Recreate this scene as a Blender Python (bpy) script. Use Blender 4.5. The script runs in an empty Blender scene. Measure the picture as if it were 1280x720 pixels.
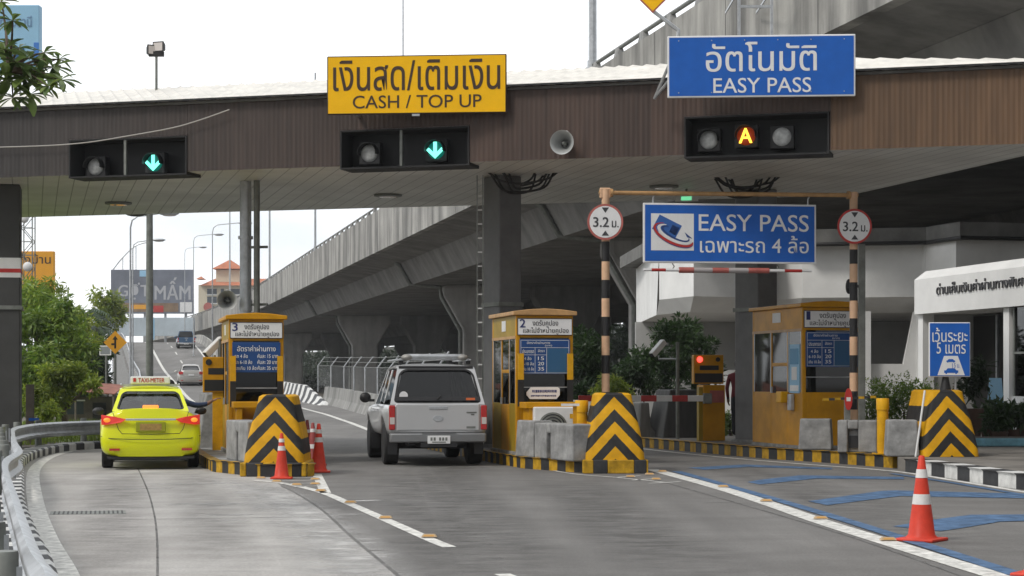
import bpy, math, random
import numpy as np
from mathutils import Vector, Matrix
SC = bpy.context.scene
R = math.radians
F, CX, HY, H = 2400.0, 640.0, 476.0, 1.5      # focal length and horizon of the 1280x720 photo, eye height

# ---------------------------------------------------------------- camera, sky, sun, exposure
cam = bpy.data.cameras.new('camera'); camo = bpy.data.objects.new('camera', cam); SC.collection.objects.link(camo)
camo.location = (0, 0, H); camo.rotation_euler = (R(90), 0, 0)
cam.sensor_fit = 'HORIZONTAL'; cam.sensor_width = 36; cam.lens = 36 * F / 1280
cam.shift_y = (HY - 360) / 1280; cam.clip_end = 6000; cam.clip_start = 0.1
SC.camera = camo
SUN_EL, SUN_AZ = R(48), R(-128)                # azimuth measured from the view axis, negative = left
w = bpy.data.worlds.new('World'); SC.world = w; w.use_nodes = True
nt = w.node_tree; bg = nt.nodes['Background']
sky = nt.nodes.new('ShaderNodeTexSky'); sky.sky_type = 'NISHITA'; sky.sun_disc = False
sky.sun_elevation = SUN_EL; sky.sun_rotation = SUN_AZ; sky.dust_density = 4
tc = nt.nodes.new('ShaderNodeTexCoord'); mp = nt.nodes.new('ShaderNodeMapping'); mp.inputs['Scale'].default_value = (2, 2, 7)
nz = nt.nodes.new('ShaderNodeTexNoise'); nz.inputs['Scale'].default_value = 1.6; nz.inputs['Detail'].default_value = 6
rp = nt.nodes.new('ShaderNodeValToRGB'); rp.color_ramp.elements[0].position = .35; rp.color_ramp.elements[1].position = .6
rp.color_ramp.elements[0].color = (6.9, 7.3, 7.7, 1); rp.color_ramp.elements[1].color = (9.6, 9.7, 9.8, 1)
mx = nt.nodes.new('ShaderNodeMixRGB'); mx.inputs['Fac'].default_value = .9
nt.links.new(tc.outputs['Generated'], mp.inputs['Vector']); nt.links.new(mp.outputs[0], nz.inputs['Vector'])
nt.links.new(nz.outputs['Fac'], rp.inputs['Fac']); nt.links.new(sky.outputs[0], mx.inputs['Color1']); nt.links.new(rp.outputs[0], mx.inputs['Color2'])
dp = nt.nodes.new('ShaderNodeVectorMath'); dp.operation = 'DOT_PRODUCT'; dp.inputs[1].default_value = Vector((-.3, .8, .52)).normalized()
nt.links.new(tc.outputs['Generated'], dp.inputs[0])
gr = nt.nodes.new('ShaderNodeMapRange'); gr.inputs['From Min'].default_value = -.55; gr.inputs['From Max'].default_value = .75; gr.inputs['To Min'].default_value = .5; gr.inputs['To Max'].default_value = 1.12; gr.interpolation_type = 'SMOOTHSTEP'
nt.links.new(dp.outputs['Value'], gr.inputs['Value'])
ml = nt.nodes.new('ShaderNodeMixRGB'); ml.blend_type = 'MULTIPLY'; ml.inputs['Fac'].default_value = 1
nt.links.new(mx.outputs[0], ml.inputs['Color1']); nt.links.new(gr.outputs[0], ml.inputs['Color2'])
nt.links.new(ml.outputs[0], bg.inputs['Color']); bg.inputs['Strength'].default_value = .124
sl = bpy.data.lights.new('sun', 'SUN'); sl.energy = 1.5; sl.angle = R(12); sl.color = (1, .96, .9)
so = bpy.data.objects.new('sun', sl); SC.collection.objects.link(so)
sd = Vector((math.sin(SUN_AZ) * math.cos(SUN_EL), math.cos(SUN_AZ) * math.cos(SUN_EL), math.sin(SUN_EL)))
so.rotation_euler = sd.to_track_quat('Z', 'Y').to_euler()
SC.view_settings.view_transform = 'Standard'; SC.view_settings.look = 'None'
SC.view_settings.exposure = 0.17; SC.view_settings.gamma = 1; SC.view_settings.use_curve_mapping = False
SC.render.engine = 'CYCLES'; SC.cycles.use_denoising = True; SC.cycles.max_bounces = 8
SC.cycles.transparent_max_bounces = 12

# ---------------------------------------------------------------- measuring the photograph
def W(x, y, Y): return Vector(((x - CX) / F * Y, Y, H + (HY - y) / F * Y))
def G(x, y, z=0.0):
    Y = (H - z) * F / (y - HY); return Vector(((x - CX) / F * Y, Y, z))
def interp(pts, t): return float(np.interp(t, [p[0] for p in pts], [p[1] for p in pts]))
ZR = [(-50, 0), (56, 0), (75, .1), (90, .28), (110, .55), (136, 1.2), (160, 2.4), (190, 4.72), (207, 5.62), (222, 5.98), (245, 5.9), (300, 4.2)]
def zr(Y):                                    # height of the road along the ramp, smoothed
    return sum(interp(ZR, Y + d) * k for d, k in ((-6, .2), (-3, .2), (0, .2), (3, .2), (6, .2)))
XLP = [(43, -7.9), (60, -11.4), (95, -18.2), (136, -26.3), (205, -41.5), (300, -62)]
XRP = [(46, -1.2), (61, -3.6), (75, -5.9), (90, -8.6), (104, -11.9), (136, -18.9), (205, -33.2), (300, -53)]
def XL(Y): return interp(XLP, Y)
def XR(Y): return interp(XRP, Y)
def cr(pts, n=6):                             # Catmull-Rom through points
    P = [Vector(p) for p in pts]; P = [2 * P[0] - P[1]] + P + [2 * P[-1] - P[-2]]; out = []
    for i in range(1, len(P) - 2):
        for k in range(n):
            t = k / n; a, b, c, d = P[i-1], P[i], P[i+1], P[i+2]
            out.append(.5 * ((2*b) + (c-a)*t + (2*a-5*b+4*c-d)*t*t + (3*b-a-3*c+d)*t**3))
    out.append(P[-2]); return out

# ---------------------------------------------------------------- materials
MATS = {}
def line_(pts): return [G(x, y) for x, y in pts]
def mat(name, col, rough=.6, metal=0., ns=0, na=.2, bump=0, bs=None, coat=0, emit=None, es=0, spec=.5, stretch=(1, 1, 1), col2=None, detail=5):
    if name in MATS: return MATS[name]
    m = bpy.data.materials.new(name); m.use_nodes = True; n = m.node_tree; b = n.nodes['Principled BSDF']
    b.inputs['Base Color'].default_value = (*col, 1); b.inputs['Roughness'].default_value = rough; b.inputs['Metallic'].default_value = metal
    b.inputs['Specular IOR Level'].default_value = spec; b.inputs['Coat Weight'].default_value = coat
    if emit: b.inputs['Emission Color'].default_value = (*emit, 1); b.inputs['Emission Strength'].default_value = es
    if ns or bump:
        t = n.nodes.new('ShaderNodeTexCoord'); mpn = n.nodes.new('ShaderNodeMapping'); mpn.inputs['Scale'].default_value = stretch
        n.links.new(t.outputs['Object'], mpn.inputs['Vector'])
    if ns:
        z = n.nodes.new('ShaderNodeTexNoise'); z.inputs['Scale'].default_value = ns; z.inputs['Detail'].default_value = detail; z.inputs['Roughness'].default_value = .62
        n.links.new(mpn.outputs[0], z.inputs['Vector'])
        r = n.nodes.new('ShaderNodeValToRGB'); e = r.color_ramp.elements; e[0].position = .3; e[1].position = .7
        lo = col2 if col2 else tuple(c * (1 - na) for c in col); hi = col if col2 else tuple(min(1, c * (1 + na * .6)) for c in col)
        e[0].color = (*lo, 1); e[1].color = (*hi, 1); n.links.new(z.outputs['Fac'], r.inputs['Fac']); n.links.new(r.outputs[0], b.inputs['Base Color'])
    if bump:
        z2 = n.nodes.new('ShaderNodeTexNoise'); z2.inputs['Scale'].default_value = bs or 40; z2.inputs['Detail'].default_value = 6; n.links.new(mpn.outputs[0], z2.inputs['Vector'])
        bp = n.nodes.new('ShaderNodeBump'); bp.inputs['Strength'].default_value = bump; bp.inputs['Distance'].default_value = .02
        n.links.new(z2.outputs['Fac'], bp.inputs['Height']); n.links.new(bp.outputs[0], b.inputs['Normal'])
    MATS[name] = m; return m
def glass(name, tint=(.5, .55, .55), refl=.15, rough=.03, fr=.35):
    if name in MATS: return MATS[name]
    m = bpy.data.materials.new(name); m.use_nodes = True; n = m.node_tree; n.nodes.remove(n.nodes['Principled BSDF'])
    tr = n.nodes.new('ShaderNodeBsdfTransparent'); tr.inputs[0].default_value = (*tint, 1)
    gl = n.nodes.new('ShaderNodeBsdfGlossy'); gl.inputs['Roughness'].default_value = rough
    lw = n.nodes.new('ShaderNodeLayerWeight'); lw.inputs['Blend'].default_value = .25
    ma = n.nodes.new('ShaderNodeMath'); ma.operation = 'MULTIPLY_ADD'; ma.inputs[1].default_value = fr; ma.inputs[2].default_value = refl
    mi = n.nodes.new('ShaderNodeMixShader'); n.links.new(lw.outputs['Facing'], ma.inputs[0]); n.links.new(ma.outputs[0], mi.inputs[0])
    n.links.new(tr.outputs[0], mi.inputs[1]); n.links.new(gl.outputs[0], mi.inputs[2]); n.links.new(mi.outputs[0], n.nodes['Material Output'].inputs[0])
    MATS[name] = m; return m
def N(m, t): return m.node_tree.nodes.new(t)
def L(m, a, b): m.node_tree.links.new(a, b)
def road_mat(name='road_concrete', k_=1.0):                               # worn concrete: large patches, tyre-dark lanes, transverse streaks
    m = mat(name, (.2, .195, .19), .85, bump=.25, bs=60); b = m.node_tree.nodes['Principled BSDF']
    t = N(m, 'ShaderNodeTexCoord'); cols = None
    def noise(scale, sx, sy, det=6):
        mpn = N(m, 'ShaderNodeMapping'); mpn.inputs['Scale'].default_value = (sx, sy, 1); mpn.inputs['Rotation'].default_value = (0, 0, R(-9)); L(m, t.outputs['Object'], mpn.inputs[0])
        z = N(m, 'ShaderNodeTexNoise'); z.inputs['Scale'].default_value = scale; z.inputs['Detail'].default_value = det; z.inputs['Roughness'].default_value = .6; L(m, mpn.outputs[0], z.inputs['Vector']); return z.outputs['Fac']
    def ramp(f, a, b_, p0=.3, p1=.7):
        r = N(m, 'ShaderNodeValToRGB'); e = r.color_ramp.elements; e[0].position = p0; e[1].position = p1; e[0].color = (*a, 1); e[1].color = (*b_, 1); L(m, f, r.inputs[0]); return r.outputs[0]
    def mul(a, b_):
        x = N(m, 'ShaderNodeMixRGB'); x.blend_type = 'MULTIPLY'; x.inputs[0].default_value = 1; L(m, a, x.inputs[1]); L(m, b_, x.inputs[2]); return x.outputs[0]
    c = ramp(noise(.22, 1, .55), tuple(c * k_ for c in (.132, .126, .119)), tuple(c * k_ for c in (.2, .193, .184)))
    c = mul(c, ramp(noise(1.0, .8, 1.5), (.86, .855, .85), (1.06, 1.06, 1.06), .34, .62))
    c = mul(c, ramp(noise(.9, 1.3, .1), (.86, .86, .86), (1.06, 1.06, 1.06), .36, .62))
    c = mul(c, ramp(noise(34, 1, 1, 4), (.78, .78, .78), (1.14, 1.14, 1.14)))
    L(m, c, b.inputs['Base Color']); return m
def stain_concrete(name, a, b_, streak=1.0):  # concrete with vertical run-off streaks
    m = mat(name, a, .9, bump=.3, bs=12); b = m.node_tree.nodes['Principled BSDF']; t = N(m, 'ShaderNodeTexCoord')
    def nz_(sc, s, det=5):
        mpn = N(m, 'ShaderNodeMapping'); mpn.inputs['Scale'].default_value = s; L(m, t.outputs['Object'], mpn.inputs[0]); z = N(m, 'ShaderNodeTexNoise'); z.inputs['Scale'].default_value = sc; z.inputs['Detail'].default_value = det; z.inputs['Roughness'].default_value = .65; L(m, mpn.outputs[0], z.inputs['Vector']); return z.outputs['Fac']
    r = N(m, 'ShaderNodeValToRGB'); e = r.color_ramp.elements; e[0].position = .36; e[1].position = .62; e[0].color = (*b_, 1); e[1].color = (*a, 1); L(m, nz_(1.1 * streak, (1, 1, .12)), r.inputs[0])
    r2 = N(m, 'ShaderNodeValToRGB'); e = r2.color_ramp.elements; e[0].position = .3; e[1].position = .6; e[0].color = (.6, .6, .6, 1); e[1].color = (1, 1, 1, 1); L(m, nz_(.35, (1, 1, 1)), r2.inputs[0])
    x = N(m, 'ShaderNodeMixRGB'); x.blend_type = 'MULTIPLY'; x.inputs[0].default_value = .8; L(m, r.outputs[0], x.inputs[1]); L(m, r2.outputs[0], x.inputs[2]); L(m, x.outputs[0], b.inputs['Base Color']); return m
def chevron_mat(name, period, phase, slope):  # painted inverted-V stripes, in the object's own x/z
    m = mat(name, (.7, .4, .02), .6, spec=.2); b = m.node_tree.nodes['Principled BSDF']; t = N(m, 'ShaderNodeTexCoord'); s = N(m, 'ShaderNodeSeparateXYZ'); L(m, t.outputs['Object'], s.inputs[0])
    def mt(op, a, b_=None, v=None):
        q = N(m, 'ShaderNodeMath'); q.operation = op; L(m, a, q.inputs[0])
        if b_ is not None: L(m, b_, q.inputs[1])
        if v is not None: q.inputs[1].default_value = v
        return q.outputs[0]
    z = N(m, 'ShaderNodeTexNoise'); z.inputs['Scale'].default_value = 14; L(m, t.outputs['Object'], z.inputs['Vector'])
    ax = mt('MULTIPLY', mt('ABSOLUTE', s.outputs['X']), v=slope); v = mt('ADD', s.outputs['Z'], ax)
    v = mt('ADD', v, mt('MULTIPLY', z.outputs['Fac'], v=.02))
    fr = mt('FRACT', mt('DIVIDE', mt('ADD', v, v=-phase), v=period)); g = mt('LESS_THAN', fr, v=.5)
    z2 = N(m, 'ShaderNodeTexNoise'); z2.inputs['Scale'].default_value = 5; z2.inputs['Detail'].default_value = 8; L(m, t.outputs['Object'], z2.inputs['Vector'])
    ry = N(m, 'ShaderNodeValToRGB'); e = ry.color_ramp.elements; e[0].position = .3; e[1].position = .65; e[0].color = (.52, .27, .006, 1); e[1].color = (.7, .36, .006, 1); L(m, z2.outputs['Fac'], ry.inputs[0])
    rk = N(m, 'ShaderNodeValToRGB'); e = rk.color_ramp.elements; e[0].position = .3; e[1].position = .7; e[0].color = (.016, .016, .017, 1); e[1].color = (.04, .039, .038, 1); L(m, z2.outputs['Fac'], rk.inputs[0])
    x = N(m, 'ShaderNodeMixRGB'); L(m, g, x.inputs[0]); L(m, ry.outputs[0], x.inputs[1]); L(m, rk.outputs[0], x.inputs[2]); L(m, x.outputs[0], b.inputs['Base Color']); return m
def leaf_mat(name, a, b_, gloss=.4):
    m = mat(name, a, gloss); bs = m.node_tree.nodes['Principled BSDF']; g = N(m, 'ShaderNodeNewGeometry')
    r = N(m, 'ShaderNodeValToRGB'); e = r.color_ramp.elements; e[0].color = (*b_, 1); e[1].color = (*a, 1); L(m, g.outputs['Random Per Island'], r.inputs[0])
    t = N(m, 'ShaderNodeTexCoord'); z = N(m, 'ShaderNodeTexNoise'); z.inputs['Scale'].default_value = .9; L(m, t.outputs['Object'], z.inputs['Vector'])
    r2 = N(m, 'ShaderNodeValToRGB'); e = r2.color_ramp.elements; e[0].position = .35; e[1].position = .65; e[0].color = (.6, .62, .6, 1); e[1].color = (1.25, 1.2, 1, 1); L(m, z.outputs['Fac'], r2.inputs[0])
    x = N(m, 'ShaderNodeMixRGB'); x.blend_type = 'MULTIPLY'; x.inputs[0].default_value = 1; L(m, r.outputs[0], x.inputs[1]); L(m, r2.outputs[0], x.inputs[2]); L(m, x.outputs[0], bs.inputs['Base Color'])
    tl = N(m, 'ShaderNodeBsdfTranslucent'); L(m, x.outputs[0], tl.inputs[0]); mi = N(m, 'ShaderNodeMixShader'); mi.inputs[0].default_value = .38
    L(m, bs.outputs[0], mi.inputs[1]); L(m, tl.outputs[0], mi.inputs[2]); L(m, mi.outputs[0], m.node_tree.nodes['Material Output'].inputs[0]); return m

M = {}
M['road'] = road_mat()
M['white_line'] = mat('worn_white_paint', (.66, .65, .61), .75, ns=9, na=.55, bump=.1, detail=10)
M['blue_line'] = mat('worn_blue_paint', (.085, .155, .27), .7, ns=5, na=.6, detail=10, spec=0.2)
M['kerb_white'] = mat('kerb_white', (.66, .66, .64), .7, ns=6, na=.25)
M['kerb_black'] = mat('kerb_black', (.03, .031, .034), .6, ns=6, na=.5)
M['kerb_yellow'] = mat('kerb_yellow', (.5, .29, .02), .65, ns=7, na=.45, spec=0.2)
M['concrete'] = mat('grey_concrete', (.3, .3, .295), .88, ns=3.2, na=.5, bump=.35, bs=18, detail=10)
M['concrete_dark'] = mat('dark_concrete', (.16, .158, .15), .9, ns=1.2, na=.4, bump=.3, bs=12)
M['pave'] = mat('pavement_concrete', (.2, .185, .165), .9, ns=1.2, na=.4, bump=.3)
M['stain'] = stain_concrete('stained_parapet', (.46, .45, .42), (.17, .167, .158), .6)
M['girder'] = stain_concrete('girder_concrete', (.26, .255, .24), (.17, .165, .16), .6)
M['pier'] = stain_concrete('pier_concrete', (.5, .49, .47), (.33, .32, .31), .6)  # front piers only: light from the left is put into this paler tone
M['soil'] = mat('soil', (.12, .105, .085), .95, ns=.4, na=.4, bump=.4)
M['galv'] = mat('galvanised_steel', (.5, .52, .54), .42, .55, ns=5, na=.25)
M['galv_dark'] = mat('weathered_steel', (.22, .23, .212), .55, .5, ns=5, na=.3)
M['steel_col'] = mat('grey_column_paint', (.13, .13, .132), .5, 0, ns=3, na=.2, bump=.05)
M['black'] = mat('black_paint', (.012, .012, .013), .55)
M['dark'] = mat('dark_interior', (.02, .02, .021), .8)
M['white'] = mat('white_paint', (.72, .72, .71), .5, ns=3, na=.1)
M['sign_white'] = mat('sign_white', (.8, .8, .8), .45, ns=4, na=.08)
M['sign_blue'] = mat('sign_blue', (.02, .125, .5), .42, ns=3, na=.1, spec=0.2)
M['board_blue'] = mat('board_blue', (.022, .075, .24), .5, ns=4, na=.15, spec=0.2)
M['board_teal'] = mat('board_teal', (.02, .1, .22), .5)
M['sign_yellow'] = mat('sign_yellow', (.97, .53, .006), .42, ns=3, na=.06, spec=0.2)
M['brown_ink'] = mat('dark_brown_letters', (.05, .025, .012), .6)
M['grey_ink'] = mat('dark_grey_letters', (.05, .05, .055), .6)
M['blue_ink'] = mat('navy_letters', (.02, .03, .15), .6)
M['red'] = mat('red_paint', (.5, .03, .025), .5, ns=5, na=.2)
M['red_pale'] = mat('faded_red_paint', (.45, .12, .1), .6, ns=5, na=.2)
M['booth'] = mat('booth_orange_paint', (.58, .275, .008), .42, ns=2.2, na=.22, bump=.04, bs=8, spec=0.2)
M['booth_olive'] = mat('booth_yellow_side_paint', (.36, .24, .02), .45, ns=2.2, na=.22, spec=0.2)
M['bollard'] = mat('bollard_yellow', (.7, .37, .012), .4, ns=5, na=.2, spec=0.2)
M['beige'] = mat('faded_beige_band', (.66, .42, .26), .55, ns=6, na=.15)
M['tan'] = mat('tan_pipe_paint', (.5, .29, .12), .5, ns=6, na=.25)
M['cone'] = mat('cone_orange_red', (.62, .055, .03), .45, ns=5, na=.2, spec=0.2)
M['cone_old'] = mat('dull_cone_red', (.3, .05, .045), .6, ns=6, na=.35)
M['cone_band'] = mat('cone_white_band', (.72, .7, .68), .4, ns=8, na=.15)
M['tyre'] = mat('tyre_rubber', (.016, .016, .017), .75)
M['rim'] = mat('wheel_alloy', (.45, .46, .47), .35, .8)
M['taxi'] = mat('taxi_lime_paint', (.74, .78, .004), .36, coat=.5, ns=1.5, na=.05, spec=.3)
M['silver'] = mat('silver_car_paint', (.54, .545, .55), .36, .35, coat=.6, ns=1.2, na=.05)
M['champagne'] = mat('champagne_car_paint', (.52, .5, .47), .32, .5, coat=.7)
M['bluecar'] = mat('blue_car_paint', (.035, .1, .2), .35, .2, coat=.6)
M['plastic'] = mat('black_plastic', (.02, .02, .022), .5)
M['chrome'] = mat('chrome', (.75, .75, .77), .18, 1)
M['glass_car'] = glass('car_glass', (.34, .38, .36), .035)
M['glass_dark'] = glass('dark_tinted_glass', (.05, .055, .06), .05)
M['glass_booth'] = glass('booth_glass', (.22, .25, .25), .03)
M['tail'] = mat('tail_lamp_red', (.45, .012, .012), .2, coat=1)
M['tail_lit'] = mat('brake_lamp_lit', (.5, .02, .015), .25, emit=(1, .04, .015), es=.28, coat=1)
M['tail_hot'] = mat('brake_bulb_lit', (.6, .2, .02), .3, emit=(1, .3, .03), es=.8)
M['lens_clear'] = mat('clear_lamp_lens', (.6, .55, .52), .2, coat=1)
M['seat'] = mat('seat_fabric', (.22, .22, .21), .9)
M['skin'] = mat('skin', (.25, .13, .085), .55)
M['skin_dark'] = mat('tan_skin', (.16, .085, .06), .55)
M['shirt_blue'] = mat('blue_shirt', (.03, .05, .11), .85)
M['shirt_maroon'] = mat('maroon_shirt', (.13, .012, .02), .85, ns=6, na=.3)
M['trousers'] = mat('dark_trousers', (.03, .032, .04), .9)
M['hair'] = mat('black_hair', (.012, .011, .011), .6)
M['wall_white'] = mat('white_render_wall', (.78, .78, .765), .85, ns=.8, na=.12, bump=.08)
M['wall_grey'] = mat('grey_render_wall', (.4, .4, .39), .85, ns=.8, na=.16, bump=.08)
M['cream'] = mat('cream_wall', (.66, .6, .46), .85, ns=.15, na=.1)
M['roof_orange'] = mat('orange_roof_tiles', (.48, .16, .075), .8, ns=.6, na=.2)
M['window_far'] = mat('window_glass', (.07, .085, .1), .12)
M['roofmetal'] = mat('cream_metal_roofing', (.66, .63, .57), .5, .1, ns=1.5, na=.22)
M['wire'] = mat('pale_cable', (.45, .43, .4), .7)
M['cable'] = mat('black_cable', (.015, .015, .015), .6)
M['bark'] = mat('bark', (.12, .09, .065), .95, ns=5, na=.4, bump=.6, bs=20)
M['wood'] = mat('grey_timber', (.14, .12, .1), .9, ns=3, na=.4)
M['tin'] = mat('tin_sheet', (.32, .31, .29), .6, .3, ns=3, na=.35)
M['speaker'] = mat('horn_grey', (.42, .43, .42), .5, .2, ns=4, na=.15)
M['unlit'] = mat('unlit_lens', (.5, .51, .5), .3, ns=12, na=.4)
M['green_lit'] = mat('green_signal_lit', (.05, .5, .4), .4, emit=(.22, 1, .78), es=1.5)
M['green_halo'] = mat('green_signal_lens', (.0, .12, .1), .4, emit=(0, .4, .3), es=.22)
M['amber_lit'] = mat('amber_signal_lit', (.6, .3, .02), .4, emit=(1, .62, .05), es=2.0)
M['red_halo'] = mat('red_signal_lens', (.2, .03, .01), .4, emit=(1, .1, .01), es=.12)
M['red_lit'] = mat('red_lamp_lit', (.6, .05, .05), .4, emit=(1, .08, .06), es=2)
M['leaf'] = leaf_mat('leaf_green', (.28, .38, .07), (.1, .2, .04))
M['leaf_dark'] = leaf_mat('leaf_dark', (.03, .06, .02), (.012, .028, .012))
M['leaf_yellow'] = leaf_mat('leaf_yellow_green', (.38, .44, .06), (.17, .27, .04))
M['leaf_big'] = leaf_mat('leaf_glossy', (.27, .37, .1), (.1, .17, .06), .3)
M['leaf_shade'] = leaf_mat('leaf_deep_green', (.05, .095, .03), (.022, .05, .018))
M['grass'] = leaf_mat('grass_blades', (.2, .26, .03), (.1, .16, .02), .7)
M['terracotta'] = mat('dark_pot', (.09, .05, .035), .8, ns=6)
M['light_blue'] = mat('light_blue_board', (.32, .58, .8), .6, ns=.25, na=.18)
M['bb_dark'] = mat('billboard_slate', (.17, .19, .24), .6, ns=.25, na=.35)
M['bb_letters'] = mat('billboard_pale_letters', (.46, .47, .5), .6)
M['bb_brown'] = mat('billboard_brown_band', (.26, .17, .1), .6, ns=.6, na=.4)
M['bb_orange'] = mat('billboard_orange', (.8, .38, .035), .6, ns=.3, na=.08, spec=0.2)

# ---------------------------------------------------------------- building meshes
TXT = {}
def text_geo(s, bold):
    k = (s, bold)
    if k not in TXT:
        cu = bpy.data.curves.new('text', 'FONT'); cu.body = s; cu.size = 1; cu.offset = 0; cu.resolution_u = 4
        o = bpy.data.objects.new('text', cu); SC.collection.objects.link(o)
        me = bpy.data.meshes.new_from_object(o.evaluated_get(bpy.context.evaluated_depsgraph_get()))
        v = np.array([p.co[:2] for p in me.vertices]); fs = [tuple(p.vertices) for p in me.polygons]
        bpy.data.objects.remove(o); bpy.data.curves.remove(cu); bpy.data.meshes.remove(me)
        v = (v - v.min(0)) / (v.max(0) - v.min(0)); TXT[k] = (v, fs)
    return TXT[k]
class MB:
    def __init__(s): s.v = []; s.f = []; s.mi = []
    def add(s, vs, fs, m=0):
        o = len(s.v); s.v += [Vector(p) for p in vs]
        for f in fs: s.f.append(tuple(i + o for i in f)); s.mi.append(m)
        return s
    def box(s, x0, x1, y0, y1, z0, z1, m=0):
        return s.add([(x0,y0,z0),(x1,y0,z0),(x1,y1,z0),(x0,y1,z0),(x0,y0,z1),(x1,y0,z1),(x1,y1,z1),(x0,y1,z1)], [(0,3,2,1),(4,5,6,7),(0,1,5,4),(1,2,6,5),(2,3,7,6),(3,0,4,7)], m)
    def quad(s, a, b, c, d, m=0): return s.add([a, b, c, d], [(0,1,2,3)], m)
    def extr(s, poly, d, m=0):                # polygon of 3-D points extruded by vector d
        n = len(poly); d = Vector(d); p = [Vector(q) for q in poly]
        return s.add(p + [q + d for q in p], [tuple(range(n))[::-1], tuple(range(n, 2*n))] + [(i, (i+1) % n, n + (i+1) % n, n + i) for i in range(n)], m)
    def loft(s, rings, m=0, caps=True, closed=True):
        n = len(rings[0]); vs = [p for r in rings for p in r]; fs = []
        for i in range(len(rings) - 1):
            for j in range(n if closed else n - 1):
                k = (j + 1) % n; fs.append((i*n+j, i*n+k, (i+1)*n+k, (i+1)*n+j))
        if caps: fs += [tuple(range(n))[::-1], tuple(range((len(rings)-1)*n, len(rings)*n))]
        return s.add(vs, fs, m)
    def tube(s, pts, r, n=8, m=0, caps=True):
        P = [Vector(p) for p in pts]; rr = r if isinstance(r, (list, tuple)) else [r] * len(P); rings = []
        up = None
        for i, p in enumerate(P):
            d = (P[min(i+1, len(P)-1)] - P[max(i-1, 0)]).normalized()
            if up is None: up = Vector((0, 0, 1)) if abs(d.z) < .9 else Vector((1, 0, 0))
            a = d.cross(up).normalized(); b = a.cross(d).normalized(); up = b
            rings.append([p + (a * math.cos(t) + b * math.sin(t)) * rr[i] for t in [2*math.pi*k/n for k in range(n)]])
        return s.loft(rings, m, caps)
    def lathe(s, prof, n=20, m=0, c=(0,0,0), axis='Z', caps=True):
        rings = []; c = Vector(c)
        for r, h in prof:
            ring = []
            for k in range(n):
                t = 2*math.pi*k/n; x, y = r*math.cos(t), r*math.sin(t)
                ring.append(c + (Vector((x, y, h)) if axis == 'Z' else Vector((x, h, y)) if axis == 'Y' else Vector((h, x, y))))
            rings.append(ring)
        return s.loft(rings, m, caps)
    def ball(s, c, rx, ry, rz, m=0, n=14, k=8):
        rings = []
        for i in range(k + 1):
            a = -math.pi/2 + math.pi*(i + .02)/(k + .04); rings.append([Vector((c[0] + rx*math.cos(a)*math.cos(t), c[1] + ry*math.cos(a)*math.sin(t), c[2] + rz*math.sin(a))) for t in [2*math.pi*j/n for j in range(n)]])
        return s.loft(rings, m)
    def text(s, t, x0, z0, x1, z1, y, bold=.0, m=0):   # fits the words into a box of the x-z plane, facing -y
        v, fs = text_geo(t, bold); k = bold * .62 * (z1 - z0)
        for i, (dx, dz) in enumerate(((0, 0), (-k, k*.5), (k, -k*.5), (k, k*.5), (-k, -k*.5)) if bold > .008 else ((0, 0),)):
            s.add([(x0 + k + dx + a*(x1-x0-2*k), y - .0004*i, z0 + dz + b*(z1-z0)) for a, b in v], fs, m)
        return s
    def build(s, name, mats, parent=None, loc=(0,0,0), rz=0, smooth=None, bevel=0, subsurf=0, solid=0):
        me = bpy.data.meshes.new(name); me.from_pydata([tuple(p) for p in s.v], [], s.f)
        for q in (mats if isinstance(mats, (list, tuple)) else [mats]): me.materials.append(q)
        me.polygons.foreach_set('material_index', s.mi)
        if smooth:
            me.polygons.foreach_set('use_smooth', [True] * len(s.f)); me.set_sharp_from_angle(angle=R(smooth))
        o = bpy.data.objects.new(name, me); SC.collection.objects.link(o); o.location = loc; o.rotation_euler = (0, 0, rz)
        if parent: o.parent = parent
        if solid:
            q = o.modifiers.new('solid', 'SOLIDIFY'); q.thickness = solid; q.offset = 0
        if bevel:
            q = o.modifiers.new('bevel', 'BEVEL'); q.width = bevel; q.segments = 2; q.limit_method = 'ANGLE'; q.angle_limit = R(35)
        if subsurf:
            q = o.modifiers.new('subsurf', 'SUBSURF'); q.levels = subsurf; q.render_levels = subsurf
            me.polygons.foreach_set('use_smooth', [True] * len(s.f))
        return o
def tag(o, label=None, cat=None, group=None, kind=None):
    for k, v in (('label', label), ('category', cat), ('group', group), ('kind', kind)):
        if v: o[k] = v
    return o
def thing(name, label, cat, loc=(0,0,0), rz=0, group=None):
    o = bpy.data.objects.new(name, None); SC.collection.objects.link(o); o.empty_display_size = .2
    o.location = loc; o.rotation_euler = (0, 0, rz); return tag(o, label, cat, group)
def kids(o): return [c for c in bpy.data.objects if c.parent == o]
def dup(root, loc, rz=0, label=None):
    def cp(o, par):
        c = o.copy(); SC.collection.objects.link(c); c.parent = par
        for k in kids(o): cp(k, c)
        return c
    r = cp(root, None); r.location = loc; r.rotation_euler = (0, 0, rz)
    if label: r['label'] = label
    return r
def frame2(path):                             # tangents and left normals of a ground path
    out = []
    for i, p in enumerate(path):
        d = path[min(i+1, len(path)-1)] - path[max(i-1, 0)]; d.z = 0; d.normalize(); out.append((p, d, Vector((-d.y, d.x, 0))))
    return out
def sweep(mb, prof, path, m=0, closed=True, caps=True):   # prof: (offset to the left, height)
    return mb.loft([[p + n*a + Vector((0, 0, b)) for a, b in prof] for p, d, n in frame2(path)], m, caps, closed)
def strip(mb, path, width, m=0):
    return sweep(mb, [(-width/2, 0), (width/2, 0)], path, m, False, False)
def resample(path, step):
    out = [path[0].copy()]; acc = 0
    for a, b in zip(path, path[1:]):
        l = (b - a).length; t = step - acc
        while t <= l: out.append(a.lerp(b, t / l)); t += step
        acc = (acc + l) % step
    return out
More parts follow.
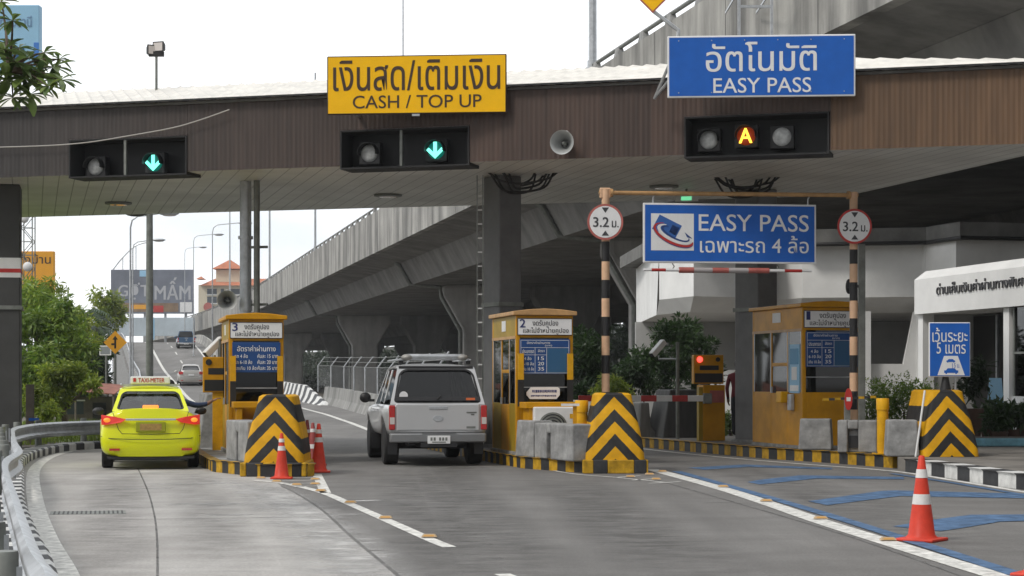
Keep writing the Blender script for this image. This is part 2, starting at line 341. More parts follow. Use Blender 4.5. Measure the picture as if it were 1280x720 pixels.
def kerb(name, path, width, height, step, mats, base=-.05):
    mb = MB(); P = resample(path, step)
    for i in range(len(P) - 1):
        pts = [P[i], P[i].lerp(P[i+1], .5), P[i+1]]; prof = [(0, base), (0, height - .03), (.035, height), (width, height), (width, base)]
        a, b = P[i], P[i+1]; d = (b - a); d.z = 0; d.normalize(); n = Vector((-d.y, d.x, 0))
        mb.loft([[q + n*u + Vector((0, 0, v)) for u, v in prof] for q in (a + d*.002, b - d*.002)], i % 2)
    return tag(mb.build(name, mats), kind='structure')

# ================================================================ SETTING
mb = MB(); S = 2500
mb.quad((-S, -300, -.08), (S, -300, -.08), (S, 4000, -.08), (-S, 4000, -.08)); tag(mb.build('ground', M['soil']), kind='structure')
# road: plaza in front of and through the toll gate, then the ramp
kb = [(-1.4, 5), (-2.35, 10.2), (-3.53, 14.75), (-4.2, 17.06), (-5.5, 21.7), (-6.35, 25), (-7.5, 29.5), (-8.4, 33), (-9.05, 36.2), (-9.4, 39), (-9.45, 41), (-9.1, 42.4), (-8.45, 43.0), (-7.9, 43.6), (-8.1, 45.2), (-9.0, 49), (-11.3, 60)]
KERB = cr([(x, y, 0) for x, y in kb], 6)
def kx(Y): return float(np.interp(Y, [p.y for p in KERB if p.y < 42] + [44], [p.x for p in KERB if p.y < 42] + [-9.3]))
rows = [(-12, -1.2, 34), (4, -1.5, 34)] + [(Y, kx(Y) - .25, 34) for Y in range(6, 44, 2)] + [(44, -9.6, 34), (48, -9.4, 20), (52, -9.9, 8), (58, -11.2, -2.2)]
rows += [(Y, XL(Y) - .5, XR(Y) + .5) for Y in list(range(60, 300, 3))]
mb = MB(); nc = 10
vs = [(a + (b - a) * k / nc, Y, zr(Y)) for Y, a, b in rows for k in range(nc + 1)]
mb.add(vs, [(i*(nc+1)+k, i*(nc+1)+k+1, (i+1)*(nc+1)+k+1, (i+1)*(nc+1)+k) for i in range(len(rows)-1) for k in range(nc)])
tag(mb.build('road', M['road'], smooth=30), kind='structure')
seam = cr(line_([(346, 603), (352, 608), (372, 618), (404, 639), (440, 672), (500, 722), (560, 775), (640, 850)]), 4)
mb = MB(); ln = sorted([(p.y, p.x) for p in seam]); ys_ = np.linspace(ln[0][0], 42.5, 40)
mb.loft([[Vector((kx(Y) - .02, Y, .0016)), Vector((float(np.interp(Y, [a for a, b in ln], [b for a, b in ln])) if Y < ln[-1][0] else ln[-1][1] - .19 * (Y - ln[-1][0]), Y, .0016))] for Y in ys_], closed=False, caps=False)
tag(mb.build('lane_slab', road_mat('lane_concrete', 2.35)), kind='structure')
# ramp side walls down to the ground
mb = MB()
ys = list(range(58, 300, 4))
for X, s in ((XL, -.45), (XR, .45)):
    a = [Vector((X(Y) + s, Y, zr(Y) - .01)) for Y in ys]; b = [Vector((X(Y) + s, Y, -.3)) for Y in ys]
    mb.loft([[p, q] for p, q in zip(a, b)], closed=False, caps=False)
tag(mb.build('ramp_side_wall', M['concrete']), kind='structure')
kerb('kerb', KERB, .32, .16, .42, [M['kerb_white'], M['kerb_black']])
# verge, lawn
mb = MB(); vs = []
vg = [p + n*.32 for p, d, n in frame2(KERB)]
mb.loft([[p + Vector((0, 0, .12)), Vector((min(p.x - 1, -14) if p.y > 20 else p.x - 6, p.y, .05))] for p in vg[::3]], closed=False, caps=False)
tag(mb.build('verge', M['soil']), kind='structure')
mb = MB(); mb.quad((-22, 41, .1), (-9.6, 44, .1), (-13.6, 66, .1), (-24, 66, .1)); mb.build('lawn', mat('lawn_green', (.16, .22, .03), .9, ns=2, na=.4, bump=.5))['kind'] = 'structure'
random.seed(3); mb = MB()
for i in range(9000):
    t = random.random(); x = random.uniform(-16, -9.2); y = 41.6 + (random.random() ** 1.3) * 24
    if x > XL(max(y, 43)) - .7 and y > 43 or x > -10.2 and y < 43.6: continue
    a = random.random() * 6.28; h = random.uniform(.06, .2); d = Vector((math.cos(a), math.sin(a), 0)); p = Vector((x, y, .1))
    mb.add([p - d*.015, p + d*.015, p + d*random.uniform(-.06, .06) + Vector((0, 0, h))], [(0,1,2)])
tag(mb.build('grass', M['grass']), 'bright green grass growing behind the silver guardrail', 'grass', kind='stuff')
# right-hand pavement with the toll island kerbs
def line(pts, z=0): return [G(x, y, z) for x, y in pts]
K1 = line([(735, 552), (823, 561), (960, 573.5), (1040, 579), (1116, 585)])
K2 = line([(1117, 588), (1180, 597), (1280, 612.5)]) + [Vector((8.3, 21, 0)), Vector((9.6, 12, 0))]
mb = MB()
out = K1 + K2 + [Vector((34, 12, 0)), Vector((34, 70, 0)), Vector((2.6, 70, 0))]
mb.extr([Vector((p.x + .1, p.y + .12, -.05)) for p in out], (0, 0, .26)); tag(mb.build('pavement', M['pave']), kind='structure')
kerb('island_kerb', K1[::-1], -.22, .215, .30, [M['kerb_yellow'], M['kerb_black']])
kerb('roadside_kerb', cr(K2, 5)[::-1], -.3, .22, .62, [M['kerb_white'], M['kerb_black']])
# two booth islands
U = Vector((-.208, .978, 0)); V = Vector((.978, .208, 0))
def island(cx, cy, wd, ln):
    o = Vector((cx, cy, 0)); mb = MB(); r = []
    mb.extr([o - V*(wd/2-.72) + U*.1, o + V*(wd/2-.1) + U*.2, o + V*(wd/2-.1) + U*(ln-.3), o - V*(wd/2-.1) + U*(ln-.3), o - V*(wd/2-.1) + U*4, o - V*(wd/2-.16) + U*2], (0, 0, .19)); tag(mb.build('toll_island', M['concrete']), kind='structure')
    ring = [o + V*(wd/2) + U*(ln-.2), o + V*(wd/2) + U*.12, o + V*(wd/2-.25), o - V*(wd/2-.7), o - V*(wd/2-.06) + U*1.9, o - V*(wd/2) + U*4, o - V*(wd/2) + U*(ln-.2)]
    kerb('island_kerb', ring, -.12, .2, .26, [M['kerb_yellow'], M['kerb_black']], base=-.02)
B3 = G(346, 597); B2 = G(768, 592)
island(B3.x - .18, B3.y + .12, 1.55, 15); island(B2.x - .3, B2.y + .15, 1.7, 14)
# painted markings
def mark(name, path, width, m, z=.005):
    mb = MB(); strip(mb, [Vector((p.x, p.y, zr(p.y) + z)) for p in path], width); return tag(mb.build(name, m), kind='structure')
mark('road_marking', cr(line([(97, 760), (80.5, 714), (59, 673), (45.5, 633), (41, 597), (47, 582), (64, 571), (92, 563.5), (128, 562)]), 6), .2, M['white_line'])
mark('road_marking', cr(line([(318, 600.5), (340, 602.5), (367, 606.8), (405, 616.5), (437, 630), (480, 649), (536, 674), (562, 684.5)]), 4), .13, M['white_line'])
mark('road_marking', line([(396, 593), (407, 616.5)]), .15, M['white_line'])
for a, b, y in ((330, 394, 598), (338, 395, 601.3), (350, 398, 604.6), (366, 401, 608.3)): mark('road_marking', line([(a, y + .8), (b, y - .8)]), .07, M['white_line'])
mark('road_marking', line([(628, 718), (668, 734), (720, 756)]), .13, M['white_line'])
mark('road_marking', cr(line([(812, 587), (832, 591.5), (903, 611), (962, 630), (1026, 652), (1112, 679), (1176, 699), (1252, 722), (1330, 746)]), 4), .24, M['white_line'])
mark('road_marking', cr(line([(845, 589.5), (900, 605), (982, 628.5), (1060, 652), (1120, 671), (1190, 693), (1262, 716), (1345, 743)]), 4), .17, M['blue_line'], .009)
mark('road_marking', cr(line([(770, 557), (823, 563.5), (900, 571.5), (1000, 580), (1115, 589), (1190, 600.5), (1285, 616)]), 4), .13, M['white_line'])
mark('road_marking', cr(line([(1115, 592.5), (1190, 604), (1290, 621)]), 4), .12, M['blue_line'], .009)
for a, b, y in ((770, 800, 597), (790, 822, 600.5), (812, 850, 604.5)): mark('road_marking', line([(a, y), (b, y - 2)]), .08, M['white_line'])
mark('road_marking', cr(line([(640, 573), (700, 590), (770, 597), (830, 603)]), 4), .06, M['white_line'])
for poly in ([(934, 603), (950, 600), (1000, 594.5), (1130, 596.5), (1130, 599.5), (1020, 598.5), (950, 606)],
             [(1010, 627), (1060, 620), (1102, 614), (1120, 613.5), (1280, 617.5), (1320, 624), (1126, 620.5), (1080, 626), (1034, 632)],
             [(1116, 658.5), (1160, 651), (1213, 644), (1300, 643.5), (1330, 651), (1250, 652.5), (1212, 659), (1176, 664.5)],
             [(860, 585), (930, 581), (1040, 585), (1040, 587), (935, 584), (880, 587.5)]):
    mb = MB(); mb.add([G(x, y) + Vector((0, 0, .006)) for x, y in poly], [tuple(range(len(poly)))[::-1]]); tag(mb.build('road_marking', M['blue_line']), kind='structure')
M['tar'] = mat('tar_seam', (.14, .136, .13), .85, ns=4, na=.5)
M['pale_patch'] = mat('pale_worn_concrete', (.5, .49, .475), .85, ns=1.1, na=.35, bump=.2, detail=8)
def patch(path, width, m, z=.003, strength=1.0):  # worn band lying on the road, fading out towards its edges
    key = m.name + '_worn%d' % int(strength * 100); q = MATS.get(key)
    if not q:
        q = m.copy(); q.name = key; MATS[key] = q; n = q.node_tree; out = n.nodes['Material Output']; b = n.nodes['Principled BSDF']
        t = n.nodes.new('ShaderNodeTexCoord'); mpn = n.nodes.new('ShaderNodeMapping'); mpn.inputs['Scale'].default_value = (1.3, 2.4, 1); mpn.inputs['Rotation'].default_value = (0, 0, R(-14)); z1 = n.nodes.new('ShaderNodeTexNoise'); z1.inputs['Scale'].default_value = 1.5; z1.inputs['Detail'].default_value = 10; z1.inputs['Roughness'].default_value = .7
        n.links.new(t.outputs['Object'], mpn.inputs[0]); n.links.new(mpn.outputs[0], z1.inputs['Vector']); r = n.nodes.new('ShaderNodeValToRGB'); r.color_ramp.elements[0].position = .36; r.color_ramp.elements[1].position = .62; r.color_ramp.elements[1].color = (strength, strength, strength, 1)
        at = n.nodes.new('ShaderNodeAttribute'); at.attribute_name = 'wear'; mu = n.nodes.new('ShaderNodeMath'); mu.operation = 'MULTIPLY'
        n.links.new(z1.outputs['Fac'], r.inputs[0]); n.links.new(r.outputs[0], mu.inputs[0]); n.links.new(at.outputs['Fac'], mu.inputs[1]); tr = n.nodes.new('ShaderNodeBsdfTransparent'); mi = n.nodes.new('ShaderNodeMixShader')
        n.links.new(mu.outputs[0], mi.inputs[0]); n.links.new(tr.outputs[0], mi.inputs[1]); n.links.new(b.outputs[0], mi.inputs[2]); n.links.new(mi.outputs[0], out.inputs[0])
    P = resample(path, max(.12, width * .2)); us = [-.5, -.3, -.1, .1, .3, .5]; ev = [0, .65, 1, 1, .65, 0]; mb = MB()
    mb.loft([[p + n_*u*width + Vector((0, 0, z)) for u in us] for p, d, n_ in frame2(P)], closed=False, caps=False)
    o = tag(mb.build('road_patch', q), kind='structure'); at = o.data.attributes.new('wear', 'FLOAT', 'POINT'); K = len(P) - 1
    at.data.foreach_set('value', [e * min(1, 4 * i / K, 4 * (K - i) / K) for i in range(K + 1) for e in ev]); return o
M['oil'] = mat('tyre_darkened_road', (.055, .053, .05), .75, ns=2, na=.3)
patch(cr(line([(262, 592), (330, 614), (376, 645), (416, 680), (452, 722), (500, 790)]), 4), 1.15, M['pale_patch'])
patch(cr(line([(300, 600), (345, 620), (390, 650), (430, 686), (470, 730), (510, 790)]), 4), .6, M['pale_patch'], .0034)
for pts, wd in (([(545, 566), (566, 600), (606, 650), (680, 740), (740, 800)], 1.1), ([(500, 582), (512, 612), (535, 660), (580, 740), (620, 800)], 1.0), ([(700, 596), (760, 640), (850, 700), (930, 760)], 1.4)): patch(cr(line(pts), 4), wd, M['oil'], .0036, .36)
for pts, wd in (([(150, 580), (146, 620), (138, 670), (125, 760)], .9), ([(232, 580), (250, 620), (275, 670), (310, 760)], .9), ([(560, 584), (610, 586)], .9), ([(150, 592), (235, 592)], 1.0), ([(900, 578), (985, 605), (1090, 640), (1200, 680), (1300, 716)], 1.5)): patch(cr(line(pts), 4), wd, M['oil'], .0042, .28)
for a, b, y, wd in ((205, 320, 631, .45), (230, 330, 645, .3), (262, 330, 652, .35), (180, 300, 606, .5), (130, 230, 612, .3), (430, 490, 627, .3), (415, 470, 644, .3)): patch(line([(a, y), (b, y - 2)]), wd, M['pale_patch'], .0036)
mark('road_joint', cr(line([(352, 608), (372, 618), (404, 639), (440, 672), (500, 722), (530, 750)]), 5), .035, M['tar'], .0042)
mark('road_joint', cr(line([(172, 585), (184, 612), (192, 640), (196, 670), (197, 724)]), 5), .02, M['tar'], .0042)
mark('road_joint', line([(150, 650), (395, 646)]), .025, M['tar'], .0042)
mark('road_joint', cr(line([(820, 600), (880, 617), (960, 640), (1060, 670), (1180, 712), (1260, 742)]), 4), .035, M['tar'], .0042)
mark('road_joint', line([(880, 628.5), (915, 628)]), .03, M['tar'], .0042)
# lines up the ramp
mark('road_marking', [Vector((XL(Y) + 2.55, Y, 0)) for Y in range(62, 235, 4)], .22, M['white_line'], .012)
mark('road_marking', [Vector((interp([(50, -3.1), (55, -3.9), (65, -5.4), (77, -7.4), (89, -9.9), (104, -13.0), (136, -19.8), (205, -34.2), (240, -41.5)], Y), Y, 0)) for Y in list(range(50, 235, 4))], .2, M['white_line'], .012)
for Y in range(84, 210, 12): mark('road_marking', [Vector(((XL(y) + 1.2 + XR(y)) / 2, y, 0)) for y in (Y, Y + 2, Y + 4)], .13, M['white_line'], .012)
# inspection grating
q = G(110, 641); mb = MB(); mb.box(-.42, .42, -.28, .28, .002, .005, 0)
for k in range(16): mb.box(-.38 + k*.05, -.36 + k*.05, -.24, .24, .0052, .007, 1)
tag(mb.build('drain_grating', [M['galv_dark'], M['black']], loc=q, rz=R(12)), 'rusty drain grating let into the left lane surface', 'grating')
# raised reflective studs
i = 0; proto = None
for x, y in ((438, 629.5), (482, 649), (536.5, 672.5), (401, 614.8), (394, 600.3), (394, 606.2), (371, 607.2), (346, 603), (326, 598.8), (904, 609.5), (958, 627.5), (1026, 649.5), (1110, 676.5), (828, 590.5), (788, 597), (812, 594), (820, 600.2)):
    p = G(x, y); p.z = .013
    if proto is None:
        mb = MB(); mb.loft([[(-.075, -.05, 0), (.075, -.05, 0), (.075, .05, 0), (-.075, .05, 0)], [(-.055, -.025, .025), (.055, -.025, .025), (.055, .025, .025), (-.055, .025, .025)]], 0)
        mb.quad((-.05, -.0465, .006), (.05, -.0465, .006), (.045, -.031, .021), (-.045, -.031, .021), 1)
        proto = tag(mb.build('road_stud', [mat('stud_tan', (.42, .3, .17), .6), mat('stud_amber', (.5, .26, .06), .4)], loc=p), 'small tan raised reflective stud on the lane paint', 'road stud', 'reflective studs along the lane lines')
    else:
        o = proto.copy(); SC.collection.objects.link(o); o.location = p
# ================================================================ VIADUCT
X0 = 18.0
def vx(Y): return X0 - .208 * Y - (0 if Y < 230 else (Y - 230) ** 2 * .00025)
via = thing('viaduct', 'long stained concrete box-girder viaduct crossing over the toll plaza from upper right', 'viaduct')
YS = [-30, 0, 20, 34, 46, 58, 70, 84, 98, 115, 135, 160, 190, 220, 250, 290, 330, 380, 440]
def vpath(): return [Vector((vx(Y), Y, 0)) for Y in YS]
def vsweep(name, prof, m, **k):
    mb = MB(); mb.loft([[Vector((vx(Y) + a, Y, b)) for a, b in prof] for Y in YS]); return mb.build(name, m, via, **k)
vsweep('parapet', [(0, 10.28), (0, 13.1), (.3, 13.1), (.42, 11.45), (.42, 10.28)], M['stain'])
mb = MB()
for Y in np.arange(12, 430, 7.4): mb.box(vx(Y) - .006, vx(Y) + .012, Y - .02, Y + .02, 10.3, 13.09)
mb.build('parapet_joint', M['kerb_black'], via)
vsweep('deck_slab', [(.43, 10.3), (.43, 11.4), (46, 11.4), (46, 10.3), (43.4, 9.96), (2.6, 9.96)], M['girder'])  # slab widened to the right to deepen the shade beneath
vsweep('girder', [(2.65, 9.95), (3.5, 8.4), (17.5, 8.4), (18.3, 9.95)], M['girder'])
vsweep('girder', [(26.65, 9.95), (27.5, 8.4), (42.5, 8.4), (43.3, 9.95)], M['girder'])  # second girder, added to keep sky light off the underside
vsweep('added_far_parapet', [(45.7, 11.41), (45.7, 13.1), (46, 13.1), (46, 11.41)], M['stain'])  # edge of the added carriageway
mb = MB(); mb.tube([Vector((vx(Y) + .15, Y, 13.42)) for Y in YS], .075, 8)
rl = mb.build('railing', M['galv_dark'], via, smooth=40)
mb = MB()
for k in range(98):
    Y = 40 + k * 3.2; mb = MB(); mb.loft([[Vector((vx(Y + b*.5) + .02 + (.26 if a else 0), Y + b*.5, z)) for a, b in ((0, -.6), (1, -.6), (1, .6), (0, .6))] if z < 13.2 else [Vector((vx(Y + b*.5) + .08 + (.14 if a else 0), Y + b*.5, z)) for a, b in ((0, -.4), (1, -.4), (1, .4), (0, .4))] for z in (13.1, 13.46)]); mb.build('rail_block', M['concrete'], via)
def pier(Y, off=5.8):
    x = vx(Y); a = off; prof = [(a + 1.4, -.2), (a + 4.1, -.2), (a + 4.1, 5.2), (a + 5.5, 7.6), (a + 5.5, 8.42), (a, 8.42), (a, 7.6), (a + 1.4, 5.2)]
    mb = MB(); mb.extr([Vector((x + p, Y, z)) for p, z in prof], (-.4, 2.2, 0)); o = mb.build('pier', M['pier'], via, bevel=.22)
    mb = MB(); px = x - .12 + .0
    mb.tube([(x + 2.3, Y - .25, 10.0), (x + 2.6, Y - .25, 9.8), (x + 3.35, Y - .25, 8.45), (x + a - .25, Y - .25, 8.2), (x + a - .15, Y - .25, 7.5), (x + a + 1.2, Y - .25, 5.1), (x + a + 1.2, Y - .25, 0)], .16, 8)
    mb.build('drain_pipe', M['galv_dark'], via, smooth=40)
    for dx in (6.6, 23.5, 31):  # the two outermost rows carry the added girder
        mb = MB(); mb.extr([Vector((x + p + dx, Y + dx * .21, z)) for p, z in prof], (-.4, 2.2, 0)); mb.build('pier', M['girder'], via, bevel=.08)
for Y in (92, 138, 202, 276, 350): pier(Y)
# thin light masts on the viaduct parapet
def mast(name, label, base, h, r, arm=None, m='galv', cat='light pole', group=None, lamp=True):
    t = thing(name, label, cat, base, 0, group)
    pts = [(0, 0, 0), (0, 0, h * .5), (0, 0, h - .6)] if arm else [(0, 0, 0), (0, 0, h)]
    mb = MB()
    if arm:
        s = 1 if arm > 0 else -1; pts += [(s*.08, 0, h - .25), (s*.35, 0, h - .05), (s*.8, 0, h)]; pts.append((arm, 0, h + .1))
        mb.tube(pts, [r, r*.8] + [r*.6] * (len(pts) - 2), 8)
    else: mb.tube(pts, [r, r * .7], 8)
    mb.build('pole', M[m], t, smooth=40)
    mb = MB(); mb.lathe([(r*2, 0), (r*2, .06), (r*1.3, .07), (r*1.25, .5), (r, .52)], 12); mb.build('base_collar', M[m], t, smooth=40)
    if arm and lamp:
        s = 1 if arm > 0 else -1; mb = MB(); mb.ball((arm + s*.42, 0, h + .08), .5, .17, .1); lp = mb.build('lamp_head', M['galv'], t, smooth=60)
        mb = MB(); mb.ball((arm + s*.45, 0, h + .0), .34, .12, .06); mb.build('diffuser', M['lens_clear'], lp, smooth=60)
    return t
for x, y, Y, lab in ((385, 320, 172, 'thin grey mast on the viaduct parapet just right of the twin booth pipes'), (336.5, 346, 222, 'slimmer farther grey mast on the viaduct parapet beside the dark booth pipe'), (295, 372, 285, 'faint far mast in front of the orange roofed building')):
    p = Vector((vx(Y) + .15, Y, 13.1)); mast('light_mast', lab, p, 16, .11 if Y < 200 else .13, group='masts along the viaduct')
mast('light_mast', 'thick white mast with tag rising behind the canopy roof, beside the viaduct railing', Vector((vx(72.6) + .15, 72.6, 13.1)), 13, .16, group='masts along the viaduct')
mast('light_mast', 'very thin antenna mast rising behind the yellow sign', Vector((vx(120) + .15, 120, 13.1)), 15, .06, group='masts along the viaduct')
# ladder-like frame on the viaduct face
t = thing('ladder', 'pale steel ladder standing above the upper blue sign against stained concrete', 'ladder', W(945, 60, 50), R(0))
mb = MB(); mb.box(-.47, -.4, 0, .07, -1.5, 3); mb.build('rail', M['galv'], t); mb = MB(); mb.box(.38, .45, 0, .07, -1.5, 3); mb.build('rail', M['galv'], t)
for z in (-.9, .04, 1.05, 2.0):
    mb = MB(); mb.box(-.398, .378, .01, .06, z, z + .07); mb.build('rung', M['galv'], t)
mb = MB(); mb.box(-.45, -.42, .08, 3.2, 1.5, 1.56); mb.box(.4, .43, .08, 3.2, 1.5, 1.56); mb.build('bracket', M['galv'], t)
# diamond warning sign on a tilted arm
p = W(848, 38, 46); t = thing('warning_sign', 'orange diamond warning sign on a slanted grey arm above the canopy', 'road sign', p)
mb = MB(); mb.tube([(0, 0, -.6), (0, 0, 0), (-.62, -.02, .47), (-.62, -.02, 1.1)], .05, 8); mb.build('arm', M['galv'], t, smooth=40)
mb = MB(); c = (-.62, 1.02); r_ = .62
mb.extr([(c[0] - r_, -.06, c[1]), (c[0], -.06, c[1] - r_), (c[0] + r_, -.06, c[1]), (c[0], -.06, c[1] + r_)], (0, -.03, 0)); pl = mb.build('plate', M['red_pale'], t)
mb = MB(); r_ = .57; mb.extr([(c[0] - r_, -.093, c[1]), (c[0], -.093, c[1] - r_), (c[0] + r_, -.093, c[1]), (c[0], -.093, c[1] + r_)], (0, -.004, 0)); mb.build('face', M['sign_yellow'], pl)
mb = MB(); mb.box(c[0] - .07, c[0] + .07, -.103, -.099, c[1] - .3, c[1] + .1); mb.extr([(c[0] - .2, -.099, c[1] + .1), (c[0] + .2, -.099, c[1] + .1), (c[0], -.099, c[1] + .34)], (0, -.004, 0)); mb.build('symbol', M['black'], pl)

# ================================================================ TOLL CANOPY
F0 = Vector((-14.5, 39.07, 0)); F1 = Vector((9.6, 32.13, 0)); e1 = (F1 - F0).normalized(); LEN = (F1 - F0).length
ca = math.atan2(e1.y, e1.x); side = Vector((-.2425, .970, 0)); ls = Matrix.Rotation(-ca, 3, 'Z') @ side    # side direction in canopy space
can = thing('toll_canopy', 'wide flat toll plaza canopy with brown ribbed fascia and grey soffit', 'canopy', F0, ca)
DEP = 9.6; ZB, ZT = 5.5, 6.78
def cp(s, d, z): return Vector((s + ls.x * d, ls.y * d, z))
def front_s(x):
    Y = 34.89 / (1 + .00012 * (x - CX)); X = (x - CX) / F * Y; return (Vector((X, Y, 0)) - F0).dot(e1)
OPEN = [(front_s(86), front_s(234), 6.19), (front_s(425), front_s(587), 6.17), (front_s(855), front_s(1037), 6.18)]
m = mat('fascia_ribbed', (.1, .07, .05), .55, ns=3, na=.3); b = m.node_tree.nodes['Principled BSDF']
t_ = N(m, 'ShaderNodeTexCoord'); sx = N(m, 'ShaderNodeSeparateXYZ'); L(m, t_.outputs['Object'], sx.inputs[0])
def mth(op, a, v=None, a2=None):
    q = N(m, 'ShaderNodeMath'); q.operation = op; L(m, a, q.inputs[0])
    if v is not None: q.inputs[1].default_value = v
    if a2 is not None: L(m, a2, q.inputs[1])
    return q.outputs[0]
fl = mth('FLOOR', mth('DIVIDE', sx.outputs['X'], .93)); wn = N(m, 'ShaderNodeTexWhiteNoise'); wn.noise_dimensions = '1D'; L(m, fl, wn.inputs['W'])
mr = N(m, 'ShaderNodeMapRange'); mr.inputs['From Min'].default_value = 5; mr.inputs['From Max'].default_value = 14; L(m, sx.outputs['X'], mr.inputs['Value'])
cr1 = N(m, 'ShaderNodeMixRGB'); cr1.inputs[1].default_value = (.04, .035, .033, 1); cr1.inputs[2].default_value = (.064, .038, .028, 1); L(m, mr.outputs[0], cr1.inputs[0])  # greyer left end: different light and haze there, put into the colour
gt = mth('GREATER_THAN', sx.outputs['X'], OPEN[2][1] + .02); cr2 = N(m, 'ShaderNodeMixRGB'); cr2.inputs[2].default_value = (.13, .072, .036, 1); L(m, gt, cr2.inputs[0]); L(m, cr1.outputs[0], cr2.inputs[1])
vr = N(m, 'ShaderNodeMapRange'); vr.inputs['To Min'].default_value = .78; vr.inputs['To Max'].default_value = 1.15; L(m, wn.outputs['Value'], vr.inputs['Value'])
cz = N(m, 'ShaderNodeTexNoise'); cz.inputs['Scale'].default_value = 9; cmap = N(m, 'ShaderNodeMapping'); cmap.inputs['Scale'].default_value = (1, 1, .07); L(m, t_.outputs['Object'], cmap.inputs[0]); L(m, cmap.outputs[0], cz.inputs['Vector'])
vz = N(m, 'ShaderNodeMapRange'); vz.inputs['From Min'].default_value = .3; vz.inputs['From Max'].default_value = .7; vz.inputs['To Min'].default_value = .75; vz.inputs['To Max'].default_value = 1.2; L(m, cz.outputs['Fac'], vz.inputs['Value'])
vm = mth('MULTIPLY', vr.outputs[0], a2=vz.outputs[0]); mm = N(m, 'ShaderNodeMixRGB'); mm.blend_type = 'MULTIPLY'; mm.inputs[0].default_value = 1; L(m, cr2.outputs[0], mm.inputs[1]); L(m, vm, mm.inputs[2]); L(m, mm.outputs[0], b.inputs['Base Color'])
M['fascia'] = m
mb = MB(); s = 0; ds = .045; k = 0
def zlow(s):
    for a, b_, z in OPEN:
        if a - 1e-6 <= s < b_ - 1e-6: return z
    return ZB
cuts = sorted(set([round(i * ds, 4) for i in range(int(LEN / ds) + 1)] + [c for o in OPEN for c in o[:2]] + [LEN]))
for i in range(len(cuts) - 1):
    a, b_ = cuts[i], cuts[i+1]; d0 = 0 if i % 2 else .006; d1 = .006 if i % 2 else 0; zl = zlow(a)
    mb.quad((a, d0, zl), (b_, d1, zl), (b_, d1, ZT), (a, d0, ZT))
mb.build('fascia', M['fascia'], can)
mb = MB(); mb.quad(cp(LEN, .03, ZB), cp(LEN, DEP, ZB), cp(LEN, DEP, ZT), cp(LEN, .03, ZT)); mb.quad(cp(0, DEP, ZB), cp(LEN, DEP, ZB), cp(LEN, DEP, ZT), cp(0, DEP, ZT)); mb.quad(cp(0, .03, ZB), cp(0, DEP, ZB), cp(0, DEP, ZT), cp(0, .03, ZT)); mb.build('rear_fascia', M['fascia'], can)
mb = MB(); mb.box(-.02, LEN + .02, -.05, .02, ZT + .001, ZT + .05); mb.build('eave_trim', M['concrete_dark'], can)
m = mat('soffit_strips', (.3, .295, .28), .5, ns=1, na=.15); b = m.node_tree.nodes['Principled BSDF']; t_ = N(m, 'ShaderNodeTexCoord'); mpn = N(m, 'ShaderNodeMapping'); mpn.inputs['Rotation'].default_value = (0, 0, -math.atan2(ls.y, ls.x) + math.pi/2); L(m, t_.outputs['Object'], mpn.inputs[0]); sx = N(m, 'ShaderNodeSeparateXYZ'); L(m, mpn.outputs[0], sx.inputs[0])
fr = mth('FRACT', mth('DIVIDE', sx.outputs['X'], .3)); gg = mth('LESS_THAN', fr, .07); xx = N(m, 'ShaderNodeMixRGB'); L(m, gg, xx.inputs[0])
z_ = N(m, 'ShaderNodeTexNoise'); z_.inputs['Scale'].default_value = .8; L(m, t_.outputs['Object'], z_.inputs['Vector']); rr = N(m, 'ShaderNodeValToRGB'); rr.color_ramp.elements[0].color = (.56, .555, .52, 1); rr.color_ramp.elements[1].color = (.70, .695, .66, 1); rr.color_ramp.elements[0].position = .35; rr.color_ramp.elements[1].position = .65; L(m, z_.outputs['Fac'], rr.inputs[0])
L(m, rr.outputs[0], xx.inputs[1]); xx.inputs[2].default_value = (.3, .29, .27, 1); L(m, xx.outputs[0], b.inputs['Base Color']); M['soffit'] = m
mb = MB()
segs = [0] + [c for o in OPEN for c in o[:2]] + [LEN]
RD = .62                                      # recess depth
for i in range(len(segs) - 1):
    a, b_ = segs[i], segs[i+1]; d = RD / ls.y if i % 2 else .0
    mb.quad(cp(a, d, ZB), cp(b_, d, ZB), cp(b_, DEP, ZB), cp(a, DEP, ZB))
for o in OPEN:
    a = o[0]; mb.add([Vector((a, 0, ZB)), Vector((a, RD, ZB)), cp(a, RD / ls.y, ZB)], [(0, 1, 2)])
mb.quad(cp(0, 0, ZB + .004), cp(0, .01, ZB + .004), cp(0, .01, ZB + .003), cp(0, 0, ZB + .003)); mb.build('soffit', M['soffit'], can)
# corrugated roof, hipped at its right end
mb = MB(); RZ = 7.72; RDp = 4.6
n = int(LEN / .07); row = []
hip0 = LEN - 3.1
prof = [0, 0, 0, .03]
cols = []
for i in range(n + 1):
    s = -.1 + i * (LEN + .2) / n; z = prof[i % 4]; k = 1 if s <= hip0 else max(0.02, 1 - (s - hip0) / (LEN + .12 - hip0))
    cols.append([cp(s, -.16, ZT + .055 + z), cp(s, -.16 + (RDp + .16) * k, ZT + .055 + z + (RZ - ZT) * k), cp(s, DEP + .15 - (DEP - RDp) * k, ZT + .055 + z + (RZ - ZT) * k), cp(s, DEP + .15, ZT + .055 + z)])
mb.loft(cols, 0, False, False); mb.build('roof', M['roofmetal'], can, solid=.012)
mb = MB(); mb.box(-.1, LEN + .1, -.15, -.12, ZT + .052, ZT + .085); mb.build('eave_edge', M['black'], can)
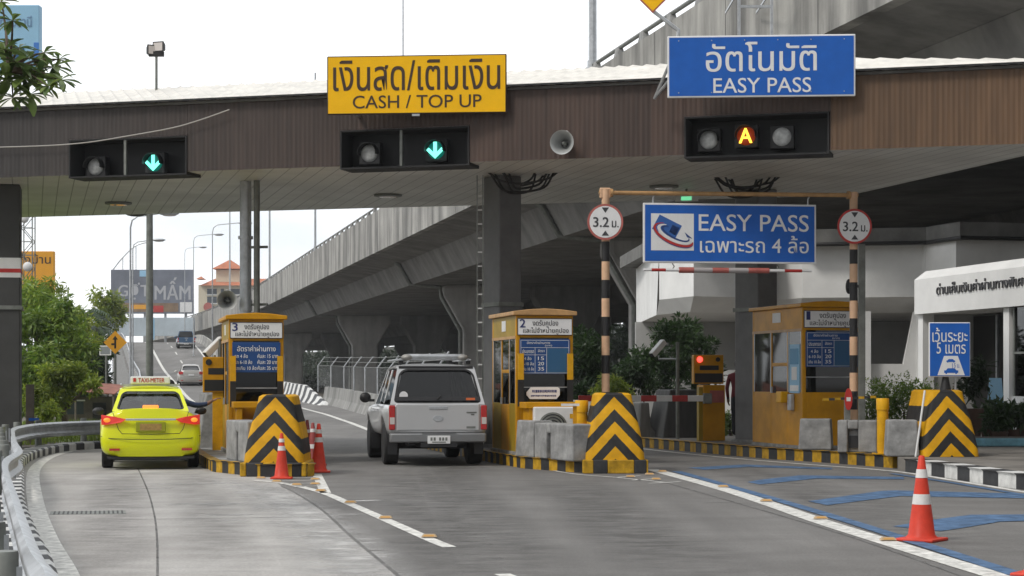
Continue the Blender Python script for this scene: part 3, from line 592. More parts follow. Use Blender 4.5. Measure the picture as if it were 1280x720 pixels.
# columns: square section turned against the lanes
def column(x, yb, Y, w1, w2, rz, base=.2):
    p = W(x, yb, Y); p.z = 0; lp = Matrix.Rotation(-ca, 3, 'Z') @ (p - F0)
    mb = MB(); mb.box(-w1/2, w1/2, -w2/2, w2/2, base, ZB - .004); c = mb.build('column', M['steel_col'], can, loc=lp, rz=R(rz) - ca, bevel=.025)
    mb = MB(); mb.box(-w1/2 - .05, w1/2 + .05, -w2/2 - .05, w2/2 + .05, base - .18, base + .06); mb.build('base_plate', M['concrete'], c)
    mb = MB(); mb.box(-w1/2 - .03, w1/2 + .03, -w2/2 - .03, w2/2 + .03, 2.95, 3.03); mb.build('collar', M['galv_dark'], c)
    return c
column(945, 556, 40.3, .52, .76, 33, .21); column(628, 560, 37.6, .5, .62, 31, .2)
M['pillar_dark'] = mat('dark_grey_pillar', (.055, .055, .054), .7, ns=2, na=.2, bump=.1)
lc = column(-2, 540, 39.4, .9, .9, 12, .0); lc.data.materials[0] = M['pillar_dark']
mb = MB(); mb.box(-.46, .46, -.46, .46, 3.6, 4.0, 0); mb.box(-.465, .465, -.465, .465, 3.7, 3.78, 1); mb.build('band', [M['white'], M['red']], lc)
lc2 = column(-170, 540, 43, .9, .9, 12, .0)
# round posts behind the left booth
q = Matrix.Rotation(-ca, 3, 'Z') @ (Vector(((307 - CX) / F * 38.5, 38.5, 0)) - F0)
mb = MB(); mb.tube([q + Vector((0, 0, .2)), q + Vector((0, 0, ZB - .005))], .118, 14); mb.lathe([(.15, 4.34), (.15, 4.4)], 14, c=q); mb.lathe([(.135, 2.9), (.135, 3.12)], 14, c=q); mb.build('column', M['galv'], can, smooth=40)
q2 = Matrix.Rotation(-ca, 3, 'Z') @ (Vector(((321 - CX) / F * 38.3, 38.3, 0)) - F0)
mb = MB(); mb.tube([q2 + Vector((0, 0, .2)), q2 + Vector((0, 0, ZB - .005))], .062, 12); mb.build('drain_pipe', M['galv_dark'], can, smooth=40)
for z in (4.15, 3.0): mb = MB(); mb.box(q.x + .1, q2.x + .18, q.y - .03, q.y + .02, z, z + .05); mb.build('pipe_clamp', M['galv_dark'], can)
for x, y in ((148, 253), (485, 243), (830, 232)):
    Y = (ZB - H) * F / (HY - y); p = Vector(((x - CX) / F * Y, Y, ZB - .01)); lp = Matrix.Rotation(-ca, 3, 'Z') @ (p - F0)
    mb = MB(); mb.lathe([(.3, .005), (.3, -.03), (.24, -.045)], 20); dl = mb.build('downlight', M['galv_dark'], can, loc=lp, smooth=40); mb = MB(); mb.lathe([(.2, -.046), (.19, -.052)], 20); mb.build('lens', M['lens_clear'], dl)
# ---- lane signals in the fascia recesses
def lane_signal(i, label, lamps, divider):
    a, b_, zt = OPEN[i]; wd = b_ - a; hz = zt - 5.44
    t = thing('lane_signal', label, 'lane signal', F0 + e1 * ((a + b_) / 2) + Vector((0, 0, 5.44)), ca, 'lane signal boxes along the canopy fascia')
    mb = MB(); h = wd / 2 - .006
    mb.box(-h, h, RD - .04, RD - .01, 0, hz - .006); mb.box(-h, -h + .03, -.02, RD - .041, 0, hz - .006); mb.box(h - .03, h, -.02, RD - .041, 0, hz - .006)
    mb.box(-h + .031, h - .031, -.02, RD - .041, 0, .03); mb.box(-h + .031, h - .031, -.02, RD - .041, hz - .036, hz - .006); mb.build('housing', M['dark'], t)
    mb = MB()
    mb.box(-h + .06, h - .06, RD - .05, RD - .041, .032, hz - .04)
    mb.build('back_panel', M['black'], t)
    if divider is not None:
        x = front_s(divider) - (a + b_) / 2; mb = MB(); mb.box(x - .025, x + .025, .0, .05, .031, hz - .04); mb.build('divider', M['galv_dark'], t)
    for px, py, kind in lamps:
        x = front_s(px) - (a + b_) / 2; Y = (F0 + e1 * (front_s(px))).y; z = W(px, py, Y).z - 5.44; d = .22
        mb = MB(); mb.box(x - .21, x + .21, d + .02, d + .2, z - .21, z + .21); lamp = mb.build('signal_lamp', M['black'], t, bevel=.02)
        if kind != 'plain':
            mb = MB(); n_ = 16; rg = [[Vector((x + r * math.cos(t2), y, z + r * math.sin(t2))) for t2 in [math.pi * (k_ / n_) * 1.1 - .15 for k_ in range(n_ + 1)]] for r, y in ((.185, d + .02), (.18, d - .16))]
            mb.loft(rg, 0, False, False); mb.build('hood', M['black'], lamp, solid=.008)
        mb = MB(); mb.lathe([(.165, .0), (.155, -.02), (.1, -.04), (.02, -.05)], 24, c=(x, d + .018, z), axis='Y')
        mb.build('lens', {'off': M['unlit'], 'plain': M['unlit'], 'green': M['green_halo'], 'A': M['red_halo']}[kind], lamp, smooth=50)
        y = d - .04
        if kind == 'green':
            mb = MB(); k_ = .034
            mb.box(x - k_, x + k_, y - .01, y, z - .08, z + .15)
            for sg in (-1, 1): mb.extr([(x, y - .012, z - .16), (x, y - .012, z - .075), (x + sg*.125, y - .012, z + .045), (x + sg*.17, y - .012, z + .0)], (0, .012, 0))
            mb.build('arrow', M['green_lit'], lamp)
        if kind == 'A':
            mb = MB(); mb.text('A', x - .12, z - .13, x + .12, z + .13, y - .012, .035); mb.build('letter', M['amber_lit'], lamp)
lane_signal(0, 'recessed lane signal box with thick green arrow, farther left than the yellow sign', [(112, 207, 'off'), (186, 202, 'green')], 156)
lane_signal(1, 'recessed lane signal box with thin green arrow directly under the yellow sign', [(456, 190, 'off'), (540, 186, 'green')], 501)
lane_signal(2, 'recessed lane signal box showing an amber letter A under the upper blue sign', [(883, 173, 'off'), (930, 168, 'A'), (975, 169, 'plain')], None)
# ---- signs
def board(name, label, tl, tr, br, Y, yaw, bgm, bdm, texts, ink, border=.03, group=None, cat='sign', bold=.012, th=.05, radius=0):
    wd = (tr[0] - tl[0]) / F * Y / math.cos(yaw); hh = (br[1] - (tl[1] + tr[1]) / 2 + .0) / F * Y
    c = W((tl[0] + br[0]) / 2, (tl[1] + br[1]) / 2, Y); t = thing(name, label, cat, c, yaw, group)
    mb = MB(); mb.box(-wd/2, wd/2, 0, th, -hh/2, hh/2); pl = mb.build('panel', bdm, t, bevel=.015)
    mb = MB(); b = border; mb.box(-wd/2 + b, wd/2 - b, -.004, -.001, -hh/2 + b, hh/2 - b); mb.build('face', bgm, t)
    mb = MB()
    for s, x0, y0, x1, y1 in texts: mb.text(s, -wd/2 + x0*wd, hh/2 - y1*hh, -wd/2 + x1*wd, hh/2 - y0*hh, -.008, bold)
    mb.build('lettering', ink, t); return t, wd, hh
t, wd, hh = board('lane_sign', 'big yellow sign with brown Thai letters over CASH/TOP UP on the canopy', (408, 68), (633.5, 71), (633, 143), 34.9, R(-5), M['sign_yellow'], M['brown_ink'], [('เงินสด/เติมเงิน', .035, .08, .965, .6), ('CASH / TOP UP', .145, .68, .862, .9)], M['brown_ink'], .022)
mb = MB(); mb.box(-1.2, -1.14, .05, .7, -.5, -.44); mb.build('bracket', M['galv'], t); mb = MB(); mb.box(1.14, 1.2, .05, .35, -.5, -.44); mb.build('bracket', M['galv'], t); mb = MB(); mb.box(-.08, .06, -.01, .05, -hh/2 - .04, -hh/2 - .001); mb.build('bracket', M['galv'], t)
t, wd, hh = board('lane_sign', 'large blue sign reading EASY PASS beneath Thai letters, mounted on the canopy roof edge', (834, 43), (1067, 46), (1069, 122), 33.1, R(-4), M['sign_blue'], M['sign_white'], [('อัตโนมัติ', .205, .11, .795, .585), ('EASY PASS', .245, .69, .765, .93)], M['sign_white'], .03)
mb = MB(); mb.tube([(-wd/2 + .05, .08, .1), (-wd/2 - .22, .6, -.45)], .03, 6); mb.tube([(-wd/2 + .05, .08, -.2), (-wd/2 - .22, .6, -.45)], .03, 6); mb.build('bracket', M['galv'], t)
mb = MB()
for x in np.linspace(-.44, .44, 6):
    for z in (-.42, .42): mb.lathe([(.012, -.004), (.008, -.012)], 8, c=(x * wd, 0, z * hh), axis='Y')
mb.build('rivet', M['galv'], t)
# horn loudspeakers
def horn(label, x, y, Y, R_, rz, tilt=0):
    t = thing('horn_speaker', label, 'loudspeaker', W(x, y, Y), rz, 'grey horn loudspeakers')
    mb = MB(); mb.lathe([(R_, -.25), (R_*1.02, -.27), (R_*.98, -.265), (R_*.75, -.16), (R_*.42, -.04), (R_*.26, .08)], 28, axis='Y', caps=False); mb.build('bell', M['speaker'], t, smooth=50, solid=.006)
    mb = MB(); mb.lathe([(.01, -.17), (R_*.16, -.14), (R_*.2, -.05), (R_*.2, .06)], 16, axis='Y'); mb.build('core', M['galv_dark'], t, smooth=50)
    mb = MB(); mb.lathe([(R_*.28, .05), (R_*.5, .07), (R_*.5, .22), (R_*.3, .24)], 18, axis='Y'); mb.build('driver', M['speaker'], t, smooth=40)
    mb = MB(); mb.box(-.03, .03, .1, .34, R_*.45, R_*.6); mb.ball((0, .05, R_*.9), .05, .05, .06); mb.build('bracket', M['white'], t)
horn('pale horn loudspeaker with white bracket on the brown fascia', 707, 180, 34.55, .213, ca)
horn('dark grey horn loudspeaker clamped to the round post above the booth numbered 3', 284, 376, 38.2, .19, R(8))
# cable sagging across the fascia, bunches of cable under the soffit
mb = MB(); pts = [W(x, y, 34.89 / (1 + .00012 * (x - CX)) - .12) for x, y in ((-60, 186), (0, 184), (60, 182), (110, 178), (160, 170), (215, 160), (250, 150), (287, 137))]
mb.tube(cr(pts, 4), .012, 6); tag(mb.build('overhead_cable', M['wire']), 'thin pale cable sagging across the left fascia above a signal box', 'cable')
for cxp, Y, lab in ((650, 37.2, 'bunch of black cables looping under the soffit above the ladder column'), (930, 37.9, 'bunch of black cables looping under the soffit above the grey column behind the hanging sign')):
    mb = MB(); random.seed(cxp)
    for k in range(7):
        a = random.uniform(-.75, -.2); c_ = random.uniform(.2, .75); z = ZB - random.uniform(.12, .32); yy = Y + random.uniform(-.3, .3); x0 = (cxp - CX) / F * Y
        mb.tube(cr([(x0 + a, yy, ZB + .02), (x0 + a * .6, yy, z), (x0, yy + .05, z - .05), (x0 + c_ * .7, yy, z + .03), (x0 + c_, yy, ZB + .02)], 5), .022, 6)
    tag(mb.build('cable_bundle', M['cable'], smooth=50), lab, 'cables')
t = thing('ladder', 'narrow dark ladder with pale rungs fixed beside the column left of booth 2', 'ladder', W(600, 545, 36.9), 0); t.location.z = .2
for x in (-.055, .055):
    mb = MB(); mb.box(x - .012, x + .012, -.012, .012, 0, 5.25); mb.build('rail', M['galv_dark'], t)
for k in range(19):
    mb = MB(); mb.box(-.042, .042, -.01, .01, .25 + k * .27, .275 + k * .27); mb.build('rung', M['white'], t)
# floodlight mast on the canopy
t = thing('floodlight_mast', 'thin mast with two dark floodlights standing above the left canopy roof', 'floodlight', W(195.5, 118, 40.5), 0)
mb = MB(); mb.tube([(0, 0, -.35), (0, 0, .85)], .028, 8); mb.build('pole', M['galv_dark'], t)
for dx, dz, rz in ((.06, 1.0, -20), (-.09, .93, 35)):
    mb = MB(); mb.loft([[(-.13, -.05, -.11), (.13, -.05, -.11), (.13, -.05, .11), (-.13, -.05, .11)], [(-.08, .12, -.06), (.08, .12, -.06), (.08, .12, .06), (-.08, .12, .06)]]); fo = mb.build('floodlight', M['black'], t, loc=(dx, 0, dz), rz=R(rz))
    mb = MB(); mb.box(-.105, .105, -.058, -.052, -.085, .085); mb.build('lens', M['lens_clear'], fo)
mb = MB(); mb.box(-.16, .16, -.05, .05, .8, .9); mb.build('bracket', M['black'], t)

# ================================================================ TOLL BOOTHS
YAW = R(12)
def booth(num, label, x, Y, z0, W_, D, HH, yaw, table):
    p = W(x, 0, Y); p.z = z0; t = thing('toll_booth', label, 'toll booth', p, yaw, 'toll booths on the islands')
    k = HH / 2.55                             # local: x right from the front left corner, y back, z up
    zs0, zs1 = 2.1 * k, 2.40 * k; zw0, zw1 = (.98 if num == '1' else .9) * k, 2.06 * k; cw = .075
    mb = MB()                                 # carcass: posts, dado, top band
    for a, b in ((0, 0), (W_ - cw, 0), (0, D - cw), (W_ - cw, D - cw)): mb.box(a, a + cw, b, b + cw, .05, HH - .1)
    mb.box(cw, W_ - cw, .004, .05, .05, zw0); mb.box(cw, W_ - cw, .004, .05, zw1, HH - .1); mb.box(cw, W_ - cw, D - .05, D - .004, .05, zw0); mb.box(cw, W_ - cw, D - .05, D - .004, zw1, HH - .1)
    mb.box(W_ - .05, W_ - .004, cw, D - cw, .05, zw0); mb.box(W_ - .05, W_ - .004, cw, D - cw, zw1, HH - .1)
    mb.box(cw + .002, W_ - cw - .002, .06, D - .06, .06, .12)
    mb.build('body', M['booth'], t, bevel=.01)
    mb = MB(); mb.box(-.03, W_ + .03, -.03, D + .03, -.02, .055); mb.build('plinth', M['concrete'], t)
    sm_ = M['booth_olive'] if num != '1' else M['booth']
    for a, b in ((D * .62, D - cw), (cw, D * .28)): mb = MB(); mb.box(.004, .05, a, b, .05, zw0); mb.build('side_panel', sm_, t, bevel=.008)
    mb = MB(); mb.box(.004, .05, cw, D - cw, zw1, HH - .1); sp = mb.build('side_band', sm_, t, bevel=.008)
    mb = MB(); mb.box(-.004, .003, D * .42, D * .58, HH - .36, HH - .17); mb.build('vent', M['white'], sp)
    mb = MB()                                 # low arched roof
    mb.loft([[(-.06 + (W_ + .12) * u, y, HH - .098 + zz) for u, zz in ((0, 0), (1, 0), (1, .07), (.75, .105), (.5, .12), (.25, .105), (0, .07))] for y in (-.07, D + .07)])
    mb.build('roof', M['booth'] if num != '2' else M['tan'], t, bevel=.012)
    mb = MB(); mb.box(-.012, -.001, .02, D - .02, zw1 - .02, zw1 + .03); mb.build('gutter_strip', M['tan'], t)
    # door on the lane side
    mb = MB(); a, b = D * .282, D * .618
    mb.box(.006, .045, a, a + .05, .05, zw1 - .001); mb.box(.006, .045, b - .05, b, .05, zw1 - .001); mb.box(.006, .045, a + .05, b - .05, .05, zw0 - .02); mb.box(.006, .045, a + .05, b - .05, zw1 - .62 * k, zw1 - .56 * k)
    dr = mb.build('door', M['booth'], t, bevel=.006); mb = MB(); mb.box(.018, .024, a + .05, b - .05, zw0 - .02, zw1 - .002); mb.build('pane', M['glass_booth'], dr); mb = MB(); mb.box(-.03, .004, b - .1, b - .07, zw0 - .02, zw0 + .1); mb.build('handle', M['galv'], dr)
    for a, b in ((cw, D * .28), (D * .62, D - cw)):
        mb = MB(); mb.box(.01, .02, a, b, zw0, zw1); wn_ = mb.build('window', M['glass_booth'], t); mb = MB(); mb.box(.002, .03, a, a + .03, zw0, zw1); mb.box(.002, .03, b - .03, b, zw0, zw1); mb.build('frame', M['galv'], wn_)
    mb = MB(); mb.box(W_ - .03, W_ - .02, cw, D - cw, zw0, zw1); mb.build('window', M['glass_booth'], t)
    mb = MB(); mb.box(cw, W_ - cw, D - .03, D - .02, zw0, zw1); mb.build('window', M['glass_booth'], t)
    mb = MB(); mb.box(cw, W_ - cw, .02, .03, zw0, zw1); fw = mb.build('window', M['glass_dark'], t); mb = MB(); mb.box(cw, W_ - cw, .0, .015, zw0 + .28, zw0 + .295); mb.build('rail', M['galv'], fw)
    # furniture seen through the glass
    mb = MB(); mb.box(.12, W_ - .12, .12, .75, .95 * k, 1.0 * k); mb.box(W_ - .5, W_ - .15, .3, .7, 1.0 * k, 1.25 * k); mb.build('counter', M['dark'], t)
    mb = MB(); mb.box(.2, .42, .2, .45, 1.002 * k, 1.07 * k, 0); mb.box(.45, .6, .3, .5, 1.002 * k, 1.2 * k, 1); mb.box(.16, .3, .5, .6, 1.002 * k, 1.3 * k, 0); mb.build('desk_items', [M['white'], M['red']], t)
    # number board
    mb = MB(); mb.box(.02, W_ - .02, -.03, -.002, zs0, zs1); sb = mb.build('sign_board', M['grey_ink'], t, bevel=.012)
    mb = MB(); mb.box(.033, W_ - .033, -.033, -.031, zs0 + .013, zs1 - .013); mb.build('sign_face', M['sign_white'], sb)
    w_ = W_ - .04; h_ = zs1 - zs0
    mb = MB(); mb.text(num, .02 + w_ * .04, zs0 + h_ * .46, .02 + w_ * (.145 if num != '1' else .11), zs1 - h_ * .06, -.037, .035); mb.build('number', M['blue_ink'], sb)
    mb = MB(); mb.text('งดรับคูปอง', .02 + w_ * .27, zs0 + h_ * .46, .02 + w_ * .74, zs1 - h_ * .1, -.037, .012); mb.text('และไม่จำหน่ายคูปอง', .02 + w_ * .1, zs0 + h_ * .05, .02 + w_ * .93, zs0 + h_ * .47, -.037, .012); mb.build('lettering', M['grey_ink'], sb)
    # tariff board
    a, b, z0_, z1_ = .06, W_ - .06, (1.42 if num != '3' else 1.48) * k, 2.03 * k
    mb = MB(); mb.box(a, b, -.03, -.002, z0_, z1_); tb = mb.build('tariff_board', M['board_blue'], t, bevel=.006)
    ww, hh = b - a, z1_ - z0_
    def tx(s, x0, y0, x1, y1): return mb.text(s, a + x0*ww, z1_ - y1*hh, a + x1*ww, z1_ - y0*hh, -.034, .012)
    mb = MB()
    if table:
        for x in (0.02, .3, .53, .97): mb.box(a + x*ww, a + x*ww + .006, -.033, -.031, z0_ + .02, z1_ - (.24*hh if .1 < x < .9 else .02))
        for y in (.03, .24, .45, .97): mb.box(a + .02*ww, a + (.53 if y == .45 else .97)*ww, -.033, -.031, z1_ - y*hh - .003, z1_ - y*hh + .003)
        tx('อัตราค่าผ่านทาง', .14, .055, .6, .135); tx('(บาท)', .5, .155, .64, .215); tx('ประเภทรถ', .05, .29, .28, .4); tx('อัตรา', .36, .29, .49, .37)
        for i, (s, v) in enumerate((('4 ล้อ', '15'), ('6-10 ล้อ', '20'), ('เกิน 10 ล้อ', '35'))):
            y = .5 + i * .15; tx(s, .09 if i == 0 else .05, y, .23 if i == 0 else .28, y + .1); tx(v, .36, y, .48, y + .1)
        tl_ = MB(); tl_.box(a + .54*ww, a + .96*ww, -.0325, -.0305, z0_ + .02*hh + .01, z1_ - .26*hh); tl_.build('blank_field', M['board_teal'], tb)
    else:
        tx('อัตราค่าผ่านทาง', .1, .1, .9, .3)
        for i, (s, v) in enumerate((('รถ 4 ล้อ', 'คันละ 15 บาท'), ('รถ 6-10 ล้อ', 'คันละ 20 บาท'), ('รถเกิน 10 ล้อ', 'คันละ 35 บาท'))):
            y = .38 + i * .2; tx(s, .05, y, .05 + (.27, .36, .45)[i], y + .14); tx(v, .52, y, .95, y + .14)
    mb.build('lettering', M['sign_white'], tb)
    # yellow guard plates beside the window, black below
    if num != '1':
        for xx in (.02, W_ - .12):
            mb = MB(); mb.box(xx, xx + .1, -.1, -.05, zw0 + .42 * k, zw0 + .88 * k, 0); mb.box(xx, xx + .1, -.1, -.05, zw0 - .05, zw0 + .419 * k, 1); mb.box(xx + .03, xx + .07, -.049, -.001, zw0 + .3, zw0 + .34, 1); mb.box(xx + .03, xx + .07, -.049, -.001, zw0 + .1, zw0 + .14, 1); mb.build('guard_plate', [M['bollard'], M['black']], t)
    return t, k
Z3 = .2
b3, _ = booth('3', 'slim orange toll booth numbered 3, nearest the lime taxi', 286, 34.4, .2, .98, 2.1, 2.5, YAW, False)
b2, _ = booth('2', 'orange toll booth numbered 2 with an olive yellow side, right of the silver pickup', 645, 33.7, .2, 1.03, 2.1, 2.55, YAW, True)
b1, _ = booth('1', 'larger orange toll booth numbered 1 with a blue poster beside its door', 1003, 36.3, .215, 1.19, 2.6, 2.78, R(14), True)
# poster, phone shelf on booth 1
mb = MB(); mb.box(-.012, -.002, .12, .62, 1.05, 1.98, 0); mb.box(-.016, -.013, .16, .58, 1.6, 1.9, 1); mb.box(-.016, -.013, .24, .5, 1.3, 1.55, 2); mb.box(-.016, -.013, .16, .58, 1.09, 1.2, 3); o = mb.build('poster', [M['light_blue'], mat('poster_blue', (.05, .25, .45), .5), M['white'], M['sign_white']], b1)
mb = MB(); mb.box(-.16, -.005, .68, .95, .86, 1.08); mb.build('shelf', M['bollard'], b1, bevel=.02); mb = MB(); mb.box(-.08, -.005, .38, .56, .72, 1.03); mb.build('intercom', M['galv'], b1, bevel=.01)
# notice in booth 2, work counter below its window
t = thing('notice_board', 'small white notice with clipped corners leaning in the window of booth 2', 'notice', b2.location + V*.18 - U*.03 + Vector((0, 0, .98)), YAW)
mb = MB(); mb.extr([(0, -.012, .07), (.06, -.012, 0), (.54, -.012, 0), (.6, -.012, .07), (.6, -.012, .18), (.56, -.012, .21), (.08, -.012, .21), (0, -.012, .12)], (0, .008, 0)); mb.build('panel', M['sign_white'], t)
mb = MB(); random.seed(8)
for z, x0, x1, h in ((.11, .1, .52, .05), (.04, .08, .54, .03)):
    x = x0
    while x < x1: d = random.uniform(.012, .03); mb.box(x, x + d, -.015, -.0125, z + random.uniform(0, .008), z + h); x += d + .008
mb.build('lettering', M['blue_ink'], t)
def counter(bt, label):
    t = thing('work_counter', label, 'counter', bt.location - U*.6 + V*.1, YAW)
    for x in (0, .78): 
        mb = MB(); mb.box(x, x + .1, 0, .5, 0, .82); mb.build('leg', M['booth'], t, bevel=.01)
    mb = MB(); mb.box(-.06, .94, -.03, .52, .821, .93); mb.build('top', M['booth'], t, bevel=.01); mb = MB(); mb.box(.101, .779, .05, .45, .42, .5); mb.build('shelf', M['booth'], t)
    mb = MB(); mb.box(.2, .35, .1, .3, .501, .6, 0); mb.box(.42, .55, .1, .3, .501, .63, 1); mb.build('stored_items', [M['beige'], M['bollard']], t); return t
counter(b2, 'orange steel counter with a stuffed shelf in front of booth 2'); counter(b3, 'orange steel counter in front of booth 3, behind striped crash barrier')
t = thing('air_conditioner', 'white outdoor air conditioner unit with round fan grille before booth 2', 'air conditioner', W(698, 0, 33.05), R(9)); t.location.z = .19
mb = MB(); mb.box(-.42, .42, 0, .3, .18, .86); mb.build('casing', M['white'], t, bevel=.02)
mb = MB(); mb.lathe([(.25, .0), (.25, -.012), (.235, -.014)], 28, c=(-.1, -.001, .52), axis='Y'); g = mb.build('fan_grille', M['galv_dark'], t, smooth=40); mb = MB()
for r in (.22, .17, .12, .07): mb.lathe([(r, -.016), (r - .012, -.022), (r - .02, -.016)], 28, c=(-.1, 0, .52), axis='Y', caps=False)
mb.build('grille_ring', M['black'], g)
mb = MB(); mb.box(.2, .28, -.004, -.001, .66, .74, 0); mb.lathe([(.065, -.001), (.065, -.005)], 20, 1, (.36, 0, .68), 'Y'); mb.lathe([(.045, -.006), (.045, -.008)], 20, 2, (.36, 0, .68), 'Y'); mb.build('sticker', [M['bollard'], M['red'], M['white']], t)
for x in (-.38, .3):
    mb = MB(); mb.box(x, x + .06, 0, .3, 0, .179); mb.build('foot', M['concrete'], t)
# ---- striped crash barriers
CH = chevron_mat('chevron_paint', .4, .24, 1.08); CHB = chevron_mat('chevron_paint_raised', .4, .45, 1.08)
def crash_barrier(label, loc, yaw, base, wb=.98, wt=.52, h=1.1, dep=1.5):
    t = thing('crash_barrier', label, 'crash barrier', loc, yaw, 'yellow and black chevron crash barriers')
    z0 = .22 if base else 0; mb = MB(); rings = []
    for i in range(15):
        u = i / 14; e = 1 - (1 - u) ** 1.0; hw = wb/2 + (wt/2 - wb/2) * (u ** 1.45) ; yf = .34 * u ** 1.25; z = z0 + h * u; r = .1
        if i == 14: hw -= .03; yf += .03
        if i == 13: z = z0 + h - .03
        ring = []
        for cx_, cy_, a0 in ((hw - r, yf + r, -90), (hw - r, dep - r, 0), (-hw + r, dep - r, 90), (-hw + r, yf + r, 180)):
            for k in range(4): a = R(a0 + 30 * k); ring.append((cx_ + r * math.cos(a), cy_ + r * math.sin(a), z))
        rings.append(ring)
    mb.loft(rings); mb.build('striped_nose', CHB if base else CH, t, smooth=35)
    if base:
        mb = MB(); n = 5; wt_ = wb + .1
        xs = [-wt_/2, -wt_/2 + .09, -wt_/2 + .32, -wt_/2 + .76, wt_/2 - .12, wt_/2]
        xs = [-wt_/2, -.36, -.13, .3, .5, wt_/2] if base == 2 else [-wt_/2, -.42, -.16, .2, .44, wt_/2]
        for i in range(5): mb.box(xs[i] + .001, xs[i+1] - .001, -.06, dep + .05, 0, z0 - .001, i % 2)
        mb.build('base_block', [M['kerb_yellow'], M['kerb_black']], t, bevel=.02)
    return t
crash_barrier('chevron crash barrier in front of booth 3 with traffic cones around it', B3 + Vector((-.09, .3, 0)), R(1), 1, .94, .5, 1.06)
crash_barrier('chevron crash barrier carrying the striped height gauge pole, before booth 2', B2 + Vector((.02, .05, 0)), R(1), 2, .96, .54, 1.08)
BR = G(1190, 571, .215)
crash_barrier('chevron crash barrier by the black and white kerb, topped by a blue distance sign', BR, R(4), 0, .98, .56, 1.13)
# ---- concrete blocks and bollards
def block(label, loc, rz, w_, d_, h_, slot=0):
    t = thing('concrete_block', label, 'concrete block', loc, rz, 'grey concrete blocks guarding the booths')
    mb = MB(); s = .05
    if slot:
        a, b = slot; zt_ = h_ * .72
        for x0, x1, z0, z1 in ((-w_/2, a, 0, h_), (b, w_/2, 0, h_), (a, b, zt_, h_)): mb.box(x0, x1, 0, d_, z0, z1)
        mb.box(a, b, .12, d_, 0, zt_)
    else: mb.loft([[(-w_/2, 0, 0), (w_/2, 0, 0), (w_/2, d_, 0), (-w_/2, d_, 0)], [(-w_/2 + .03, .03, h_), (w_/2 - .03, .03, h_), (w_/2 - .03, d_ - .03, h_), (-w_/2 + .03, d_ - .03, h_)]])
    mb.build('block', M['concrete'], t, bevel=.025)
    if slot: mb = MB(); mb.box(a + .02, b - .02, .09, .115, .08, .3); mb.build('socket', M['black'], t)
    return t
def GP(x, y, z): return G(x, y, z)
block('long grey concrete block with a slot, along the kerb beside the air conditioner', Vector((.68, 31.9, .19)), R(-68), 1.6, .42, .6, (-.3, -.12))
block('shorter grey concrete block behind the slotted block at booth 2', Vector((.2, 33.05, .19)), R(-68), .82, .42, .63)
block('weathered grey concrete block beside booth 3, facing the taxi lane', Vector((-4.5, 31.35, .19)), R(-68), 1.45, .42, .66, (-.05, .1))
block('plain concrete block in front of booth 1, leftmost of its row', Vector(((1019 - CX) / F * 35.7, 35.75, .215)), R(-16), .62, .35, .58)
block('middle concrete block below booth 1 with a recessed socket', Vector(((1072 - CX) / F * 34.3, 34.36, .215)), R(-18), .7, .4, .58, (-.17, .02))
block('concrete block between the yellow bollard and the right chevron barrier', Vector(((1130 - CX) / F * 32.5, 32.6, .215)), R(-6), .56, .5, .62)
def bollard(label, loc, h, r=.1):
    t = thing('bollard', label, 'bollard', loc, 0, 'yellow steel bollards')
    mb = MB(); mb.lathe([(r, .02), (r, h - .18)], 24); mb.lathe([(r*1.12, h - .2), (r*1.12, h - .01), (r*1.05, h)], 24); mb.build('post', M['bollard'], t, smooth=40)
    mb = MB(); mb.box(-r*1.6, r*1.6, -r*1.6, r*1.6, 0, .025); fl_ = mb.build('foot_plate', M['bollard'], t, bevel=.006); mb = MB()
    for a, b in ((-1, -1), (1, -1), (1, 1), (-1, 1)): mb.lathe([(.015, .025), (.015, .05)], 8, c=(a*r*1.3, b*r*1.3, 0))
    mb.build('bolt', M['galv_dark'], fl_); return t
q = GP(727, 573, .19); bollard('yellow steel bollard left of the chevron barrier at booth 2', q, .98)
q = Vector(((1104 - CX) / F * 33.5, 33.55, .215)); bollard('yellow steel bollard between concrete blocks at booth 1', q, .98)
# ---- height gauge portal with its round signs and hanging sign
PL = Vector(((757 - CX) / F * 34.4, 34.4, 0)); PR = Vector(((1067 - CX) / F * 34.95, 34.95, 0))
ga = math.atan2(PR.y - PL.y, PR.x - PL.x); gw = (PR - PL).length
hg = thing('height_gauge', 'tall height limit portal with black and peach banded poles and tan beam', 'height barrier', PL, ga)
def zpx(y, Y): return H + (HY - y) / F * Y
for x, Y, nm, z0 in ((0, 34.4, 'a', .2), (gw, 34.95, 'b', .215)):
    mb = MB(); ys = [237, 302, 327, 350, 373, 396, 420, 444, 467, 490, 513, 536, 559, 582] if nm == 'a' else [240, 312, 330, 353, 376, 398, 421, 444, 466, 489, 512, 535, 558, 570]
    for i in range(len(ys) - 1):
        za, zb = zpx(ys[i], Y), zpx(ys[i+1], Y)
        if za < z0: break
        mb.lathe([(.073, max(zb, z0)), (.073, za)], 16, i % 2, (x, 0, 0))
    mb.build('pole', [M['beige'], M['black']], hg, smooth=40)
    mb = MB(); mb.box(x - .12, x + .12, -.12, .12, z0 - .02, z0 + .02); mb.build('base_plate', M['black'], hg)
zb = zpx(241, 34.4); mb = MB(); mb.tube([(-.12, 0, zb + .0), (gw + .08, 0, zpx(244, 34.95))], .04, 10); mb.lathe([(.075, -.02), (.075, .03)], 12, c=(.1, 0, zb), axis='X'); mb.lathe([(.075, -.02), (.075, .03)], 12, c=(gw - .1, 0, zpx(244, 34.95)), axis='X'); mb.build('beam', M['tan'], hg, smooth=40)
mb = MB(); mb.box(-.11, .09, -.045, .03, zb - .1, zb + .09); mb.build('end_cap', M['beige'], hg, bevel=.02)
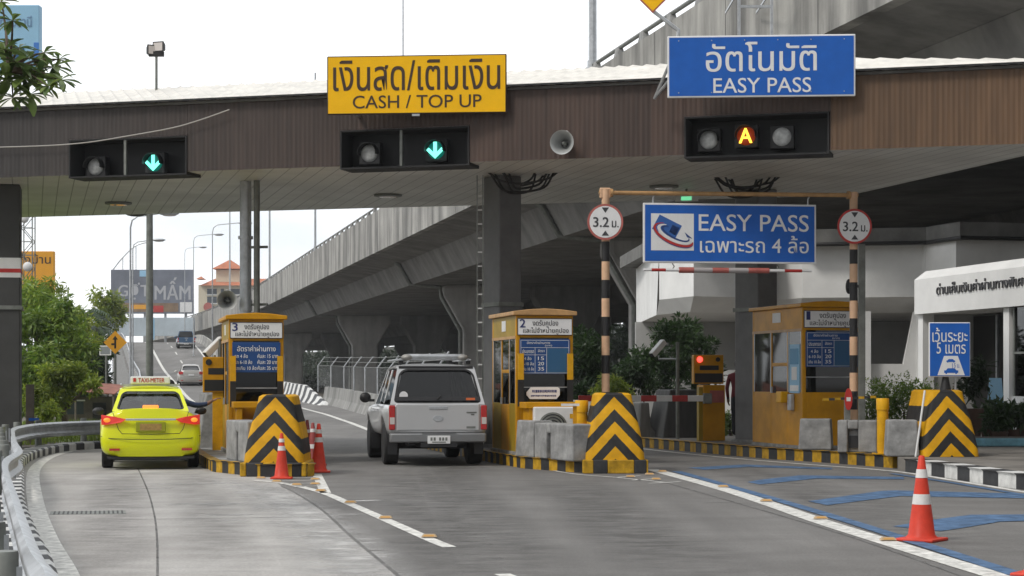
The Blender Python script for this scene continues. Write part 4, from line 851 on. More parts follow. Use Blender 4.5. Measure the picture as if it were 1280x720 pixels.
# dark steel post just behind the right pole
t = thing('steel_post', 'dark steel post standing right behind the right height gauge pole', 'post', Vector(((1077 - CX) / F * 35.35, 35.35, .215)), 0)
mb = MB(); mb.box(-.06, .06, -.06, .06, 0, 3.8); mb.build('post', M['galv_dark'], t, bevel=.01); mb = MB(); mb.box(-.14, .14, -.14, .14, 0, .02); mb.build('foot_plate', M['galv_dark'], t); mb = MB(); mb.ball((-.24, -.02, 3.02), .06, .08, .14); mb.box(-.2, -.06, -.02, .02, 3.0, 3.05); mb.build('side_lamp', M['black'], t)
def limit_sign(label, x, y, Y, r=.3):
    t = thing('height_limit_sign', label, 'round sign', W(x, y, Y), R(3), 'round 3.2 m height limit signs')
    mb = MB(); mb.lathe([(r, .0), (r, -.02)], 40, axis='Y'); pl = mb.build('plate', M['red_pale'] if 'left' in label else M['red'], t, smooth=40)
    mb = MB(); mb.lathe([(r*.88, -.021), (r*.88, -.0235)], 40, axis='Y'); mb.build('face', M['sign_white'], pl, smooth=40)
    mb = MB(); mb.text('3.2', -r*.68, -r*.28, r*.2, r*.26, -.027, .035); mb.text('ม.', r*.36, -r*.3, r*.74, r*.06, -.027, .03); mb.build('lettering', M['grey_ink'], pl)
    mb = MB(); y = -.027; mb.add([(-.2*r, y, .8*r), (0, y, .5*r), (.2*r, y, .8*r)], [(0, 1, 2)]); mb.add([(-.2*r, y, -.76*r), (.2*r, y, -.76*r), (0, y, -.48*r)], [(0, 1, 2)]); mb.build('arrow', M['grey_ink'], pl)
    mb = MB(); mb.box(-.06, .06, .001, .05, -.05, .05); mb.build('clamp', M['galv_dark'], t); return t
limit_sign('round 3.2 metre limit sign with faded red rim on the left gauge pole', 756.5, 277.5, 34.28, .322); limit_sign('round 3.2 metre limit sign with bright red rim above booth 1', 1068, 283, 34.82, .317)
hs, wd, hh = board('hanging_sign', 'blue EASY PASS sign with card emblem hanging from the tan beam', (802.5, 254), (1022, 256.5), (1023, 330), 34.65, ga, M['sign_blue'], M['sign_white'], [('EASY PASS', .318, .18, .955, .46), ('เฉพาะรถ 4 ล้อ', .325, .53, .955, .82)], M['sign_white'], .035)
mb = MB(); x0, x1, z0, z1 = -wd/2 + .045*wd, -wd/2 + .29*wd, hh/2 - .79*hh, hh/2 - .175*hh; mb.box(x0, x1, -.007, -.005, z0, z1); em = mb.build('emblem', M['sign_white'], hs)
ex, ez = (x1 - x0), (z1 - z0)
def E_(u, v): return (x0 + u*ex, -.0105, z1 - v*ez)
mb = MB(); mb.add([E_(.2, .03), E_(.72, .33), E_(.56, .68), E_(.02, .42)], [(3, 2, 1, 0)], 0); mb.add([E_(.5, .3), E_(.66, .39), E_(.57, .6), E_(.42, .5)], [(3, 2, 1, 0)], 1)
def swoosh(c, a, b, rot, t0, t1, w0, w1, mi, yy):
    pts = []; n = 26
    for k in range(n + 1):
        u = k / n; t = t0 + (t1 - t0) * u; w_ = (w0 + (w1 - w0) * u) * math.sin(math.pi * min(1, u * .95 + .04)) ** .6
        for s_ in (-1, 1):
            rx, ry = a + s_ * w_, b + s_ * w_ * .7; x, y = rx * math.cos(t), ry * math.sin(t); p = E_(c[0] + x * math.cos(rot) - y * math.sin(rot), c[1] + x * math.sin(rot) + y * math.cos(rot)); pts.append((p[0], yy, p[2]))
    mb.add(pts, [(2*k, 2*k+1, 2*k+3, 2*k+2) for k in range(n)], mi)
swoosh((.53, .57), .5, .22, R(30), R(225), R(-12), .03, .06, 2, -.0125); swoosh((.555, .555), .42, .17, R(30), R(225), R(-10), .045, .06, 3, -.0145); swoosh((.575, .545), .35, .125, R(30), R(225), R(-25), .03, .035, 1, -.0165); swoosh((.52, .6), .52, .23, R(30), R(165), R(-5), .008, .02, 1, -.0135)
mb.add([E_(.78, .5), E_(.97, .68), E_(.84, .64)], [(2, 1, 0)], 1); mb.build('emblem_marks', [mat('card_blue', (.03, .12, .4), .4), mat('deep_blue_mark', (.015, .05, .2), .4), M['red'], M['sign_white']], em)
for x in (-wd/2 + .12*ex*2, wd/2 - .15): mb = MB(); mb.tube([(x, .03, hh/2), (x, .03, hh/2 + .1), (x + .03, .03, hh/2 + .14), (x, .03, hh/2 + .2)], .014, 6); mb.build('hook', M['galv'], hs)
t = thing('clearance_bar', 'red and white striped bar hanging below the blue hanging sign', 'clearance bar', W(912, 338, 34.7), ga); t.scale = (1.07, 1.07, 1.07)
mb = MB(); xs = [-1.48, -1.36, -1.14, -.9, -.88]; seg = [(-1.48, -1.34, .022, 0), (-1.339, -1.1, .026, 1), (-1.099, -.87, .026, 0), (-.869, -.62, .05, 2), (-.619, -.3, .046, 3), (-.299, -.02, .046, 2), (-.019, .32, .046, 3), (.321, .68, .046, 2), (.681, .95, .026, 0), (.951, 1.25, .026, 1), (1.251, 1.42, .022, 0)]
for a, b_, r, mi in seg: mb.lathe([(r, a), (r, b_)], 12, mi, axis='X')
mb.build('bar', [M['sign_white'], M['red'], M['red_pale'], mat('bar_grey_band', (.4, .37, .37), .6)], t, smooth=40)
for x in (-.98, .82): mb = MB(); mb.tube([(x, 0, .02), (x + .03, 0, .06), (x, 0, .1), (x, 0, .14)], .01, 6); mb.build('hook', M['galv_dark'], t)
# exit light glimpsed above the hanging sign
t = thing('exit_light', 'small green lit box under the soffit above the hanging sign', 'exit light', W(858, 252.5, 40), ca); t.location.z = 5.26
mb = MB(); mb.box(-.24, .24, 0, .06, -.02, .1); mb.build('casing', M['white'], t); mb = MB(); mb.box(-.11, .11, -.006, -.001, 0, .08); mb.build('screen', mat('exit_green', (.1, .5, .25), .4, emit=(.25, 1, .5), es=.6), t); mb = MB(); mb.box(-.02, .02, .0, .04, .101, .24); mb.build('bracket', M['galv_dark'], t)
# ---- small booms on the islands
t = thing('boom_gate', 'short yellow and black boom with a round red plate beside booth 1', 'barrier arm', W(1060, 499, 34.72), R(3))
mb = MB()
for i in range(9): mb.box(-.46 + i*.108, -.354 + i*.108, -.02, .02, -.03 + i*.006, .015 + i*.006, i % 2)
mb.build('arm', [M['kerb_yellow'], M['kerb_black']], t)
mb = MB(); mb.lathe([(.165, -.03), (.165, -.045)], 28, c=(.0, 0, 0), axis='Y'); d_ = mb.build('disc', M['red'], t, smooth=40); d_.scale = (.42, 1, 1.2); mb = MB(); mb.box(-.09, .09, -.05, -.046, -.03, .03); mb.build('white_bar', M['white'], d_)
mb = MB(); mb.box(-.05, .05, .021, .1, -.94, .04); mb.build('stand', M['galv_dark'], t)
t = thing('boom_gate', 'short pale boom arm in front of booth 2 next to the yellow bollard', 'barrier arm', W(712, 506, 31.7), R(3))
mb = MB(); mb.box(-.14, .16, -.02, .02, -.02, .02); mb.build('arm', M['white'], t); mb = MB(); mb.box(.06, .12, .021, .08, -.93, .02); mb.build('stand', M['booth'], t)
# ---- EASY PASS lane boom, cabinet, display, camera
t = thing('boom_gate', 'long red and white barrier boom lowered across the EASY PASS lane', 'barrier arm', W(886, 498, 41.0), R(4))
mb = MB()
for i in range(8): mb.box(-.12 - (i+1)*.335, -.121 - i*.335, -.03, .03, -.065, .065, 1 if i % 2 else 0)
mb.build('arm', [M['sign_white'], M['red']], t, bevel=.01)
mb = MB(); mb.box(-.12, .06, -.06, .06, -.11, .11); mb.build('hinge', M['galv_dark'], t, bevel=.01)
p = GP(892, 551.5, .25); p.y += .2
t = thing('barrier_cabinet', 'orange boom barrier cabinet standing beside the EASY PASS lane island', 'cabinet', Vector((4.34, 41.2, .212)), R(14))
mb = MB(); mb.box(-.25, .25, 0, .42, 0, 1.2); mb.build('casing', M['booth'], t, bevel=.015); mb = MB(); mb.box(-.1, .22, -.006, -.001, .82, 1.08); mb.build('label_plate', M['red_pale'], t); mb = MB(); mb.box(-.34, -.251, .02, .16, 0, 1.15); mb.build('side_post', M['booth_olive'], t)
t = thing('lane_display', 'orange lane display box with a red lamp lit above two dark panels', 'display', Vector(((886 - CX) / F * 41.6, 41.6, .212)), R(8))
mb = MB(); mb.box(-.33, .33, 0, .22, 1.22, 1.85); bx = mb.build('casing', M['booth'], t, bevel=.015)
mb = MB(); mb.box(-.31, .31, -.006, -.001, 1.25, 1.45); mb.box(-.2, .22, -.006, -.001, 1.52, 1.62); mb.build('screen', M['black'], bx)
mb = MB(); mb.lathe([(.065, -.001), (.06, -.03), (.02, -.045)], 18, c=(-.2, 0, 1.75), axis='Y'); mb.build('red_lamp', M['red_lit'], bx, smooth=50); mb = MB(); mb.lathe([(.05, -.001), (.05, -.02)], 16, c=(.2, 0, 1.75), axis='Y'); mb.build('dark_lamp', M['black'], bx)
mb = MB(); mb.box(-.17, .0, .05, .2, 0, 1.219); mb.build('post', M['galv_dark'], t)
def cctv(label, loc, rz, h, arm):
    t = thing('security_camera', label, 'security camera', loc, rz, 'white bullet cameras on posts')
    mb = MB(); mb.tube([(0, 0, 0), (0, 0, h)], .04, 10); mb.build('post', M['galv_dark'], t, smooth=40); mb = MB(); mb.tube([(0, 0, h - .38), (arm, 0, h - .38), (arm, 0, h - .3)], .022, 8); mb.build('arm', M['galv'], t, smooth=40)
    c = Vector((arm, 0, h - .12)); d = Vector((-.5, -.35, -.55)).normalized(); a = d.cross(Vector((0, 0, 1))).normalized(); b = a.cross(d)
    mb = MB(); mb.loft([[c + d*k + a*x*.075 + b*y*.065 for x, y in ((-1, -1), (1, -1), (1, 1), (-1, 1))] for k in (-.2, .26)]); mb.build('housing', M['white'], t, bevel=.02); mb = MB(); mb.loft([[c + d*k + a*x*.055 + b*y*.048 for x, y in ((-1, -1), (1, -1), (1, 1), (-1, 1))] for k in (.262, .27)]); mb.build('lens', M['black'], t); return t
cctv('white bullet camera on a thin post before the dark bushes', Vector(((847 - CX) / F * 42.6, 42.6, .212)), R(0), 2.15, -.42)
cctv('white bullet camera leaning out left of booth 3, above the orange cabinet', Vector(((275 - CX) / F * 36.6, 36.6, .19)), R(0), 2.1, -.1)
# control cabinet left of booth 3
t = thing('lane_display', 'orange display box with black screen on a yellow post left of booth 3', 'display', Vector(((267 - CX) / F * 36.2, 36.2, .0)), R(10))
mb = MB(); mb.box(-.2, .28, 0, .2, 1.28, 1.95); bx = mb.build('casing', M['booth'], t, bevel=.015); mb = MB(); mb.box(-.17, .25, -.006, -.001, 1.31, 1.52); mb.box(-.1, .25, -.006, -.001, 1.62, 1.74); mb.build('screen', M['black'], bx); mb = MB(); mb.lathe([(.06, -.001), (.055, -.02)], 16, c=(-.09, 0, 1.85), axis='Y'); mb.build('dark_lamp', M['black'], bx)
mb = MB(); mb.box(-.02, .2, .04, .18, .19, 1.279); mb.build('post', M['bollard'], t)
t = thing('concrete_block', 'tall slanting concrete block under the orange display box beside booth 3', 'concrete block', Vector(((258 - CX) / F * 37.5, 37.5, .0)), R(12), 'grey concrete blocks guarding the booths')
mb = MB(); mb.loft([[(-.2, 0, 0), (.3, 0, 0), (.3, 2.5, 0), (-.2, 2.5, 0)], [(0, .1, 1.25), (.25, .1, 1.25), (.25, 2.4, 1.25), (0, 2.4, 1.25)]]); mb.build('block', M['concrete'], t, bevel=.03)
# concrete barriers beyond the EASY PASS boom
t = thing('concrete_barrier', 'dark stained concrete end block behind the red and white boom', 'concrete barrier', Vector(((856 - CX) / F * 43.5, 43.5, .2)), R(12))
mb = MB(); mb.loft([[(-.52, 0, 0), (.42, 0, 0), (.42, 1.4, 0), (-.52, 1.4, 0)], [(-.3, .15, 1.1), (.4, .15, 1.1), (.4, 1.3, 1.1), (-.3, 1.3, 1.1)]]); mb.build('block', stain_concrete('end_block_concrete', (.14, .14, .135), (.05, .05, .05)), t, bevel=.04)  # dark concrete with darker vertical streaks
t = thing('concrete_barrier', 'pale stained concrete barrier wall running away behind the EASY PASS boom', 'concrete barrier', Vector((3.0, 44.0, 0)), R(13))
mb = MB(); mb.loft([[(a, y, z) for a, z in ((-.1, 0), (.45, 0), (.4, .2), (.2, .45), (.15, 1.0), (-.05, 1.0))] for y in (0, 14)]); mb.box(-.95, -.1, .3, 14, 0, .12); mb.build('wall', stain_concrete('pale_barrier', (.4, .39, .37), (.15, .15, .14)), t, bevel=.03)
t = thing('concrete_barrier', 'low grey concrete wall between booth 2 and the EASY PASS lane', 'concrete barrier', Vector((1.2, 45.0, 0)), R(13))
mb = MB(); mb.loft([[(a, y, z) for a, z in ((0, 0), (.5, 0), (.34, .3), (.3, .85), (.2, .85), (.16, .3))] for y in (0, 12)]); mb.build('wall', M['concrete_dark'], t, bevel=.02)
# ---- traffic cones
def cone(label, x, y, h=.8, m='cone', z=0, tilt=0, loc=None, bands=((.43, .55), (.74, .84))):
    p = loc if loc else G(x, y, z); t = thing('traffic_cone', label, 'traffic cone', p, random.random(), 'red traffic cones around the toll lanes'); k = h / .8
    mb = MB(); mb.box(-.19*k, .19*k, -.19*k, .19*k, 0, .03*k); mb.build('base', M[m], t, bevel=.012)
    r0, r1 = .128*k, .028*k; rad = lambda u: r0 + (r1 - r0) * u
    mb = MB(); mb.lathe([(rad(0) + .025, .03*k), (rad(.03), .06*k), (rad(.5), .03*k + .385*k), (rad(1), h - .01), (rad(1)*.7, h)], 28); mb.build('body', M[m], t, smooth=40)
    for a, b in bands: mb = MB(); mb.lathe([(rad(a) + .004, h*a), (rad(b) + .004, h*b)], 28, caps=False); mb.build('reflective_band', M['cone_band'], t, smooth=40)
    return t
random.seed(2)
cone('tall red traffic cone alone on the blue and white lane line', 1152, 676)
cone('red traffic cone at the frame edge beyond the lone tall cone', 1303, 720)
B_ = ((.62, .72), (.8, .88))
cone('short red traffic cone standing against the chevron barrier of booth 3', 352, 598.5, .7, bands=B_)
cone('bright red traffic cone just right of the chevron barrier of booth 3', 398.5, 590.5, .8, bands=B_)
cone('faded red cone tucked directly behind the bright cone at booth 3', 391, 582, .76, 'cone_old', bands=((.4, .5), (.78, .86)))
cone('dull cone third back in the row beside booth 3', 384, 575, .76, 'cone_old', bands=((.4, .5), (.68, .76)))
cone('dark dull cone farthest back in the row, half hidden by booth 3 barrier', 379.5, 571, .76, 'cone_old', bands=((.4, .5), (.68, .76)))
# ---- distance sign on the right barrier
ds_, wd, hh = board('distance_sign', 'blue sign asking for five metres distance, on top of the right chevron barrier', (1160.5, 403), (1213, 402.5), (1214, 471), BR.y + .75, R(3), M['sign_blue'], M['sign_white'], [('เว้นระยะ', .075, .1, .925, .36), ('5 เมตร', .18, .37, .88, .575)], M['sign_white'], .015, cat='road sign')
mb = MB(); mb.extr([(-.14*wd, -.0055, -.115*hh), (.19*wd, -.0055, -.115*hh), (.36*wd, -.0055, -.47*hh), (-.3*wd, -.0055, -.47*hh)], (0, -.002, 0)); pg = mb.build('pictogram', M['sign_white'], ds_)
mb = MB()
for cx_, cz_, s_ in ((.02, -.21, .8), (.03, -.4, 1.3)):
    w_ = .13 * wd * s_; x_ = cx_ * wd; z_ = cz_ * hh
    mb.box(x_ - w_, x_ + w_, -.0105, -.009, z_ - .02*hh*s_, z_ + .015*hh*s_); mb.extr([(x_ - w_*.75, -.009, z_ + .0151*hh*s_), (x_ + w_*.75, -.009, z_ + .0151*hh*s_), (x_ + w_*.5, -.009, z_ + .045*hh*s_), (x_ - w_*.5, -.009, z_ + .045*hh*s_)], (0, -.0015, 0))
    for q_ in (-.7, .7): mb.box(x_ + w_*q_ - .015*wd*s_, x_ + w_*q_ + .015*wd*s_, -.0105, -.009, z_ - .035*hh*s_, z_ - .0201*hh*s_)
mb.text('5 ม.', .1*wd, -.33*hh, .24*wd, -.25*hh, -.011, .0); mb.box(.055*wd, .065*wd, -.0105, -.009, -.36*hh, -.25*hh); mb.build('pictogram_marks', M['sign_blue'], pg)
mb = MB(); zb_ = BR.z + 1.12 - ds_.location.z; mb.lathe([(.1, zb_), (.05, zb_ + .25), (.045, -.1)], 14, c=(-.05, .09, 0)); mb.build('post', M['black'], ds_, smooth=40); mb = MB(); mb.box(.1, .13, .052, .09, zb_, -.2); mb.build('strut', M['galv'], ds_)
t = thing('steel_rod', 'thin pale rod leaning on the left flank of the right chevron barrier', 'rod', BR + Vector((-.62, -.02, 0)), 0); mb = MB(); mb.tube([(0, 0, 0), (.2, .2, 1.12)], .018, 8); mb.build('rod', M['white'], t)
t = thing('sign_plate', 'small dark blue plate lying between concrete block and right chevron barrier', 'sign', BR + Vector((-.64, .35, 0)), R(20)); mb = MB(); mb.box(-.12, .12, 0, .02, 0, .42); mb.build('plate', M['board_blue'], t); mb = MB(); mb.lathe([(.08, -.001), (.08, -.004)], 16, c=(.03, 0, .34), axis='Y'); mb.box(-.09, .0, -.004, -.001, .12, .2); mb.build('marks', M['sign_white'], t)

# ================================================================ GUARDRAIL
gz = lambda x, y: G(x, y, .62)
rp_ = [(-1.0, 3.5), (-1.55, 6.2)] + [tuple(gz(*q)[:2]) for q in ((60, 720), (37, 682), (15, 619), (4, 577))] + [(-6.3, 24.5), (-7.4, 28.5), (-8.6, 33), (-9.35, 36), (-9.75, 38.6), (-9.8, 40.4), (-9.5, 41.9), (-8.9, 42.9), (-8.3, 43.6), (-8.35, 45.2), (-9.3, 49), (-11.7, 60.5)]
RAIL = cr([(x, y, 0) for x, y in rp_], 6)
t = thing('guardrail', 'silver corrugated guardrail curving along the left kerb', 'guardrail', (0, 0, 0))
mb = MB(); sweep(mb, [(0, .31), (-.055, .345), (-.055, .385), (0, .43), (0, .5), (-.055, .545), (-.055, .585), (0, .62), (.012, .62), (-.04, .585), (-.04, .545), (.012, .5), (.012, .43), (-.04, .385), (-.04, .345), (.012, .31)], RAIL)
rl = mb.build('rail', M['galv'], t, smooth=50)
mb = MB(); acc = resample(RAIL, 2.0)
for p, d, n in frame2(acc):
    mb.extr([p - d*.25 + n*-.06 + Vector((0, 0, z)) for z in (.34,)] + [p + d*.25 + n*-.06 + Vector((0, 0, .34)), p + d*.25 + n*-.062 + Vector((0, 0, .39)), p - d*.25 + n*-.062 + Vector((0, 0, .39))], n*.004)
mb.build('splice_plate', M['galv'], rl)
for p, d, n in frame2(acc)[::1]:
    q = p + n * .17; mb = MB(); mb.lathe([(.07, -.1), (.07, .66), (.065, .675)], 14, c=q); ps = mb.build('post', M['galv_dark'], t, smooth=40)
    mb = MB(); mb.box(-.085, .012, -.04, .04, .34, .6); bo = mb.build('spacer', M['galv'], ps, loc=q, rz=math.atan2(n.y, n.x) + math.pi if False else math.atan2(n.y, n.x)); bo.location = q
t = thing('timber_post', 'square grey timber post standing at the guardrail bend', 'post', G(37.5, 561, .0), R(10)); mb = MB(); mb.box(-.085, .085, -.085, .085, 0, 1.42); mb.build('post', M['wood'], t, bevel=.012); mb = MB(); mb.box(-.02, .2, -.1, -.086, .62, .68); mb.build('blue_tape', M['sign_blue'], t)

# ================================================================ VEHICLES  (local: y forward from the rear bumper, z up)
def mirror_ring(pts): return [(-x, y, z) for x, y, z in pts] + [(x, y, z) for x, y, z in pts[::-1]]
def car_body(name, st, m, parent, sub=1, cap_bulge=.05):
    """st: stations of (y, [(halfwidth, z, dy) ... from sill to deck edge]); closed with bowed front and rear faces"""
    mb = MB(); fr = [-1, -.62, 0, .62, 1]
    def ring(y, L_): return [(-hw, y + dy, z) for hw, z, dy in L_] + [(0, y + L_[-1][2], L_[-1][1] + .012)] + [(hw, y + dy, z) for hw, z, dy in L_[::-1]] + [(0, y, L_[0][1])]
    rings = [ring(y, L_) for y, L_ in st]; mb.loft(rings, 0, False)
    for (y, L_), s in ((st[0], -1), (st[-1], 1)):
        g = [[(hw * f, y + dy + s * cap_bulge * (1 - f*f), z + (.012 * (1 - f*f) if i == len(L_) - 1 else 0)) for f in fr] for i, (hw, z, dy) in enumerate(L_)]
        mb.loft(g, 0, False, False)
    o = mb.build(name, m, parent, subsurf=sub)
    bm_w = o.modifiers.new('weld', 'WELD'); bm_w.merge_threshold = .004; o.modifiers.move(1, 0); return o
def wheels(t, ys, hw, r, wd, both=True):
    for y in ys:
        for s in (-1, 1):
            mb = MB(); x = s * hw
            mb.lathe([(r*.62, -wd/2), (r*.93, -wd/2), (r, -wd/2 + .03), (r, wd/2 - .03), (r*.93, wd/2), (r*.62, wd/2)], 28, c=(x, y, r), axis='X'); wh = mb.build('wheel', M['tyre'], t, smooth=35)
            mb = MB(); mb.lathe([(r*.62, -wd*.42), (r*.6, wd*.3), (r*.2, wd*.36), (.02, wd*.36)] if s > 0 else [(.02, -wd*.36), (r*.2, -wd*.36), (r*.6, -wd*.3), (r*.62, wd*.42)], 20, c=(x, y, r), axis='X'); mb.build('rim', M['rim'], wh, smooth=40)
def pillar(mb, a, b, wx, wy):
    a, b = Vector(a), Vector(b); mb.loft([[p + Vector((u*wx, v*wy, 0)) for u, v in ((-.5, -.5), (.5, -.5), (.5, .5), (-.5, .5))] for p in (a, b)])
def cabin(t, paint, base, roof, gl_rear, gl_side, side_cuts, interior=True, rt=.05, cover=True):
    """base: (y_rear, z, hw) , (y_front, z, hw); roof likewise"""
    (yr, zr_, wr), (yf, zf, wf) = base; (ryr, rzr, rwr), (ryf, rzf, rwf) = roof
    mb = MB(); n = 9; rings = []
    for i in range(n):
        u = i / (n - 1); y = ryr + (ryf - ryr) * u; z = rzr + (rzf - rzr) * u + .035 * math.sin(math.pi * u); hw = rwr + (rwf - rwr) * u
        rings.append([(-hw, y, z - rt), (-hw - .012, y, z - .02), (-hw + .06, y, z + .012), (-hw*.5, y, z + .035), (0, y, z + .042), (hw*.5, y, z + .035), (hw - .06, y, z + .012), (hw + .012, y, z - .02), (hw, y, z - rt)])
    mb.loft(rings); mb.build('roof', paint, t, smooth=50)
    mb = MB()
    for s in (-1, 1):
        mb = MB(); pillar(mb, (s*(wr - .02), yr + .05, zr_ - .03), (s*(rwr - .03), ryr + .04, rzr - rt + .01), .07, .12); mb.build('pillar', paint, t, smooth=30); mb = MB(); pillar(mb, (s*(wf - .02), yf - .04, zf - .03), (s*(rwf - .03), ryf - .03, rzf - rt + .01), .06, .08); mb.build('pillar', paint, t, smooth=30)
        for c in side_cuts:
            u = (c - yr) / (yf - yr); hw = wr + (wf - wr) * u; mb_z = zr_ + (zf - zr_) * u; v = min(max((c - ryr) / (ryf - ryr), .03), .97); rhw = rwr + (rwf - rwr) * v; mb = MB(); pillar(mb, (s*(hw - .02), c, mb_z - .03), (s*(rhw - .02), ryr + (ryf - ryr) * v, rzr + (rzf - rzr) * v - rt + .01), .05, .09); mb.build('pillar', paint, t, smooth=30)
    i_ = .055
    mb = MB(); mb.quad((-wr + i_, yr - .005, zr_ - .02), (wr - i_, yr - .005, zr_ - .02), (rwr - i_ + .01, ryr - .005, rzr - rt*.6), (-rwr + i_ - .01, ryr - .005, rzr - rt*.6)); rw = mb.build('rear_window', gl_rear, t)
    mb = MB(); mb.quad((-wf + i_, yf, zf), (wf - i_, yf, zf), (rwf - i_, ryf, rzf - rt*.6), (-rwf + i_, ryf, rzf - rt*.6)); mb.build('windscreen', gl_side, t)
    for s in (-1, 1):
        mb = MB(); mb.quad((s*(wr + .0), yr + .1, zr_ - .01), (s*(wf + .0), yf - .08, zf - .01), (s*(rwf - .01), ryf - .04, rzf - rt), (s*(rwr - .01), ryr + .06, rzr - rt)); mb.build('side_window', gl_side, t)
    return rw
def rear_frame(t, paint, A, B, C_, D, inset, rad, seal, off=.012, n=6):
    """body-coloured surround with a rounded opening between corners A B (bottom) and C_ D (top)"""
    A, B, C_, D = map(Vector, (A, B, C_, D)); pt = lambda u, v: A.lerp(B, u).lerp(D.lerp(C_, u), v) + Vector((0, -off, 0))
    (l, b, r_, tp) = inset; inn = []
    for cx_, cy_, a0 in ((1 - r_ - rad[0], 1 - tp - rad[1], 0), (l + rad[0], 1 - tp - rad[1], 90), (l + rad[0] * .5, b + rad[1] * .5, 180), (1 - r_ - rad[0] * .5, b + rad[1] * .5, 270)):
        k_ = .5 if a0 >= 180 else 1
        for k in range(n + 1): a = R(a0 + 90 * k / n); inn.append((cx_ + rad[0] * k_ * math.cos(a), cy_ + rad[1] * k_ * math.sin(a)))
    def ext(u, v): d = max(abs(u - .5), abs(v - .5)) * 2; return ((u - .5) / d + .5, (v - .5) / d + .5)
    sh = [(u + (.5 - u) * .05, v + (.5 - v) * .08) for u, v in inn]; N_ = len(inn)
    mb = MB(); mb.add([pt(*ext(*p)) for p in inn] + [pt(*p) for p in inn], [(i, (i + 1) % N_, N_ + (i + 1) % N_, N_ + i) for i in range(N_)]); mb.build('rear_frame', paint, t, solid=.01)
    mb = MB(); mb.add([pt(*p) + Vector((0, -.001, 0)) for p in inn] + [pt(*p) + Vector((0, -.001, 0)) for p in sh], [(i, (i + 1) % N_, N_ + (i + 1) % N_, N_ + i) for i in range(N_)]); mb.build('window_seal', seal, t, solid=.008)
def seats(t, ys, xs, z):
    for y in ys:
        for x in xs:
            mb = MB(); mb.loft([[(x - .24, y, z - .35), (x + .24, y, z - .35), (x + .24, y + .14, z - .35), (x - .24, y + .14, z - .35)], [(x - .22, y - .08, z + .12), (x + .22, y - .08, z + .12), (x + .22, y + .03, z + .12), (x - .22, y + .03, z + .12)]]); s_ = mb.build('seat', M['seat'], t, bevel=.04)
            mb = MB(); mb.ball((x, y - .05, z + .24), .13, .06, .1); mb.build('headrest', M['seat'], s_, smooth=60)
